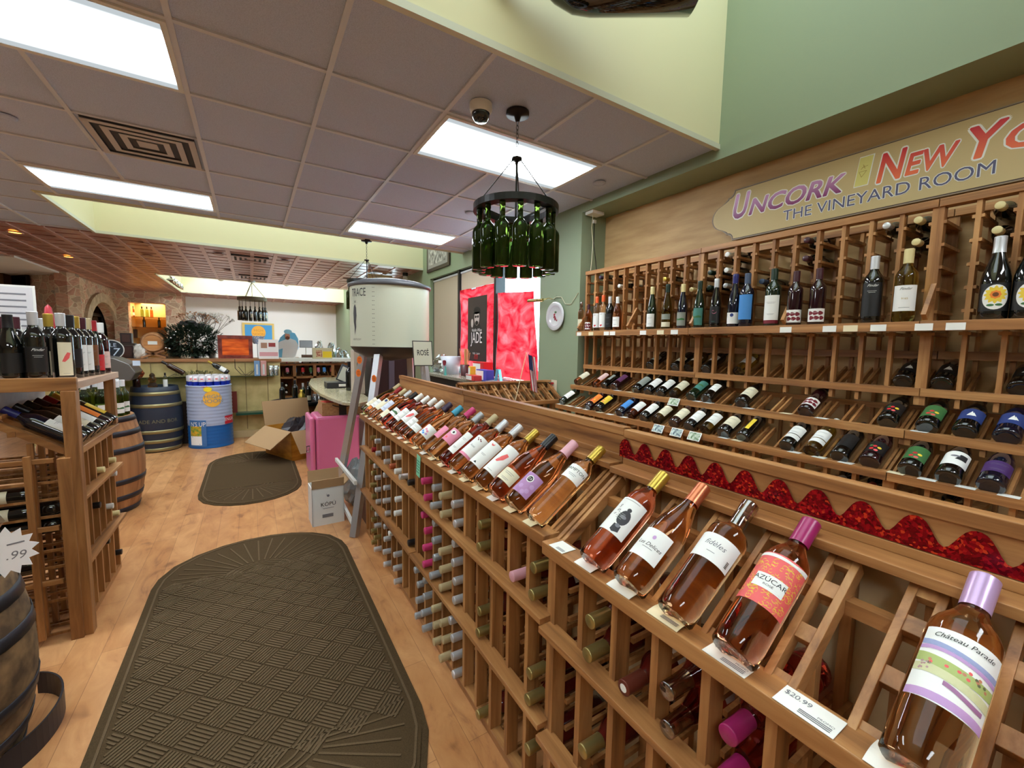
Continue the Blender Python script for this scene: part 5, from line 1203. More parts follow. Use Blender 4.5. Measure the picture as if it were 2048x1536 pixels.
# green bottles on the oak barrel
M_wcap = mat('white screw cap', (226, 228, 230), .3)
FO['wcap'] = M_wcap
k = 0
for i, (dx, dy) in enumerate([(.19, -.10), (.115, -.19), (.02, -.20), (-.075, -.19), (-.16, -.12), (.205, .0), (.11, -.09), (.015, -.10), (-.08, -.09), (.13, .01), (.04, .0), (-.05, .0), (-.14, -.02), (.15, .10), (.06, .1), (-.03, .1)]):
    bottle(Matrix.Translation((-1.13+dx, 4.68+dy, .772)) @ Matrix.Rotation(-PI/2+.7, 4, 'Z'), 'bordeaux', G_green, M_wcap, f'green bottle with white screw cap on the oak barrel, {ORD[i if i < 5 else i-5 if i < 11 else i-11]} of the {"front" if i < 5 else "middle" if i < 11 else "back"} cluster', 'wine bottle', 'green screw-cap bottles on the oak barrel', (P_white, .05, .13, 2.2, a_landscape) if i < 7 else None, seg=16, cl=.05, s=1.05)

# ================================================================== white drum on its stand
def hoopdrum():
    cx, cy, R = 1.005, 3.56, .318
    r = empty('display_drum', (cx, cy, 0), 'large white drum with a dark lid standing on metal legs', 'display drum')
    Mw = mat('drum white', (206, 210, 190), .35); Mb = mat('drum charcoal', (44, 44, 48), .4)
    MB().lathe([(R, C-.03), (R*1.005, C+.2), (R, C+.455)], 48, cap=False).build('drum_body', Mw, r)
    MB().lathe([(R+.006, C+.445), (R+.016, C+.452), (R+.016, C+.472), (R*.8, C+.50), (R*.4, C+.522), (.001, C+.53)], 48, cap=False).build('lid', mat('drum lid', (96, 98, 104), .4), r)
    MB().lathe([(R+.003, C-.03), (R*.9, C-.075), (R*.6, C-.12), (.001, C-.15)], 48, cap=False).build('drum_base', Mb, r)
    for i, (fx, fy) in enumerate(((-.40, -.42), (-.40, .36), (.36, -.34), (.36, .42))):
        tx, ty = (-.14, -.18, .22, .22)[i], fy*.42; b = MB()
        b.bar((tx, ty, C-.05), (fx, fy, .0), .05, .05); b.build('leg', mat('brushed steel', (196, 198, 202), .38, .7), r)
    MB().bar((-.38, -.40, .40), (-.395, .34, .40), .02, .03).build('brace', M_white, r); MB().bar((-.395, -.40, .07), (-.395, .34, .10), .02, .03).build('brace', M_white, r)
    f = math.atan2(-cy, -cx)        # direction of the viewer
    b = MB(); wrap_text(b, 'TRACE', .088, R+.002, C+.385, phi=f-.86, sx=.62); b.build('lettering', mat('drum lettering', (50, 52, 50), .5), r)
    b = MB(); wrap_text(b, '. . W .', .03, R+.002, C+.315, phi=f-1.0); wrap_text(b, 'KENTUCKY', .020, R+.002, C+.025, phi=f-.92); b.build('lettering', mat('drum lettering', (50, 52, 50), .5), r)
    b = MB()
    for i in range(14):
        for s in (0, 1): wrap_poly(b, [(-.004, -.0015), (.004, -.0015), (.004, .0015), (-.004, .0015)], R+.002, C+.42-.033*i, phi=f-.42+.035*s)
    b.build('rivet_line', M_ink, r)
    b = MB(); wrap_poly(b, [(-.012, .10), (.006, .12), (.022, .09), (.026, .03), (.018, -.02), (.02, -.06), (.008, -.1), (.0, -.12), (-.004, -.06), (-.016, -.02), (-.02, .05)], R+.002, C+.18, phi=f-1.0); b.build('animal_print', mat('dark print', (70, 70, 74), .6), r)
    Mo = mat('orange sticker', (240, 120, 30), .5)
    for i, (px, py, y) in enumerate(((719, 720, 3.155), (717, 746, 3.15), (748, 757, 3.30))):
        p = at(px, py, 'y', y); st = MB(); n = 20; P = plane_m(p-Vector((cx, cy, 0)), (.85, -.53, 0), (0, 0, 1)); st.prism(blob(0, 0, .018, .028, n, .05, 10), .001, P); so = st.build('price_sticker', Mo, r)
        q = MB(); 
        for j in (-1, 0, 1): q.box(-.010, .010, j*.012-.002, j*.012+.002, .0012, .0016, P)
        q.build('sticker_print', mat('brown sticker print', (150, 60, 20), .5), so)
hoopdrum()
# framed card on the rack end
r = empty('card_stand', (1.14, 3.15, C-.245), 'framed card reading ROSÉ on a steel post behind the rack end', 'sign stand')
MB().cyl((0, .01, 0), (.0, .01, .10), .008, 10).build('post', mat('brushed steel', (196, 198, 202), .38, .7), r)
P = plane_m((0, 0, .17), (.97, -.1, .0), (-.06, 0, 1))
MB().box(-.078, .078, -.098, .098, -.004, .0, P).build('frame', mat('grey card frame', (66, 64, 62), .5), r); MB().box(-.071, .071, -.091, .091, .0, .001, P).build('card', mat('pale green card', (206, 206, 188), .6), r)
lettering('ROSÉ', .060, P @ Matrix.Translation((0, .004, .001)), M_ink, r, .0005, sx=.66, offset=.012)
ORDX = ORD+['twelfth', 'thirteenth', 'fourteenth', 'fifteenth', 'sixteenth']
# ================================================================== fridge, boxes, checkout
M_card = noisy('cardboard', (150, 114, 76), (176, 138, 96), 40, .85, .05); M_cardi = mat('cardboard inside', (172, 138, 100), .9)
def open_box(name, c, w, d, h, m, label, rz=0, flaps=(.5, .5, .5, .5), cat='cardboard box', t=.006, ang=(40, 40, 40, 40)):
    r = empty(name, c, label, cat, rz=rz); b = MB()
    b.box(-w/2, w/2, -d/2, d/2, 0, t); b.box(-w/2, w/2, -d/2, -d/2+t, t, h); b.box(-w/2, w/2, d/2-t, d/2, t, h); b.box(-w/2, -w/2+t, -d/2, d/2, t, h); b.box(w/2-t, w/2, -d/2, d/2, t, h)
    b.build('box_body', m, r)
    for k, (ux, uy, ln, half) in enumerate(((0, -1, d, w/2), (0, 1, d, w/2), (-1, 0, w, d/2), (1, 0, w, d/2))):
        if not flaps[k]: continue
        L = flaps[k]*ln; a = math.radians(ang[k]); b = MB()
        p0 = Vector((ux*w/2, uy*d/2, h)); p1 = p0+Vector((ux*math.cos(a)*L, uy*math.cos(a)*L, math.sin(a)*L)); sd = Vector((-uy, ux, 0))*half
        nrm = (p1-p0).cross(sd).normalized()*t/2
        vs = [p0-sd-nrm, p0+sd-nrm, p1+sd-nrm, p1-sd-nrm, p0-sd+nrm, p0+sd+nrm, p1+sd+nrm, p1-sd+nrm]
        b.add(vs, [(0, 3, 2, 1), (4, 5, 6, 7), (0, 1, 5, 4), (1, 2, 6, 5), (2, 3, 7, 6), (3, 0, 4, 7)]); b.build('flap', M_cardi, r)
    return r
M_tape = noisy('taped cardboard', (176, 112, 30), (206, 142, 52), 7, .3, .1, .002, sc=(1, 1, 3))
bb = open_box('cardboard_box', (.52, 5.95, 0), .60, .62, .36, M_tape, 'big open cardboard box wrapped in orange tape, full of dark plastic', .42, (.5, .5, .5, .5), ang=(-50, 78, -35, 60))
crumple('plastic_bag', (.50, 5.95, .012), .25, (.95, .95, 1.0), mat('dark crumpled plastic', (58, 54, 60), .22, .1, .4), 'dark crumpled plastic filling the big open cardboard box', 'plastic bag', 9)
def kopu():
    r = open_box('wine_case', (.475, 3.56, 0), .235, .19, .30, mat('white case card', (222, 222, 220), .6), 'white open wine case with black lettering standing on the floor', .03, (.36, .5, 0, .35), 'wine case', ang=(82, 84, 30, 45))
    P = plane_m((0, -.0965, .165), (1, 0, 0), (0, 0, 1)); lettering('KÓPÚ', .042, P, M_ink, r, .0005)
    b = MB(); b.box(-.045, .035, -.105, -.078, 0, .0006, P); b.box(-.012, -.010, .07, .085, 0, .0006, P); b.box(-.04, .04, -.033, -.030, 0, .0005, P)
    b.prism(blob(0, .068, .010, .010, 16), .0006, P); b.build('case_print', M_greyink, r)
kopu()
def fridge():
    r = empty('mini_fridge', (.74, 4.86, 0), 'pink retro mini fridge with rounded corners and chrome handle', 'fridge'); Mp = mat('fridge pink', (226, 120, 170), .3, 0, .3)
    b = MB(); b.box(-.20, .24, -.20, .24, .03, .66); b.build('cabinet', Mp, r, .025)
    b = MB(); b.box(-.255, -.205, -.20, .24, .035, .66); dr = b.build('door', Mp, r, .022)
    b = MB(); b.tube([(-.256, -.16, .30), (-.285, -.16, .30), (-.285, -.16, .36), (-.256, -.16, .36)], .006); b.box(-.262, -.254, -.185, -.13, .315, .345); b.build('handle', mat('chrome', (200, 200, 204), .12, 1), dr)
    b = MB()
    for x in (-.16, .2):
        for y in (-.16, .2): b.cyl((x, y, 0), (x, y, .03), .015, 10)
    b.build('foot', M_black, r)
fridge()
r = empty('cardboard_box', (.81, 4.86, .661), 'closed cardboard parcel with black tape on the pink fridge', 'cardboard box'); b = MB(); b.box(-.20, .20, -.15, .15, 0, .135); b.build('box_body', M_card, r, .002)
b = MB(); b.box(-.035, .04, -.1515, -.150, 0, .1355); b.box(-.035, .04, -.15, .15, .135, .1362); b.build('tape', M_ink, r)
b = MB(); pts = [(-.10+.02*i, -.152, .085-.0011*(i-5)**2*-1) for i in range(11)]
for u, v in zip(pts, pts[1:]): b.bar(u, v, .002, .010)
b.build('curved_print', M_ink, r)
for i, (c, dx, rz, lb) in enumerate(((('magazine red', (206, 60, 60)), -.10, .3, 'white and red magazine on top of the parcel'), (('magazine teal', (70, 140, 170)), .07, -.2, 'blue-green magazine on top of the parcel'), (('magazine lime', (160, 186, 90)), .03, .15, 'lime magazine lying over the blue-green one'))):
    b = MB(); b.box(-.08, .08, -.06, .06, 0, .006); b.box(-.06, .02, -.04, .03, .006, .0065); o = b.build('magazine', mat(*c, .4)); o.location = (.81+dx, 4.84+.03*(i-1), .798+.0075*i); o.rotation_euler = (0, 0, rz); tag(o, lb, 'magazine')
crumple('crumpled_paper', (.73, 4.80, .822), .035, (1.4, 1, .8), mat('grey paper', (200, 204, 206), .5), 'grey crumpled wrap on the parcel', 'paper', 2)
# dark cabinet behind the drum legs with a bag on top
b = MB(); b.box(-.20, .28, -.2, .2, .02, C-.11); r = empty('cabinet', (1.28, 4.75, 0), 'dark maroon cabinet standing behind the drum legs', 'cabinet'); b.build('cabinet_body', mat('maroon cabinet', (52, 30, 36), .35), r, .004)
b = MB(); b.box(-.02, .04, -.212, -.2, .1, C-.15); b.box(.18, .26, -.212, -.2, .1, C-.15); b.build('door', mat('grey violet door', (96, 88, 104), .35), r, .002)
b = MB(); b.cyl((-.12, -.1, C-.115), (-.12, -.1, C-.09), .02, 10); b.cyl((.0, -.1, C-.115), (.0, -.1, C-.095), .015, 10); b.build('knob', M_black, r)
crumple('plastic_bag', (1.42, 4.75, C-.108), .13, (1.2, 1, .75), clearglass('white film bag', (224, 220, 228), .5), 'white plastic bag on the dark maroon cabinet', 'plastic bag', 7)
# maroon board beside rack end + wrapped grey bundle
b = MB(); b.box(0, .045, 0, .30, 0, .82); o = b.build('board', mat('maroon board', (70, 34, 36), .4)); o.location = (.73, 3.22, 0); tag(o, 'narrow dark maroon board standing at the far end of the rosé rack', 'board')
crumple('wrapped_bundle', (.77, 3.80, 0), .13, (.85, 1.1, 1.7), mat('grey plastic film', (128, 134, 138), .25, 0, .4), 'grey plastic wrapped bundle under the drum stand', 'bundle', 12)
# checkout counter
def counter():
    px = [(617, 766), (624, 774), (640, 786), (660, 795), (684, 803), (720, 806), (745, 800)]
    z = C-.55; P0 = [at(x, y, 'z', z) for x, y in px]; P0 = [(min(p.x, 1.05), p.y) for p in P0]
    poly = P0+[(1.05, 5.1), (1.35, 5.1), (1.35, 7.0), (.95, 7.1), (.75, 6.9)]
    r = empty('checkout_counter', (.95, 6.2, 0), 'checkout counter with curved pale granite top', 'counter')
    b = MB(); b.prism([(x-.95, y-6.2) for x, y in poly[::-1]], .035, Matrix.Translation((0, 0, z-.035))); b.build('countertop', noisy('pale granite', (150, 142, 112), (196, 188, 156), 90, .15, 0), r, .006)
    b = MB(); b.box(.10, .36, -.5, .8, 0, z-.035); b.build('counter_body', mat('counter olive', (100, 96, 70), .6), r)
    b = MB(); b.prism([(0, 0), (.26, 0), (.20, -.05), (.06, -.10), (.0, -.22)], .05, Matrix(((-1, 0, 0, 0), (0, 0, 1, -.9+.45), (0, 1, 0, z-.036), (0, 0, 0, 1)))); b.build('bracket', mat('dark bracket', (60, 54, 44), .5), r)
counter()
ct = C-.549
r = empty('carton', (.98, 4.75, ct), 'tall pale carton with a dark oval hand hole on the counter', 'carton'); b = MB(); b.box(-.055, .055, -.09, .09, 0, .47); b.build('carton_body', mat('pale carton', (196, 182, 166), .7), r, .003)
b = MB(); b.prism(blob(0, 0, .006, .04, 14), .001, plane_m((-.02, -.0905, .30), (1, 0, 0), (0, 0, 1))); b.build('hand_hole', M_ink, r)
p = at(672, 760, 'z', ct); r = empty('card_reader_dock', (.88, 5.45, ct), 'black cash register base with a tilted receipt display', 'register'); b = MB(); b.box(-.13, .13, -.12, .12, 0, .07); b.build('register_base', mat('register black', (44, 44, 48), .4), r, .006)
b = MB(); b.bar((.05, 0, .07), (.13, .02, .26), .14, .02, (0, 1, 0)); b.build('display', mat('display grey', (70, 72, 76), .3), r); b = MB(); b.bar((.046, -.03, .085), (.116, -.012, .235), .10, .012, (0, 1, 0)); b.build('display_paper', mat('pale display sheet', (176, 178, 160), .5), r); b = MB(); b.box(.0, .08, -.1225, -.12, .02, .05); b.build('port_plate', M_tagw, r)
r = bottle(Matrix.Translation((.95, 5.05, ct)), 'bordeaux', G_dark, FO['black'], 'black bottle on the counter beside the pale carton', 'wine bottle', None, None, seg=16, s=1.1)

# ================================================================== bar at the back
BY = 7.32
M_faux = noisy('yellow faux stone', (176, 156, 100), (206, 188, 130), 5, .5, .05); M_barw = wood('bar top wood', (120, 78, 48), (160, 110, 70), (180, 132, 90), 'x', 8, .4)
r = empty('bar_counter', (-.7, BY, 0), 'long bar faced in yellow stone panels with a wooden top', 'bar counter')
b = MB(); b.box(-1.6, 1.07, 0, .5, .1, C-.31); b.build('bar_body', M_faux, r)
b = MB()
for x in (-.9, -.45, .05, .62, .9): b.box(x-.004, x+.004, -.004, 0, .12, C-.33)
b.build('panel_seam', mat('seam', (120, 104, 66), .7), r)
b = MB(); b.box(-1.62, 1.09, -.04, .54, C-.31, C-.268); b.build('bar_top', M_barw, r, .004)
b = MB(); b.box(-1.6, 1.08, -.015, 0, 0, .10); b.build('plinth', mat('cream plinth', (214, 196, 150), .5), r)
b = MB(); b.box(-1.5, .98, -.16, -.0, C-.525, C-.515); b.build('glass_shelf', clearglass('green edge glass', (150, 176, 150), .2), r)
b = MB(); b.box(.49, .98, -.18, -.0, .355, .385); b.build('lower_shelf', mat('dark green shelf', (24, 70, 56), .3), r)
for i, (x0, x1, z0, z1, lb) in enumerate(((.44, .52, .39, .70, 'tall red-brown board leaning on the bar behind the drum'), )):
    b = MB(); b.box(0, x1-x0, 0, .02, 0, z1-z0); o = b.build('board', mat('red brown board', (120, 44, 34), .5)); p = at(463, 845, 'y', BY-.06); o.location = (p.x-.0, BY-.10, .388); tag(o, lb, 'board')
b = MB(); b.box(-.05, .05, -.0, .08, 0, .58); o = b.build('crate', mat('dark crate', (40, 26, 22), .5)); o.location = (-.80, 7.20, 0); tag(o, 'dark wooden crate between the navy barrel and the drink drum', 'crate')
# drink drum
def drinkdrum():
    cx, cy, R = -.50, 6.98, .252; r = empty('drink_drum', (cx, cy, 0), 'steel drum wrapped in white, blue and yellow drink artwork with cans on top', 'drum'); h = C-.60
    pr = [(R, 0), (R+.006, .01), (R, .02)]; z = .05
    while z < h-.03:
        pr += [(R, z), (R+.004, z+.012), (R, z+.024)]; z += .045
    pr += [(R, h-.02), (R+.007, h-.01), (R, h)]
    lo = [(a, b_) for a, b_ in pr if b_ <= .30]; hi = [(a, b_) for a, b_ in pr if b_ >= .285]
    MB().lathe(lo, 40, cap=False).build('drum_lower', mat('drum blue', (30, 100, 176), .3, .2), r); MB().lathe(hi+[(R-.02, h), (R-.02, h-.03), (.001, h-.03)], 40, cap=False).build('drum_upper', mat('drum pale blue', (176, 190, 222), .3, .2), r)
    f = math.atan2(-cy, -cx); Rr = R+.008
    b = MB(); wrap_poly(b, blob(0, 0, .105, .105, 32), Rr, h-.175, phi=f+.12); b.build('sun_disc', mat('sun yellow', (240, 180, 60), .5), r)
    b = MB(); wrap_text(b, 'HIGH', .068, Rr+.002, h-.145, phi=f+.12, sx=1.15); wrap_text(b, 'NOON', .068, Rr+.002, h-.205, phi=f+.12, sx=1.15); b.build('lettering', mat('steel lettering', (140, 150, 160), .5), r)
    b = MB(); wrap_poly(b, [(-.11, 0), (.11, 0), (.11, .16), (.11, .35), (-.11, .35), (-.11, .16)], Rr, .03, phi=f-.62); b.build('blue_panel', mat('panel blue', (60, 110, 170), .5), r)
    b = MB(); wrap_text(b, "N'S UP", .082, Rr+.002, .325, phi=f-.58, sx=.80); b.build('lettering', mat('drum white print', (240, 240, 240), .5), r)
    b = MB(); wrap_poly(b, [(-.095, .0), (.055, .0), (.055, .12), (-.095, .12)], Rr+.001, .05, phi=f-.62); b.build('white_panel', mat('drum white print', (240, 240, 240), .5), r)
    b = MB(); wrap_poly(b, [(-.095, .12), (.055, .12), (.055, .25), (-.095, .25)], Rr+.0015, .05, phi=f-.62); b.build('picture_panel', noisy('orange green print', (232, 170, 40), (90, 150, 60), 22, .5, 0), r)
    b = MB(); wrap_poly(b, [(-.08, -.055), (.08, -.055), (.08, .055), (-.08, .055)], Rr, .36, phi=f+.95); b.build('red_panel', mat('drum red', (190, 30, 50), .5), r)
    b = MB(); wrap_text(b, 'ENGIN', .062, Rr+.002, .365, phi=f+.95, sx=.9); b.build('lettering', mat('drum white print', (240, 240, 240), .5), r)
    b = MB(); wrap_poly(b, blob(0, 0, .048, .032, 36, .13, 12), Rr+.006, h-.045, phi=f-.06); b.build('burst', mat('burst yellow', (248, 220, 40), .5), r)
    b = MB(); wrap_text(b, 'NEW', .03, Rr+.008, h-.01, phi=f-.18, shear=.2); b.build('lettering', mat('burst red', (190, 30, 40), .5), r)
    k = 0
    for ring, n in ((.205, 16), (.115, 8)):
        for i in range(n):
            a = 2*PI*(i+.25)/n; x, y = cx+ring*math.cos(a), cy+ring*math.sin(a)
            o = obj('drink_can', CACHE.setdefault('can', MB().lathe([(.034, 0), (.038, .006), (.038, .08)], 16, cap=False).mesh('can', mat('can blue', (30, 60, 190), .25, .4))))
            o.location = (x, y, h-.028); tag(o, f'slim blue and white drink can, {ORDX[i]} in the {"outer" if n == 16 else "inner"} ring on the drum', 'drink can', 'drink cans on the steel drum')
            obj('can_shoulder', CACHE.setdefault('cs', MB().lathe([(.0382, .08), (.0382, .145), (.032, .152), (.031, .155), (.001, .152)], 16, cap=False).mesh('can_shoulder', mat('can white', (222, 218, 226), .3, .2))), o)
            if n == 16: q = MB(); wrap_poly(q, [(-.014, -.007), (.014, -.007), (.014, .007), (-.014, .007)], .0388, .115, phi=f); q.build('can_mark', P_coral, o)
drinkdrum()
# things on the navy barrel
nz = .83-.03
p = lambda px, y: at(px, 750, 'y', y).x
r = empty('glass_figurine', (p(304, 6.98), 6.98, nz), 'small copper tinted glass figurine on the navy barrel', 'figurine'); MB().lathe([(.03, 0), (.05, .01), (.05, .05), (.03, .075), (.042, .10), (.045, .12), (.028, .15), (.03, .17), (.02, .19), (.001, .2)], 14, cap=False).build('figurine_body', wineglass('copper glass', (216, 150, 110), 1.3, .1), r)
bottle(Matrix.Translation((p(330, 7.0), 7.0, nz)) @ Matrix.Rotation(-PI/2, 4, 'Z'), 'bordeaux', G_clear, FO['black'], 'squat clear bottle with a white and black label on the navy barrel', 'bottle', None, [(P_white, .01, .17, 2.6)], s=.66, seg=16)
r = empty('copper_lamp', (p(272, 6.98), 6.98, nz), 'dark bottle topped with a copper foil wrap on the navy barrel', 'wrapped bottle'); MB().lathe([(.035, 0), (.04, .01), (.04, .12), (.02, .16), (.001, .17)], 14, cap=False).build('bottle_body', mat('brown glass dark', (40, 20, 14), .1), r)
rr = random.Random(3); b = MB(); vs = []; fs = []
for i in range(9):
    for j in range(14): t, q = PI*i/8, 2*PI*j/14; R_ = .075*(1+rr.uniform(-.22, .22)); vs.append((R_*math.sin(t)*math.cos(q), R_*math.sin(t)*math.sin(q), .20-R_*math.cos(t)))
for i in range(8):
    for j in range(14): fs.append((i*14+j, i*14+(j+1) % 14, (i+1)*14+(j+1) % 14, (i+1)*14+j))
b.add(vs, fs); b.build('copper_foil', mat('copper foil wrap', (210, 130, 90), .2, .9), r)
# on the bar
bt = C-.2675
def onbar(px, y=7.55): q = at(px, 716, 'y', y); return Vector((q.x, y, bt))
c = onbar(310); r = empty('tasting_barrel', c, 'small oak keg lying on a crossed wooden stand on the bar', 'keg'); b = MB()
pr = barrel_prof(.26, .115, .145, 10); Mk = Matrix.Translation((0, -.12, .215)) @ Matrix.Rotation(-PI/2, 4, 'X') @ Matrix.Rotation(.0, 4, 'Y'); b.lathe([(.1, .012)]+pr, 24, Mk, cap=False); b.build('staves', wood('keg staves', (140, 90, 54), (176, 122, 78), (200, 150, 104), 'y', 9, .5), r)
b = MB(); b.lathe([(.102, .012), (.001, .012)], 24, Mk, cap=False, smooth=False); b.build('head', wood('keg head', (160, 100, 52), (196, 134, 76), (214, 156, 96), 'x', 9, .5), r)
b = MB(); b.lathe([(.118, .02), (.124, .045)], 24, Mk, cap=False); b.lathe([(.147, .10), (.148, .125)], 24, Mk, cap=False); b.build('hoop', mat('copper hoop', (150, 96, 60), .4, .6), r)
b = MB(); b.bar((-.13, -.10, 0.01), (.12, -.10, .11), .03, .025); b.bar((.13, -.10, 0.01), (-.12, -.10, .11), .03, .025); b.bar((-.13, .1, 0.01), (.12, .1, .11), .03, .025); b.bar((.13, .1, 0.01), (-.12, .1, .11), .03, .025); b.build('stand', M_barw, r)
b = MB(); b.box(-.05, .05, -.1095, -.108, .19, .235); b.build('name_plate', M_white, r)
c = onbar(472, 7.42); r = empty('framed_screen', c, 'red-brown framed panel with a glowing orange picture on the bar', 'framed picture'); b = MB(); w, h, e = .43/2, .34, .05
b.box(-w, w, 0, .03, 0, e); b.box(-w, w, 0, .03, h-e, h); b.box(-w, -w+e, 0, .03, e, h-e); b.box(w-e, w, 0, .03, e, h-e); b.build('frame', noisy('mahogany frame', (92, 30, 26), (140, 60, 46), 12, .35, .1), r)
b = MB(); b.box(-w+e, w-e, .012, .02, e, h-e); b.build('picture', noisy('orange copper sheet', (190, 60, 10), (250, 120, 40), 4, .3, 0, sc=(1, 1, 6)), r)
# evergreen garland heap: a small tree
def foliage(name, c, rx, ry, rz, n, m, label, cat, ln=.06, seed=1, trunk=None):
    rr = random.Random(seed); r = empty(name, c, label, cat); b = MB()
    for i in range(n):
        while True:
            x, y, z = rr.uniform(-1, 1), rr.uniform(-1, 1), rr.uniform(-1, 1)
            if x*x+y*y+z*z < 1 and x*x+y*y+z*z > .25: break
        p0 = Vector((x*rx, y*ry, rz+z*rz*.95)); d = Vector((x+rr.uniform(-.6, .6), y+rr.uniform(-.6, .6), z*.6+rr.uniform(-.5, .6))).normalized()*ln
        s_ = d.cross(Vector((0, 0, 1))).normalized()*ln*.12; q = p0+d
        if q.z < 0: continue
        b.add([p0-s_, p0+s_, q+s_*.3, q-s_*.3], [(0, 1, 2, 3)])
        for t in (.3, .6): w_ = p0+d*t; b.add([w_, w_+s_*2.4+d*.25, w_+d*.2, w_-s_*2.4+d*.25], [(0, 1, 2), (0, 2, 3)])
    b.build('needles', m, r); return r
r = foliage('evergreen_tree', onbar(385), .36, .20, .25, 2600, mat('pine green', (44, 62, 46), .7), 'bushy dark evergreen tabletop tree with silver baubles on the bar', 'tabletop tree', .07, 4)
MB().cyl((0, 0, 0), (0, 0, .3), .02, 8).build('trunk', M_barw, r); rr = random.Random(8)
for i in range(9): o = MB().sphere((rr.uniform(-.28, .28), -.17, rr.uniform(.06, .38)), .014, 10).build('bauble', mat('silver bauble', (210, 210, 214), .15, .9), r)
b = MB(); b.bar((-.12, -.02, .50), (.16, -.02, .47), .05, .05); b.sphere((.0, -.02, .51), .045, 8, (1.6, 1, .7)); b.build('black_bow', mat('black ribbon', (20, 18, 20), .3), r)
def twigs(name, c, h, n, m, label, seed, tips, spread=.8):
    rr = random.Random(seed); r = empty(name, c, label, 'branch arrangement'); b = MB(); tp = MB()
    def grow(p, d, L, w_, k):
        q = p+d*L; b.bar(p, q, w_, w_)
        if k == 0:
            tp.sphere(q, .009, 6); return
        for _ in range(3): grow(q, (d+Vector((rr.uniform(-spread, spread), rr.uniform(-spread, spread)*.6, rr.uniform(-.25, .4)))).normalized(), L*.68, w_*.6, k-1)
    for i in range(n): grow(Vector((0, 0, 0)), Vector((rr.uniform(-.5, .5), rr.uniform(-.2, .2), 1)).normalized(), h*.34, .008, 3)
    b.build('branches', m, r); tp.build('blossoms', tips, r)
twigs('twig_arrangement', onbar(425, 7.72)+Vector((0, 0, .14)), .66, 5, mat('dark twig', (60, 50, 44), .7), 'white blossom twigs standing behind the evergreen on the bar', 3, mat('white blossom', (226, 224, 220), .6))
twigs('twig_arrangement', onbar(392, 7.74)+Vector((0, 0, .14)), .66, 4, mat('tan twig', (150, 110, 80), .7), 'tan dried twigs rising over the evergreen on the bar', 5, mat('dry tip', (176, 130, 100), .6))
b = MB(); b.cyl((0, 0, 0), (0, 0, .14), .04, 14, .06); 
for px, lb, m in ((425, 'white vase holding the white blossom twigs', M_white), (392, 'dark vase hidden behind the evergreen on the bar', M_black)):
    o = obj('vase', b.mesh('vase', m)); o.location = onbar(px, 7.72 if px == 425 else 7.74); tag(o, lb, 'vase')
crumple('tissue_wrap', onbar(284, 7.5), .085, (1, .8, 1.3), mat('white tissue', (214, 208, 200), .6), 'white tissue wrapped gift beside the keg on the bar', 'gift wrap', 6)
for px, y, w, h, m, lb, z0 in ((257, 7.6, .13, .17, mat('dark frame box', (52, 28, 24), .4), 'dark square framed box at the left of the keg on the bar', 0), (350, 7.64, .13, .22, mat('red brown box', (84, 40, 30), .4), 'dark red-brown box between the keg and the evergreen', .07), (350, 7.64, .14, .07, mat('tan box', (150, 130, 90), .6), 'tan box under the dark red-brown one on the bar', 0), (256, 7.8, .12, .14, mat('dark photo', (44, 24, 22), .4), 'dark picture standing higher behind the framed box on the bar', .20)):
    r = empty('display_box', onbar(px, y)+Vector((0, 0, z0)), lb, 'box'); MB().box(-w/2, w/2, -.05, .05, 0, h).build('box_body', m, r, .003); MB().box(-w/2+.02, w/2-.02, -.052, -.05, .02, h-.02).build('front_panel', mat('panel brown', (70, 38, 30), .5), r)
b = MB(); b.box(-.09, .09, -.06, .06, 0, .20); o = b.build('pedestal', mat('dark pedestal', (60, 44, 34), .6)); o.location = onbar(256, 7.8); tag(o, 'dark pedestal carrying the rear picture on the bar', 'pedestal')
# round sign 17
c = onbar(219, 7.2)+Vector((.0, .12, .0)); r = empty('round_sign', c, 'round black sign with pale numerals at the left end of the bar', 'sign'); P = plane_m((0, 0, .12), (1, 0, 0), (0, 0, 1)); b = MB(); b.prism(blob(0, 0, .125, .125, 36), .012, P); b.build('rim', M_white, r); b = MB(); b.prism(blob(0, 0, .116, .116, 36), .013, P); b.build('disc', mat('chalk black', (30, 34, 42), .4), r)
lettering('OLE', .07, P @ Matrix.Translation((-.01, .055, .0135)), mat('pale sign letters', (200, 214, 232), .5), r); lettering('17', .14, P @ Matrix.Translation((.0, -.035, .0135)), mat('pale sign letters', (200, 214, 232), .5), r, shear=.2)
# grey rounded chest left of the bar
r = empty('grey_hood', (-1.62, 6.55, 0), 'grey curved metal hood at the left end of the bar', 'hood'); b = MB(); pts = [(0, 0), (.55, 0), (.60, .10), (.55, .20), (.42, .27), (.2, .30), (0, .30)]; b.prism(pts, .4, Matrix(((1, 0, 0, -.15), (0, 0, 1, 0), (0, 1, 0, C-.50), (0, 0, 0, 1)))); b.build('hood_shell', mat('brushed grey', (110, 108, 106), .3, .5), r, .01); MB().box(-.10, .25, .03, .37, 0, C-.50).build('hood_base', mat('dark base', (50, 46, 42), .6), r)
b = MB(); b.box(.43, .50, -.002, 0, C-.32, C-.26); b.build('reflective_label', mat('pale label blue', (190, 206, 226), .3), r)
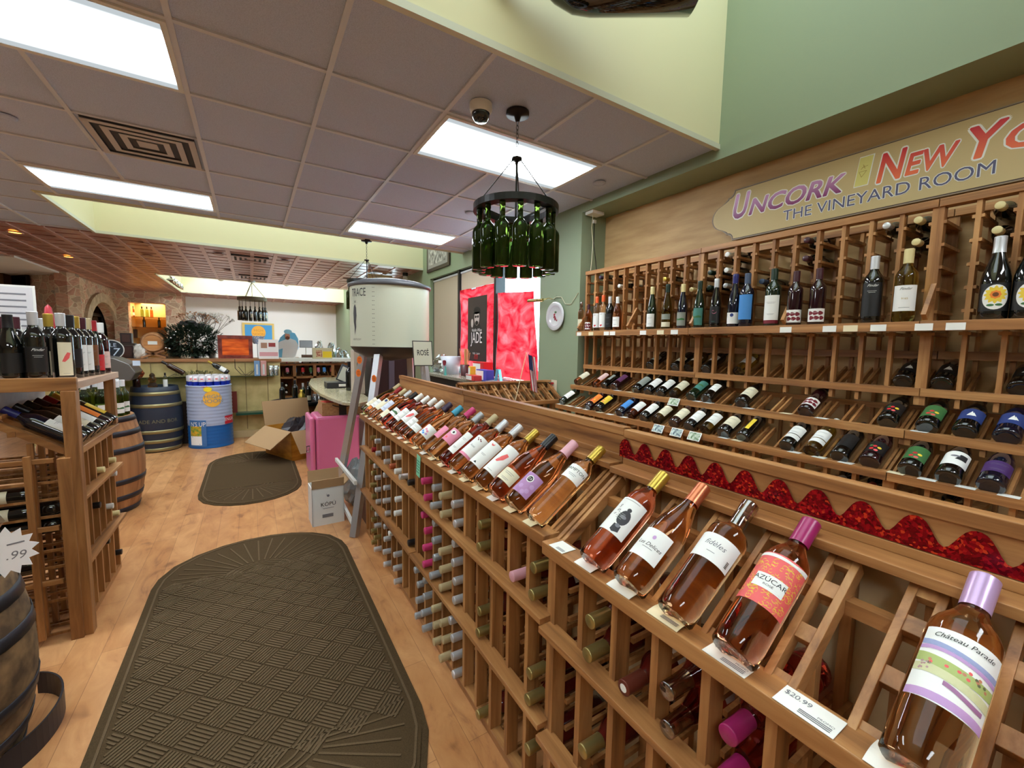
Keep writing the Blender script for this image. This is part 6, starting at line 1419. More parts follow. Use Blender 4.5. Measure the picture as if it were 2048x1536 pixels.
# slanted bottles in wire holders + leafy garland + wire on the glass shelf
gs = C-.514
for px, lb, la in ((345, 'dark bottle leaning in a wire holder on the glass shelf, left one', None), (436, 'dark bottle with a white label leaning in a wire holder, right one', (P_white, .05, .13, 2.2))):
    q = at(px, 735, 'y', 7.22); tip = Vector((q.x-.11, 7.22, C-.30)); base = Vector((q.x+.12, 7.22, C-.465)); ax = (tip-base).normalized()
    bottle(frame(base, ax, (.3, -1, .3)), 'bordeaux', G_brown if la is None else G_dark, FO['black' if la is None else 'gold'], lb, 'wine bottle', None, la, seg=16, s=.95)
    b = MB(); b.tube([(q.x-.06, 7.22, gs+.002), (q.x+.02, 7.22, gs+.04), (q.x+.10, 7.22, gs+.004), (q.x+.02, 7.20, gs+.002)], .004, 6); o = b.build('wire_holder', mat('vine brown wire', (70, 60, 46), .6)); tag(o, f'thin wire holder under the {"left" if la is None else "right"} leaning bottle', 'bottle holder')
r = foliage('vine_garland', ((at(390, 740, 'y', 7.22)).x, 7.22, gs), .26, .04, .035, 260, mat('dull olive leaves', (96, 96, 60), .8), 'low trailing vine garland on the glass shelf between the leaning bottles', 'garland', .04, 6)
q = at(490, 735, 'y', 7.24); b = MB(); b.tube([(q.x-.12, 7.24, C-.27), (q.x-.12, 7.23, C-.40), (q.x-.05, 7.22, C-.49), (q.x+.05, 7.22, C-.50), (q.x+.11, 7.22, C-.44), (q.x+.12, 7.24, C-.38)], .005, 6); b.tube([(q.x-.08, 7.22, C-.38), (q.x+.0, 7.2, C-.50), (q.x+.09, 7.22, C-.44)], .004, 6); tag(b.build('wire_basket', mat('vine brown wire', (70, 60, 46), .6)), 'thin curved wire basket hanging below the framed panel', 'wire basket')
# brochures at the right end of the bar
q = at(538, 716, 'y', 7.3); r = empty('brochure_stand', (q.x-.0, 7.30, bt), 'clear stand with a white flyer showing small photographs at the bar end', 'flyer stand'); P = plane_m((0, -.0, .0), (1, 0, 0), (0, 0, 1))
MB().box(-.13, .13, 0, .29, -.002, .002, P).build('flyer', mat('flyer white', (226, 222, 222), .5), r); MB().box(-.10, -.02, .16, .24, .002, .003, P).build('photo', mat('photo tan', (160, 120, 100), .5), r); MB().box(.0, .09, .18, .24, .002, .003, P).build('photo', mat('photo red', (140, 50, 50), .5), r); MB().box(-.12, .12, .04, .10, .002, .003, P).build('printed_band', mat('band rose', (206, 150, 156), .5), r)
for i, (px, m, lb) in enumerate(((514, mat('gift tube blue', (110, 146, 186), .4), 'pale blue boxed bottle on the glass shelf by the flyer'), (527, mat('gift tube rose', (196, 146, 140), .4), 'rose coloured boxed bottle on the glass shelf by the flyer'))):
    q = at(px, 735, 'y', 7.22); r = empty('gift_box', (q.x, 7.22, gs), lb, 'gift box'); MB().box(-.036, .036, -.036, .036, 0, .22).build('box_body', m, r, .002); MB().box(-.012, .012, -.0365, -.036, .02, .17).build('bottle_print', mat('silvery print', (200, 204, 206), .3), r)
for i, px in enumerate((542, 552)):
    q = at(px, 735, 'y', 7.2); r = MB().lathe([(.03, 0), (.04, .15), (.042, .15), (.032, -.0), (.001, 0)], 16, cap=False).build('clear_cup', clearglass('clear plastic', (235, 238, 240), .35)); r.location = (q.x, 7.20, gs); tag(r, f'clear plastic cup beside the boxed bottles, {"left" if i == 0 else "right"} one', 'cup')
q = at(515, 690, 'y', 7.6); r = empty('net_basket', (q.x, 7.62, bt), 'small blue and white net bag hanging on a stand behind the flyer', 'net bag'); MB().cyl((0, 0, 0), (0, 0, .30), .006, 8).build('stand', M_grid, r); MB().lathe([(.11, .34), (.08, .28), (.05, .22)], 10, cap=False).build('net', noisy('blue white net', (90, 150, 220), (235, 240, 245), 60, .6, 0), r)

# ================================================================== wine shelf, tray table, window ledge farther right
r = empty('wine_shelf', (.98, 8.35, 0), 'low wooden wine shelf of colourful bottles beyond the checkout', 'wine shelf')
def bx(nm, q, m, bev=0): return MB().box(*q).build(nm, m, r, bev)
bx('top_board', (-.66, .9, -.16, .30, C-.42, C-.385), WX); bx('back_panel', (-.64, .9, .27, .30, 0, C-.42), M_barw); bx('shelf', (-.60, .9, -.16, .27, C-.645, C-.61), WX); bx('shelf', (-.60, -.38, -.16, .27, C-.99, C-.96), WX)
for x in (-.66, -.37, -.05, .25, .55): bx('side_post', (x, x+.05, -.16, .27, 0, C-.42), WZ)
bx('ledge', (-.66, 1.5, -.30, .45, C-.345, C-.30), M_white)
for i in range(9):
    b = MB(); x = -.52+.145*i; b.bar((x, -.12, C-.60), (x, .2, C-.47), .012, .02, (1, 0, 0)); b.build('slat', WY, r)
cols = [('pink', P_pink), ('white', P_blue), ('red', P_red), ('black', P_green), ('black', P_pink), ('white', P_blue), ('red', P_coral)]
for i, (c, m) in enumerate(cols):
    q = at((513-450)/4.096*0+[575, 590.5, 606, 622, 637, 649, 664][i], 740, 'y', 8.22)
    bottle(frame((q.x, 8.22, C-.575), (0, .45, .9), (0, -.9, .45)), 'bordeaux', G_dark if i != 1 else G_rose, FO[c], f'bottle with {["a purple-pink", "an orange and blue", "a red", "a yellow-green", "a violet", "a light blue", "a coral"][i]} label on the far wine shelf, {ORD[i]} from the left', 'wine bottle', 'bottles on the far wine shelf', (m, .04, .15, 2.2, a_plain), seg=14, s=.78)
for i, z in enumerate((-.76, -.88)):
    bottle(frame((.50, 8.18+.3, C+z), (0, -1, 0), (0, 0, 1)), 'bordeaux', G_dark, FO['white'], f'white-capped bottle lying in the far wine shelf, {"upper" if i == 0 else "lower"} one', 'wine bottle', 'lying bottles in the far shelf', None, seg=12)
q = at(600, 806, 'y', 6.9); zt = at(600, 800, 'y', 6.9).z
r = empty('tray_table', (q.x, 6.9, 0), 'barrel table with a round black tray rim and bottles on it', 'table'); MB().lathe([(.001, zt-.055), (.37, zt-.055), (.385, zt-.04), (.385, zt), (.37, zt), (.365, zt-.03), (.001, zt-.03)], 36, cap=False).build('tabletop', mat('black tray', (26, 26, 28), .3), r)
MB().lathe(barrel_prof(zt-.055, .27, .32), 28, cap=False).build('barrel_base', wood('tan barrel', (140, 96, 64), (176, 128, 90), (196, 150, 110), 'z', 9, .6), r)
tt = zt-.029
for px, y, g_, c, s, la, lb in ((564, 6.85, G_dark, 'black', 1.0, (P_white, .02, .06, .8), 'dark bottle with a small white tag on the tray table'), (590, 7.05, G_dark, 'black', 1.05, None, 'plain dark bottle at the back of the tray table'), (606, 7.0, G_dgreen, 'silver', .9, (P_green, .03, .1, 2), 'green bottle with a green label on the tray table'), (617, 6.85, G_dark, 'black', 1.0, (P_cream, .03, .1, 1.6), 'dark bottle with a cream label at the right of the tray table')):
    bottle(Matrix.Translation((at(px, 780, 'y', y).x, y, tt)) @ Matrix.Rotation(-PI/2, 4, 'Z'), 'bordeaux', g_, FO[c], lb, 'wine bottle', None, la, seg=16, s=s)
r = MB().lathe([(.035, 0), (.045, .03), (.045, .13), (.018, .17), (.03, .20), (.001, .2)], 14, cap=False).build('gold_bag', foil('gold', (196, 166, 72))); r.location = (at(602, 780, 'y', 6.78).x, 6.72, tt); tag(r, 'gold gift bag tied with a bow at the front of the tray table', 'gift bag')
for i, px in enumerate((630, 638, 647)):
    r = MB().lathe([(.03, 0), (.032, .11), (.030, .11), (.028, .004), (.001, .004)], 14, cap=False).build('drinking_glass', clearglass('clear tumbler', (238, 238, 240), .3)); r.location = (at(px, 785, 'y', 6.9).x, 6.9-.03*(i % 2), tt); tag(r, f'clear tumbler on the tray table, {ORD[i]} of three', 'glass', 'tumblers on the tray table')
# cut-out figure, small sign, chest and glittery gifts behind
FY = 10.6
q = at(578, 712, 'y', FY); r = empty('cardboard_standee', (q.x, FY, q.z-.03), 'life-like cardboard cut-out of a bearded person in white with blue backing', 'standee'); P = plane_m((0, 0, 0), (1, 0, 0), (0, 0, 1))
b = MB(); b.prism([(-.24, 0), (-.04, 0), (.10, .02), (.20, .22), (.19, .42), (.13, .54), (.06, .56), (-.08, .52), (-.16, .44), (-.22, .3)], .02, P); b.build('blue_backing', mat('standee blue', (120, 196, 236), .5), r)
b = MB(); b.prism([(-.14, 0), (.12, 0), (.20, .26), (.14, .38), (.04, .42), (-.06, .40), (-.26, .30), (-.3, .2), (-.22, .16), (-.12, .2)], .026, P); b.build('white_shirt', mat('standee white', (232, 236, 240), .5), r)
b = MB(); b.prism(blob(-.02, .47, .05, .075, 16), .03, P); b.build('face', mat('standee skin', (214, 150, 126), .6), r); b = MB(); b.prism(blob(-.02, .43, .042, .04, 14), .033, P); b.build('beard', mat('standee beard', (120, 70, 50), .7), r); b = MB(); b.prism(blob(-.01, .57, .08, .05, 14), .033, P); b.build('hat', mat('standee hat', (150, 206, 232), .6), r)
MB().box(-.2, .2, .02, .2, -q.z+.03, .0).build('stand', M_barw, r)
q = at(612, 690, 'y', 10.4); r = empty('small_sign', (q.x, 10.4, q.z), 'small framed grey notice on a post in the far window bay', 'sign'); MB().box(-.13, .13, -.01, .01, -.06, .10).build('frame', mat('grey notice frame', (110, 116, 124), .5), r); MB().box(-.12, .12, -.012, -.01, -.05, .09).build('notice', mat('notice pale', (176, 184, 194), .5), r); MB().cyl((0, 0, -q.z), (0, 0, -.06), .012, 8).build('post', M_white, r)
q0, q1 = at(590, 712, 'y', 9.6), at(700, 712, 'y', 9.6); r = empty('display_table', ((q0.x+q1.x)/2, 9.8, 0), 'long brown table in the far window bay', 'table'); hw = (q1.x-q0.x)/2+.1; MB().box(-hw, hw, -.3, .3, q0.z-.22, q0.z-.18).build('tabletop', M_barw, r)
for x in (-hw+.05, hw-.05):
    for y in (-.25, .25): MB().box(x-.03, x+.03, y-.03, y+.03, 0, q0.z-.22).build('leg', M_barw, r)
tz = q0.z-.18; b = MB(); b.prism([(-.4, 0), (.42, 0), (.42, .10), (.1, .12), (-.2, .20), (-.4, .2)], .3, plane_m((0, 0, 0), (1, 0, 0), (0, 0, 1))); o = b.build('covered_tray', mat('brown tray', (110, 84, 70), .5)); o.location = (q0.x+.55, 9.95, tz); tag(o, 'brown curved tray on the far window table', 'tray')
for i, (px, h) in enumerate(((638, .42), (662, .40), (676, .30), (688, .26))):
    crumple('cellophane_gift', (at(px, 700, 'y', 9.7).x, 9.65, tz), .09, (1, .8, h/.14), M_cello, f'clear cellophane gift in the far window, {ORD[i]} from the left', 'gift', 20+i)
for i, px in enumerate((633, 666)): bottle(Matrix.Translation((at(px, 700, 'y', 9.8).x, 9.85, tz)), 'bordeaux', G_green if i else G_white, FO['white'], f'{"green" if i else "pale"} bottle among the cellophane gifts in the far window', 'wine bottle', None, None, seg=12, s=1.3)
q = at(644, 716, 'y', 8.3); r = empty('printed_case', (q.x, 8.25, C-.299), 'yellow and red printed carton on the white ledge over the wine shelf', 'carton'); MB().box(-.16, .16, -.05, .05, 0, .19).build('carton_body', mat('carton cream', (206, 196, 160), .5), r); MB().box(.0, .15, -.052, -.05, .02, .13).build('yellow_panel', mat('carton yellow', (240, 206, 40), .5), r); MB().box(-.11, -.01, -.0525, -.05, .03, .15).build('red_print', noisy('carton red print', (150, 20, 30), (220, 190, 150), 40, .5, 0), r)
# framed picture hanging on the back wall
p0, p1 = at(484, 645, 'y', 16.25), at(549, 684, 'y', 16.25); r = empty('framed_picture', ((p0.x+p1.x)/2, 16.27, (p0.z+p1.z)/2), 'yellow framed blue picture with an orange sun on the back wall', 'framed picture'); w, h = (p1.x-p0.x)/2, (p0.z-p1.z)/2
MB().box(-w, w, -.02, .02, -h, h).build('frame', mat('picture frame yellow', (226, 196, 110), .5), r); MB().box(-w+.07, w-.06, -.03, -.02, -h+.07, h-.06).build('picture', mat('picture blue', (66, 156, 222), .5), r)
P = plane_m((0, -.031, 0), (1, 0, 0), (0, 0, 1)); b = MB(); b.prism(blob(0, .0, .20, .22, 30), .004, P); b.build('sun_disc', mat('picture orange', (244, 178, 60), .5), r)
lettering('HIGH', .11, P @ Matrix.Translation((0, .06, .005)), mat('picture letters', (206, 140, 60), .5), r); lettering('NOON', .11, P @ Matrix.Translation((0, -.06, .005)), mat('picture letters', (206, 140, 60), .5), r)

# ================================================================== niche bottles, screen, sheet sign
for i, z in enumerate((C+.62, C+.33, C+.02, C-.2)):
    b = MB(); b.box(NA, NB, 15.72, 16.19, z-.012, z); o = b.build('glass_shelf', clearglass('niche glass', (220, 190, 120), .25)); tag(o, f'glass shelf across the amber lit niche, {ORD[i]} from the top', 'glass shelf', 'glass shelves in the niche')
nl = bpy.data.lights.new('niche_lamp', 'AREA'); nl.energy = 9; nl.size = .5; nl.color = (1, .74, .40); no = bpy.data.objects.new('niche_lamp', nl); COL.objects.link(no); no.location = ((NA+NB)/2, 15.95, NT+.03)
for i, (px, z, g_, w_) in enumerate(((254, .62, G_clear, 'upper shelf, first'), (267, .62, G_amberb, 'upper shelf, second'), (285, .62, G_green, 'upper shelf, third'), (295, .62, G_green, 'upper shelf, fourth'), (304, .62, G_amberb, 'upper shelf, fifth'), (263, .33, G_clear, 'middle shelf, left'), (288, .33, G_dark, 'middle shelf, centre'), (318, .33, G_dark, 'middle shelf, right'))):
    bottle(Matrix.Translation((at(px, 640, 'y', 15.95).x, 15.95, C+z)) @ Matrix.Rotation(-PI/2, 4, 'Z'), 'bordeaux', g_, FO['black'], f'spirit bottle in the amber lit niche, {w_}', 'bottle', 'bottles in the amber niche', (P_white, .04, .12, 2.4) if i in (0, 1, 5) else None, seg=12, s=1.0)
r = empty('niche_box', (at(262, 680, 'y', 15.9).x, 15.9, C+.021-.0), 'dark red framed box on the lower niche shelf', 'box'); MB().box(-.14, .14, -.08, .08, 0, .24).build('box_body', mat('dark frame box', (52, 28, 24), .4), r)
# wall screen on the diagonal stone wall
d = Vector((-5.6+3.12, 14.9-12.1, 0)).normalized(); nrm = Vector((-d.y, d.x, 0)); nrm = nrm if nrm.y < 0 else -nrm
def onwall(px, py, off=.0):
    # diagonal wall through (-3.12,12.1) with normal nrm
    R_ = RV*((px-1024)/FPX)+UV*(-(py-768)/FPX)+FV; w0 = Vector((-3.12, 12.1, 0))+nrm*off; t = (w0.dot(nrm))/(R_.dot(nrm)); return Vector((R_.x*t, R_.y*t, C+R_.z*t))
a, c = onwall(-30, 600, .08), onwall(52, 547, .08); m_ = (a+c)/2
W_ = abs((c-a).dot(d)); r = empty('wall_screen', m_, 'black screen mounted on the stone wall at the left edge', 'television'); P = plane_m((0, 0, 0), -d, (0, 0, 1)); b = MB(); b.box(-W_/2, W_/2, -.42, abs(c.z-m_.z), -.05, 0, P); b.build('screen_housing', mat('screen black', (8, 9, 12), .35), r)
b = MB(); b.box(-W_/2+.03, W_/2-.03, -.38, abs(c.z-m_.z)-.03, 0, .004, P); b.build('screen_panel', mat('screen glass', (6, 8, 14), .2), r)
# acrylic sign holder among bottles on the left rack
q = at(22, 618, 'y', 3.25); r = empty('sign_holder', (q.x, 3.25, C-.204), 'clear framed white notice standing on the left rack', 'notice'); zc = q.z-(C-.204)
MB().cyl((.03, 0, 0), (.03, 0, zc-.08), .006, 8).build('post', M_white, r); P = plane_m((0, 0, zc), (.99, -.1, 0), (0, 0, 1)); MB().box(-.13, .095, -.115, .125, -.003, 0, P).build('rim', M_white, r); MB().box(-.125, .085, -.105, .115, 0, .001, P).build('notice_sheet', mat('notice sheet', (206, 204, 208), .5), r)
b = MB()
for i in range(6): b.box(-.11+.01*(i % 2), .06, .075-.033*i, .083-.033*i, .001, .0016, P)
b.build('print', M_greyink, r)
b = MB(); b.lathe([(.055, 0), (.05, .05), (.03, .08), (.022, .15), (.012, .2), (.001, .21)], 16, cap=False); b.lathe([(.075, 0), (.075, .012), (.055, .014)], 16, cap=False); o = b.build('red_decanter', mat('red glossy shape', (176, 34, 50), .35)); q = at(101, 640, 'y', 3.38); o.location = (q.x, 3.36, C-.204); o.scale = (1.15, 1.15, 1.83); tag(o, 'red bottle-shaped ornament behind the gold-capped bottle on the left rack', 'ornament')
# spot lights along the left wall of the far well
r = empty('track_light', (W3B[0]+.14, 12.6, CEIL+.05), 'row of silver spotlights inside the far skylight well', 'track light'); MB().box(-.02, .02, -.9, .9, -.01, .02).build('track', M_white, r)
for k in range(4):
    o = MB().lathe([(.03, .08), (.05, .05), (.09, -.04), (.085, -.04), (.04, .04), (.001, .05)], 16, Matrix.Translation((0, -.7+.45*k, -.07)) @ Matrix.Rotation(.5, 4, 'Y'), cap=False).build('spot_head', mat('chrome', (200, 200, 204), .12, 1), r)
for k, (x, y) in enumerate(((-.6, 13.4), (.9, 13.4), (1.9, 13.4))):  # spots with invented housings, added to brighten the back wall
    ld = bpy.data.lights.new('added_fill_spot', 'SPOT'); ld.energy = 45; ld.spot_size = 1.5; ld.shadow_soft_size = .06; lo = bpy.data.objects.new('added_fill_spot', ld); COL.objects.link(lo); lo.location = (x, y, CEIL+.25)
    lo.rotation_euler = Vector((.1, 2.6, -1.3)).to_track_quat('-Z', 'Y').to_euler()
    r = empty('spot_lamp', (x, y, CEIL+.27), f'added spotlight in the far well brightening the back wall, {ORD[k]} from the left', 'spotlight'); MB().lathe([(.001, .06), (.05, .06), (.07, -.0), (.065, .0), (.03, .03), (.001, .03)], 16, Vector((.1, 2.6, -1.3)).to_track_quat('-Z', 'Y').to_matrix().to_4x4(), cap=False).build('added_lamp_shell', M_white, r); MB().cyl((0, 0, .05), (0, 0, 1.08), .01, 8).build('added_drop_rod', M_white, r)
q = at(806, 545, 'z', CEIL-.02); r = empty('spot_lamp', (2.45, 7.7, CEIL-.02), 'small dark spotlight near the window end of the copper ceiling', 'spotlight'); MB().lathe([(.05, 0), (.05, -.05), (.03, -.06), (.001, -.06)], 14, cap=False).build('lamp_base', M_black, r); MB().lathe([(.035, -.06), (.05, -.12), (.001, -.11)], 14, cap=False).build('lamp_head', M_white, r)
b = MB(); b.box(-.3, .15, -.02, .02, -.16, .0); o = b.build('cream_bracket_box', M_cream); o.location = (2.2, 8.2, CEIL-.02); tag(o, 'cream box at the ceiling above the white drum', 'ceiling box')

# ================================================================== right wall: plate, outlet, cords, frame
r = empty('wall_plate', (2.625, 3.40, C+.302), 'white decorative plate with red grapes hung on the green pier', 'plate'); Mx = Matrix(((0, 0, -1, 0), (0, 1, 0, 0), (1, 0, 0, 0), (0, 0, 0, 1)))
MB().lathe([(.001, .0), (.085, .0), (.10, .008), (.142, .014), (.145, .011), (.10, .002), (.085, -.006), (.001, -.006)], 36, Mx, cap=False).build('plate_body', mat('china white', (206, 206, 210), .15, 0, .5), r)
b = MB(); rr = random.Random(2)
for i in range(11): b.sphere((-.003, rr.uniform(-.025, .025), rr.uniform(-.045, .02)), .009, 8, (.3, 1, 1))
b.build('grape_painting', mat('grape red', (160, 40, 60), .4), r); b = MB(); b.sphere((-.002, .0, .04), .014, 8, (.2, 1.4, .8)); b.build('leaf_painting', mat('leaf green', (80, 110, 70), .5), r); MB().lathe([(.10, .009), (.103, .0095)], 36, Mx, cap=False).build('rim_line', mat('lilac rim line', (180, 150, 180), .3), r)
b = MB(); b.tube([(0.005, -.04, .14), (0.003, 0, .21), (.005, .04, .14)], .001, 5); b.build('hanger', M_black, r)
r = empty('wall_outlet', (2.637, 3.405, C-.41), 'cream wall outlet with two red plugs on the green pier', 'outlet'); MB().box(-.006, .0, -.045, .045, -.065, .065).build('cover_plate', mat('outlet cream', (214, 204, 178), .4), r, .002)
for z, y in ((.03, .012), (-.02, .005)): b = MB(); b.cyl((-.006, y, z), (-.035, y, z), .012, 10); b.build('plug', mat('plug red', (170, 30, 40), .4), r)
b = MB(); b.tube([(-.035, .012, .03), (-.05, .05, .02), (-.06, .12, .0), (-.05, .2, -.01)], .003, 6); b.build('cord', M_black, r)
r = empty('picture_light', (2.56, 3.62, C+.475), 'brass picture lamp with a white cord on the green pier', 'wall lamp'); MB().cyl((-.03, .14, 0), (.02, -.06, .0), .017, 14).build('lamp_tube', mat('brass', (206, 186, 120), .2, 1), r); MB().tube([(.02, -.06, 0), (.05, -.12, .015), (.074, -.16, 0)], .004, 6).build('lamp_arm', mat('brass', (206, 186, 120), .2, 1), r)
MB().tube([(.072, -.16, 0), (.072, -.22, .02), (.072, -.30, .01), (.072, -.36, -.06), (.072, -.44, -.07), (.072, -.50, -.02), (.072, -.55, .03)], .0035, 6).build('cord', mat('cream cord', (206, 200, 170), .5), r)
r = empty('ceiling_outlet', (2.72, 2.99, C+1.22), 'white outlet plate under the bulkhead with hanging cords', 'outlet'); MB().box(-.06, .08, -.05, .05, -.012, .015).build('cover_plate', M_white, r, .002)
MB().tube([(-.01, .0, -.012), (-.005, .02, -.12), (.0, .0, -.26), (.02, .03, -.40), (.0, .02, -.534)], .004, 6).build('cord', mat('cream cord', (206, 200, 170), .5), r); MB().tube([(.045, .04, -.05), (.05, .045, -.25), (.08, .04, -.42), (.09, .03, -.534)], .004, 6).build('cord', M_black, r); MB().box(.03, .06, .03, .05, -.07, -.04).build('adapter', M_white, r)
r = empty('framed_picture', (2.615, 6.55, C+1.43), 'dark framed grey print high on the green wall above the window', 'framed picture'); MB().box(0, .02, -.48, .48, -.22, .22).build('frame', mat('dark mahogany', (50, 30, 30), .35), r); MB().box(-.003, 0, -.42, .42, -.17, .17).build('mat_board', mat('grey mat board', (150, 146, 142), .6), r); MB().box(-.005, -.003, -.36, .36, -.12, .12).build('print', noisy('engraving print', (90, 86, 84), (200, 196, 190), 14, .6, 0), r)
# red fabric banners and the poster in the window
def banner(y0, y1, pts, label, seed):
    # soft sheet hanging at x = 2.69 with shallow folds; pts: (y, z) corners bottom-left, bottom-right, top-right, top-left
    rr = random.Random(seed); n, k = 26, 20; vs = []; fs = []; ph = rr.uniform(0, 6)
    for j in range(k+1):
        for i in range(n+1):
            u, v = i/n, j/k; a = Vector(pts[0]).lerp(Vector(pts[1]), u); c = Vector(pts[3]).lerp(Vector(pts[2]), u); q = a.lerp(c, v)
            vs.append((2.685+.012*math.sin(ph+u*9+v*3)+.006*math.sin(u*23-v*7), q.x, q.y))
    for j in range(k):
        for i in range(n): a = j*(n+1)+i; fs.append((a, a+1, a+n+2, a+n+1))
    b = MB(); b.add(vs, fs, True); o = b.build('window_banner', M_red); tag(o, label, 'banner', None); return o
banner(0, 0, ((5.80, C-.34), (4.75, C-.36), (4.75, C+.79), (5.80, C+.80)), 'red fabric banner hung behind the dark poster in the window', 1)
banner(0, 0, ((4.69, C-.40), (3.76, C-.40), (3.86, C+.60), (4.69, C+.66)), 'creased red fabric banner in the window bay nearest the pier', 2)
r = empty('window_poster', (2.655, 5.20, C+.2), 'dark poster of a person in sunglasses with white lettering, on the red banner', 'poster'); P = plane_m((0, 0, 0), (0, -1, 0), (0, 0, 1)); w = .285
MB().box(-w, w, -.43, .46, -.004, 0, P).build('poster_sheet', mat('poster charcoal', (44, 36, 36), .4), r)
b = MB(); g1 = mat('poster grey', (170, 156, 150), .5); b.prism([(-.20, -.16), (.18, -.16), (.16, .0), (.08, .08), (-.08, .08), (-.17, .0)], .001, P); b.build('shoulders', mat('poster coat', (30, 26, 27), .5), r)
b = MB(); b.prism(blob(0, .17, .075, .105, 20), .0018, P); b.build('face', g1, r); b = MB(); b.prism(blob(0, .27, .095, .05, 18), .0026, P); b.prism([(-.11, .225), (.11, .225), (.09, .25), (-.09, .25)], .0026, P); b.build('hat', mat('poster black', (16, 14, 15), .5), r)
b = MB(); b.prism(blob(-.032, .185, .026, .018, 14), .0026, P); b.prism(blob(.034, .185, .026, .018, 14), .0026, P); b.box(-.01, .01, .186, .192, .0018, .0026, P); b.prism(blob(0, .10, .045, .030, 14), .0024, P); b.build('sunglasses', mat('poster black', (16, 14, 15), .5), r)
b = MB(); b.prism(blob(-.14, .10, .035, .06, 14), .0022, P); b.build('raised_hand', g1, r)
Lw = mat('poster lettering white', (214, 206, 204), .5); lettering('JADE', .215, P @ Matrix.Translation((0, -.11, .0032)), Lw, r, sx=.72); lettering('Noble Wine', .06, P @ Matrix.Translation((0, -.0, .0032)), Lw, r, shear=.3); lettering('m', .15, P @ Matrix.Translation((-.02, -.355, .0036)), mat('poster red mark', (190, 40, 46), .5), r, shear=.3); lettering('Kelli   Lamar', .042, P @ Matrix.Translation((0, -.32, .0034)), Lw, r)
# ledge cabinet in front of the window
r = empty('window_cabinet', (2.42, 4.8, 0), 'long low black cabinet with a stone top under the window', 'cabinet'); MB().box(-.20, .20, -1.15, 1.15, 0, C-.46).build('cabinet_body', mat('cabinet black', (28, 28, 32), .4), r); MB().box(-.23, .21, -1.18, 1.18, C-.46, C-.42).build('cabinet_top', noisy('ledge stone', (120, 116, 104), (160, 156, 140), 60, .25, 0), r, .004)
lz = C-.419
def onl(px, x): q = at(px, 740, 'x', x); return (x, q.y, lz)
c = onl(902, 2.40); r = empty('ice_bucket', c, 'pale plastic bucket filled with wrapped bits on the window cabinet', 'bucket'); MB().lathe([(.001, 0), (.11, 0), (.145, .25), (.138, .25), (.105, .01), (.001, .01)], 24, cap=False).build('bucket_shell', mat('bucket pale', (196, 200, 210), .3), r); b = MB(); wrap_poly(b, blob(0, .0, .035, .05, 8), .137, .17, phi=PI+.4); b.build('bucket_print', P_dkred, r)
crumple('cellophane_wrap', (2.40, c[1]+.34, lz), .13, (1.1, 1.5, 1.1), M_cello, 'clear cellophane bag left of the pale bucket', 'cellophane bag', 31)
b = MB(); b.cyl((0, 0, 0), (0, 0, .09), .02, 12, .012); b.cyl((0, 0, .09), (0, 0, .12), .010, 10); o = b.build('small_bottle', mat('aqua plastic', (90, 176, 168), .35)); o.location = (2.23, onl(891, 2.23)[1], lz); tag(o, 'small aqua plastic bottle in front of the pale bucket', 'bottle')
c = onl(930, 2.44); r = empty('stick_jar', c, 'dark jar full of wooden stir sticks on the window cabinet', 'jar'); MB().lathe([(.055, 0), (.06, .15), (.055, .15), (.05, .01), (.001, .01)], 16, cap=False).build('jar', mat('maroon jar', (80, 40, 44), .4), r); rr = random.Random(6)
b = MB()
for i in range(22): a = rr.uniform(0, 6.3); q = rr.uniform(.0, .03); b.bar((q*math.cos(a), q*math.sin(a), .02), (3.0*q*math.cos(a), 3.0*q*math.sin(a), .33+rr.uniform(-.02, .04)), .008, .003)
b.build('wooden_sticks', mat('stick wood', (206, 170, 116), .6), r)
for px, x, sz, m, nm, lb, cat in ((944, 2.33, (.07, .07, .15), P_yellow, 'spice_tin', 'yellow tin beside the stick jar', 'tin'), (965, 2.52, (.13, .30, .20), P_red, 'gift_carton', 'red carton under the poster on the window cabinet', 'carton'), (970, 2.33, (.10, .26, .13), mat('royal blue box', (70, 80, 190), .4), 'blue_box', 'royal blue box in front of the red carton', 'box'), (949, 2.24, (.12, .22, .06), mat('red white pack', (214, 60, 60), .4), 'paper_pack', 'flat red and white pack at the cabinet edge', 'packet')):
    p = onl(px, x); r = empty(nm, p, lb, cat); MB().box(-sz[0]/2, sz[0]/2, -sz[1]/2, sz[1]/2, 0, sz[2]).build('box_body', m, r, .003); MB().box(-sz[0]/2-.001, -sz[0]/2, -sz[1]*.2, sz[1]*.48, sz[2]*.1, sz[2]*.9).build('printed_panel', M_tagw, r)
p = onl(997, 2.27); b = MB(); b.bar((0, -.07, 0), (0, -.02, .15), .03, .012); b.bar((0, .07, 0), (0, .02, .15), .03, .012); b.bar((0, -.025, .15), (0, .025, .15), .03, .02); o = b.build('blue_clip', mat('sky blue plastic', (120, 190, 220), .4)); o.location = p; tag(o, 'sky blue plastic clip standing on the window cabinet', 'clip')
b = MB(); pts = [(2.44+.05*math.sin(i*.5), 5.0-.13*i, lz+.03+.01*math.sin(i)) for i in range(10)]
for u, v in zip(pts, pts[1:]): b.bar(u, v, .10, .025)
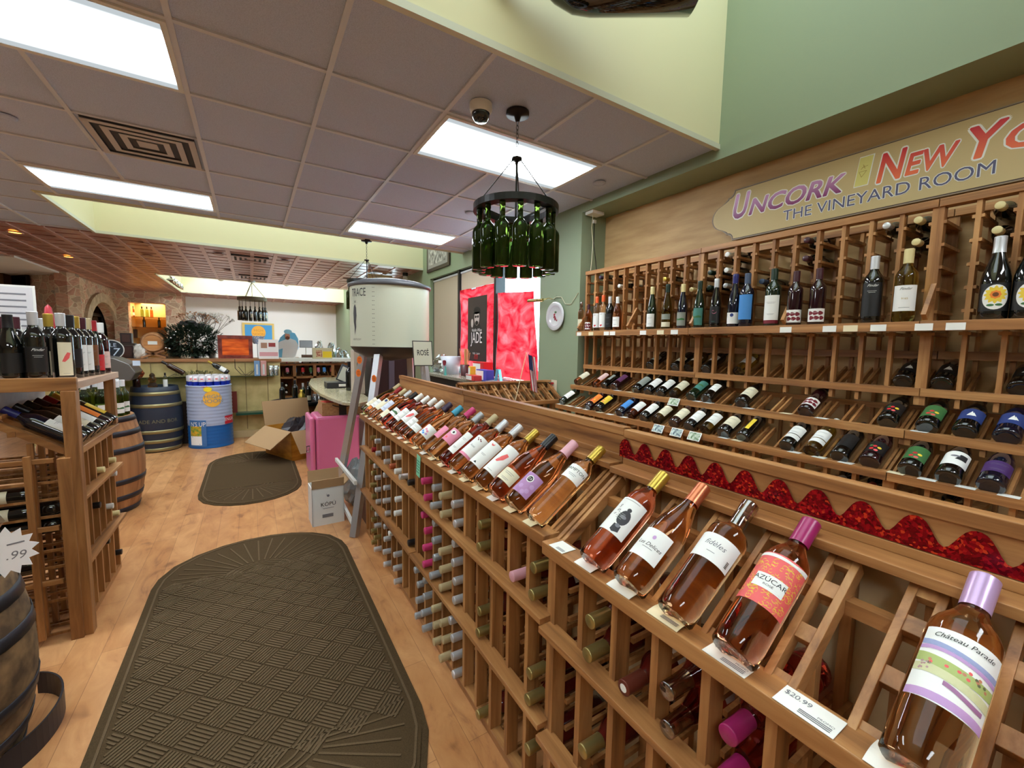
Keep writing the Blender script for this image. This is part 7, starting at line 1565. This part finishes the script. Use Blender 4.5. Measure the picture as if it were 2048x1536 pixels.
def checker():
    m, n, l, b_ = newmat('red white gingham'); v = coords(n, l); ck = n.new('ShaderNodeTexChecker'); ck.inputs['Scale'].default_value = 60; ck.inputs[1].default_value = lin((150, 60, 80)); ck.inputs[2].default_value = lin((226, 216, 222)); l.new(v, ck.inputs[0]); l.new(ck.outputs[0], b_.inputs['Base Color']); return m
tag(b.build('gingham_ribbon', checker()), 'red and white checked ribbon along the back of the window cabinet', 'ribbon')
b = MB(); b.box(0, .12, 0, .34, 0, .02); b.box(.02, .10, .03, .3, .02, .03); o = b.build('paper_stack', mat('grey blue papers', (150, 160, 176), .5)); o.location = (2.22, 3.78, lz); tag(o, 'grey-blue paper stack at the near end of the window cabinet', 'papers')
# corner display rack facing the camera, with a small flag
TMC = TF((1.66, 3.235, 0), (0, 1, 0), (1, 0, 0)); SECT['K'] = TMC
TMC2 = Matrix(((0, 1, 0, 1.55), (1, 0, 0, 3.235), (0, 0, 1, 0), (0, 0, 0, 1)))
display_rack('wine_rack', Matrix(((0, -1, 0, 2.62), (1, 0, 0, 3.235), (0, 0, 1, 0), (0, 0, 0, 1))), 9, 'empty corner wine rack facing the camera under the window', board=False)
base = Vector((2.02, 3.22, .92)); q = at(1053, 705, 'y', 3.22); r = empty('small_flag', base, 'small striped flag on a thin stick standing at the corner rack', 'flag'); top = q-base; MB().cyl((0, 0, -.10), top, .004, 8).build('stick', mat('flag stick', (206, 190, 150), .4), r)
def flagmat():
    m, n, l, b_ = newmat('flag stripes'); t = n.new('ShaderNodeTexCoord'); s = n.new('ShaderNodeSeparateXYZ'); l.new(t.outputs['UV'], s.inputs[0]); return m
vs = []; fs = []; n, k = 13, 14; b = MB(); Mr_, Mw_, Mb_ = mat('flag red', (176, 30, 46), .6), mat('flag white', (226, 222, 224), .6), mat('flag blue', (40, 50, 96), .6)
for j in range(k+1):
    for i in range(n+1):
        u, v = i/n, j/k; vs.append((top.x+.012+.07*u+.05*v*1.0+.008*math.sin(u*14), top.y-.01+.010*math.sin(u*12+v*2), top.z*.97-.34*v-.03*u))
for j in range(k):
    for i in range(n):
        b.cur = (2 if (j < 6 and i < 7) else i % 2); a = j*(n+1)+i; b.add([vs[a], vs[a+1], vs[a+n+2], vs[a+n+1]], [(0, 1, 2, 3)])
b.build('flag_cloth', [Mr_, Mw_, Mb_], r)
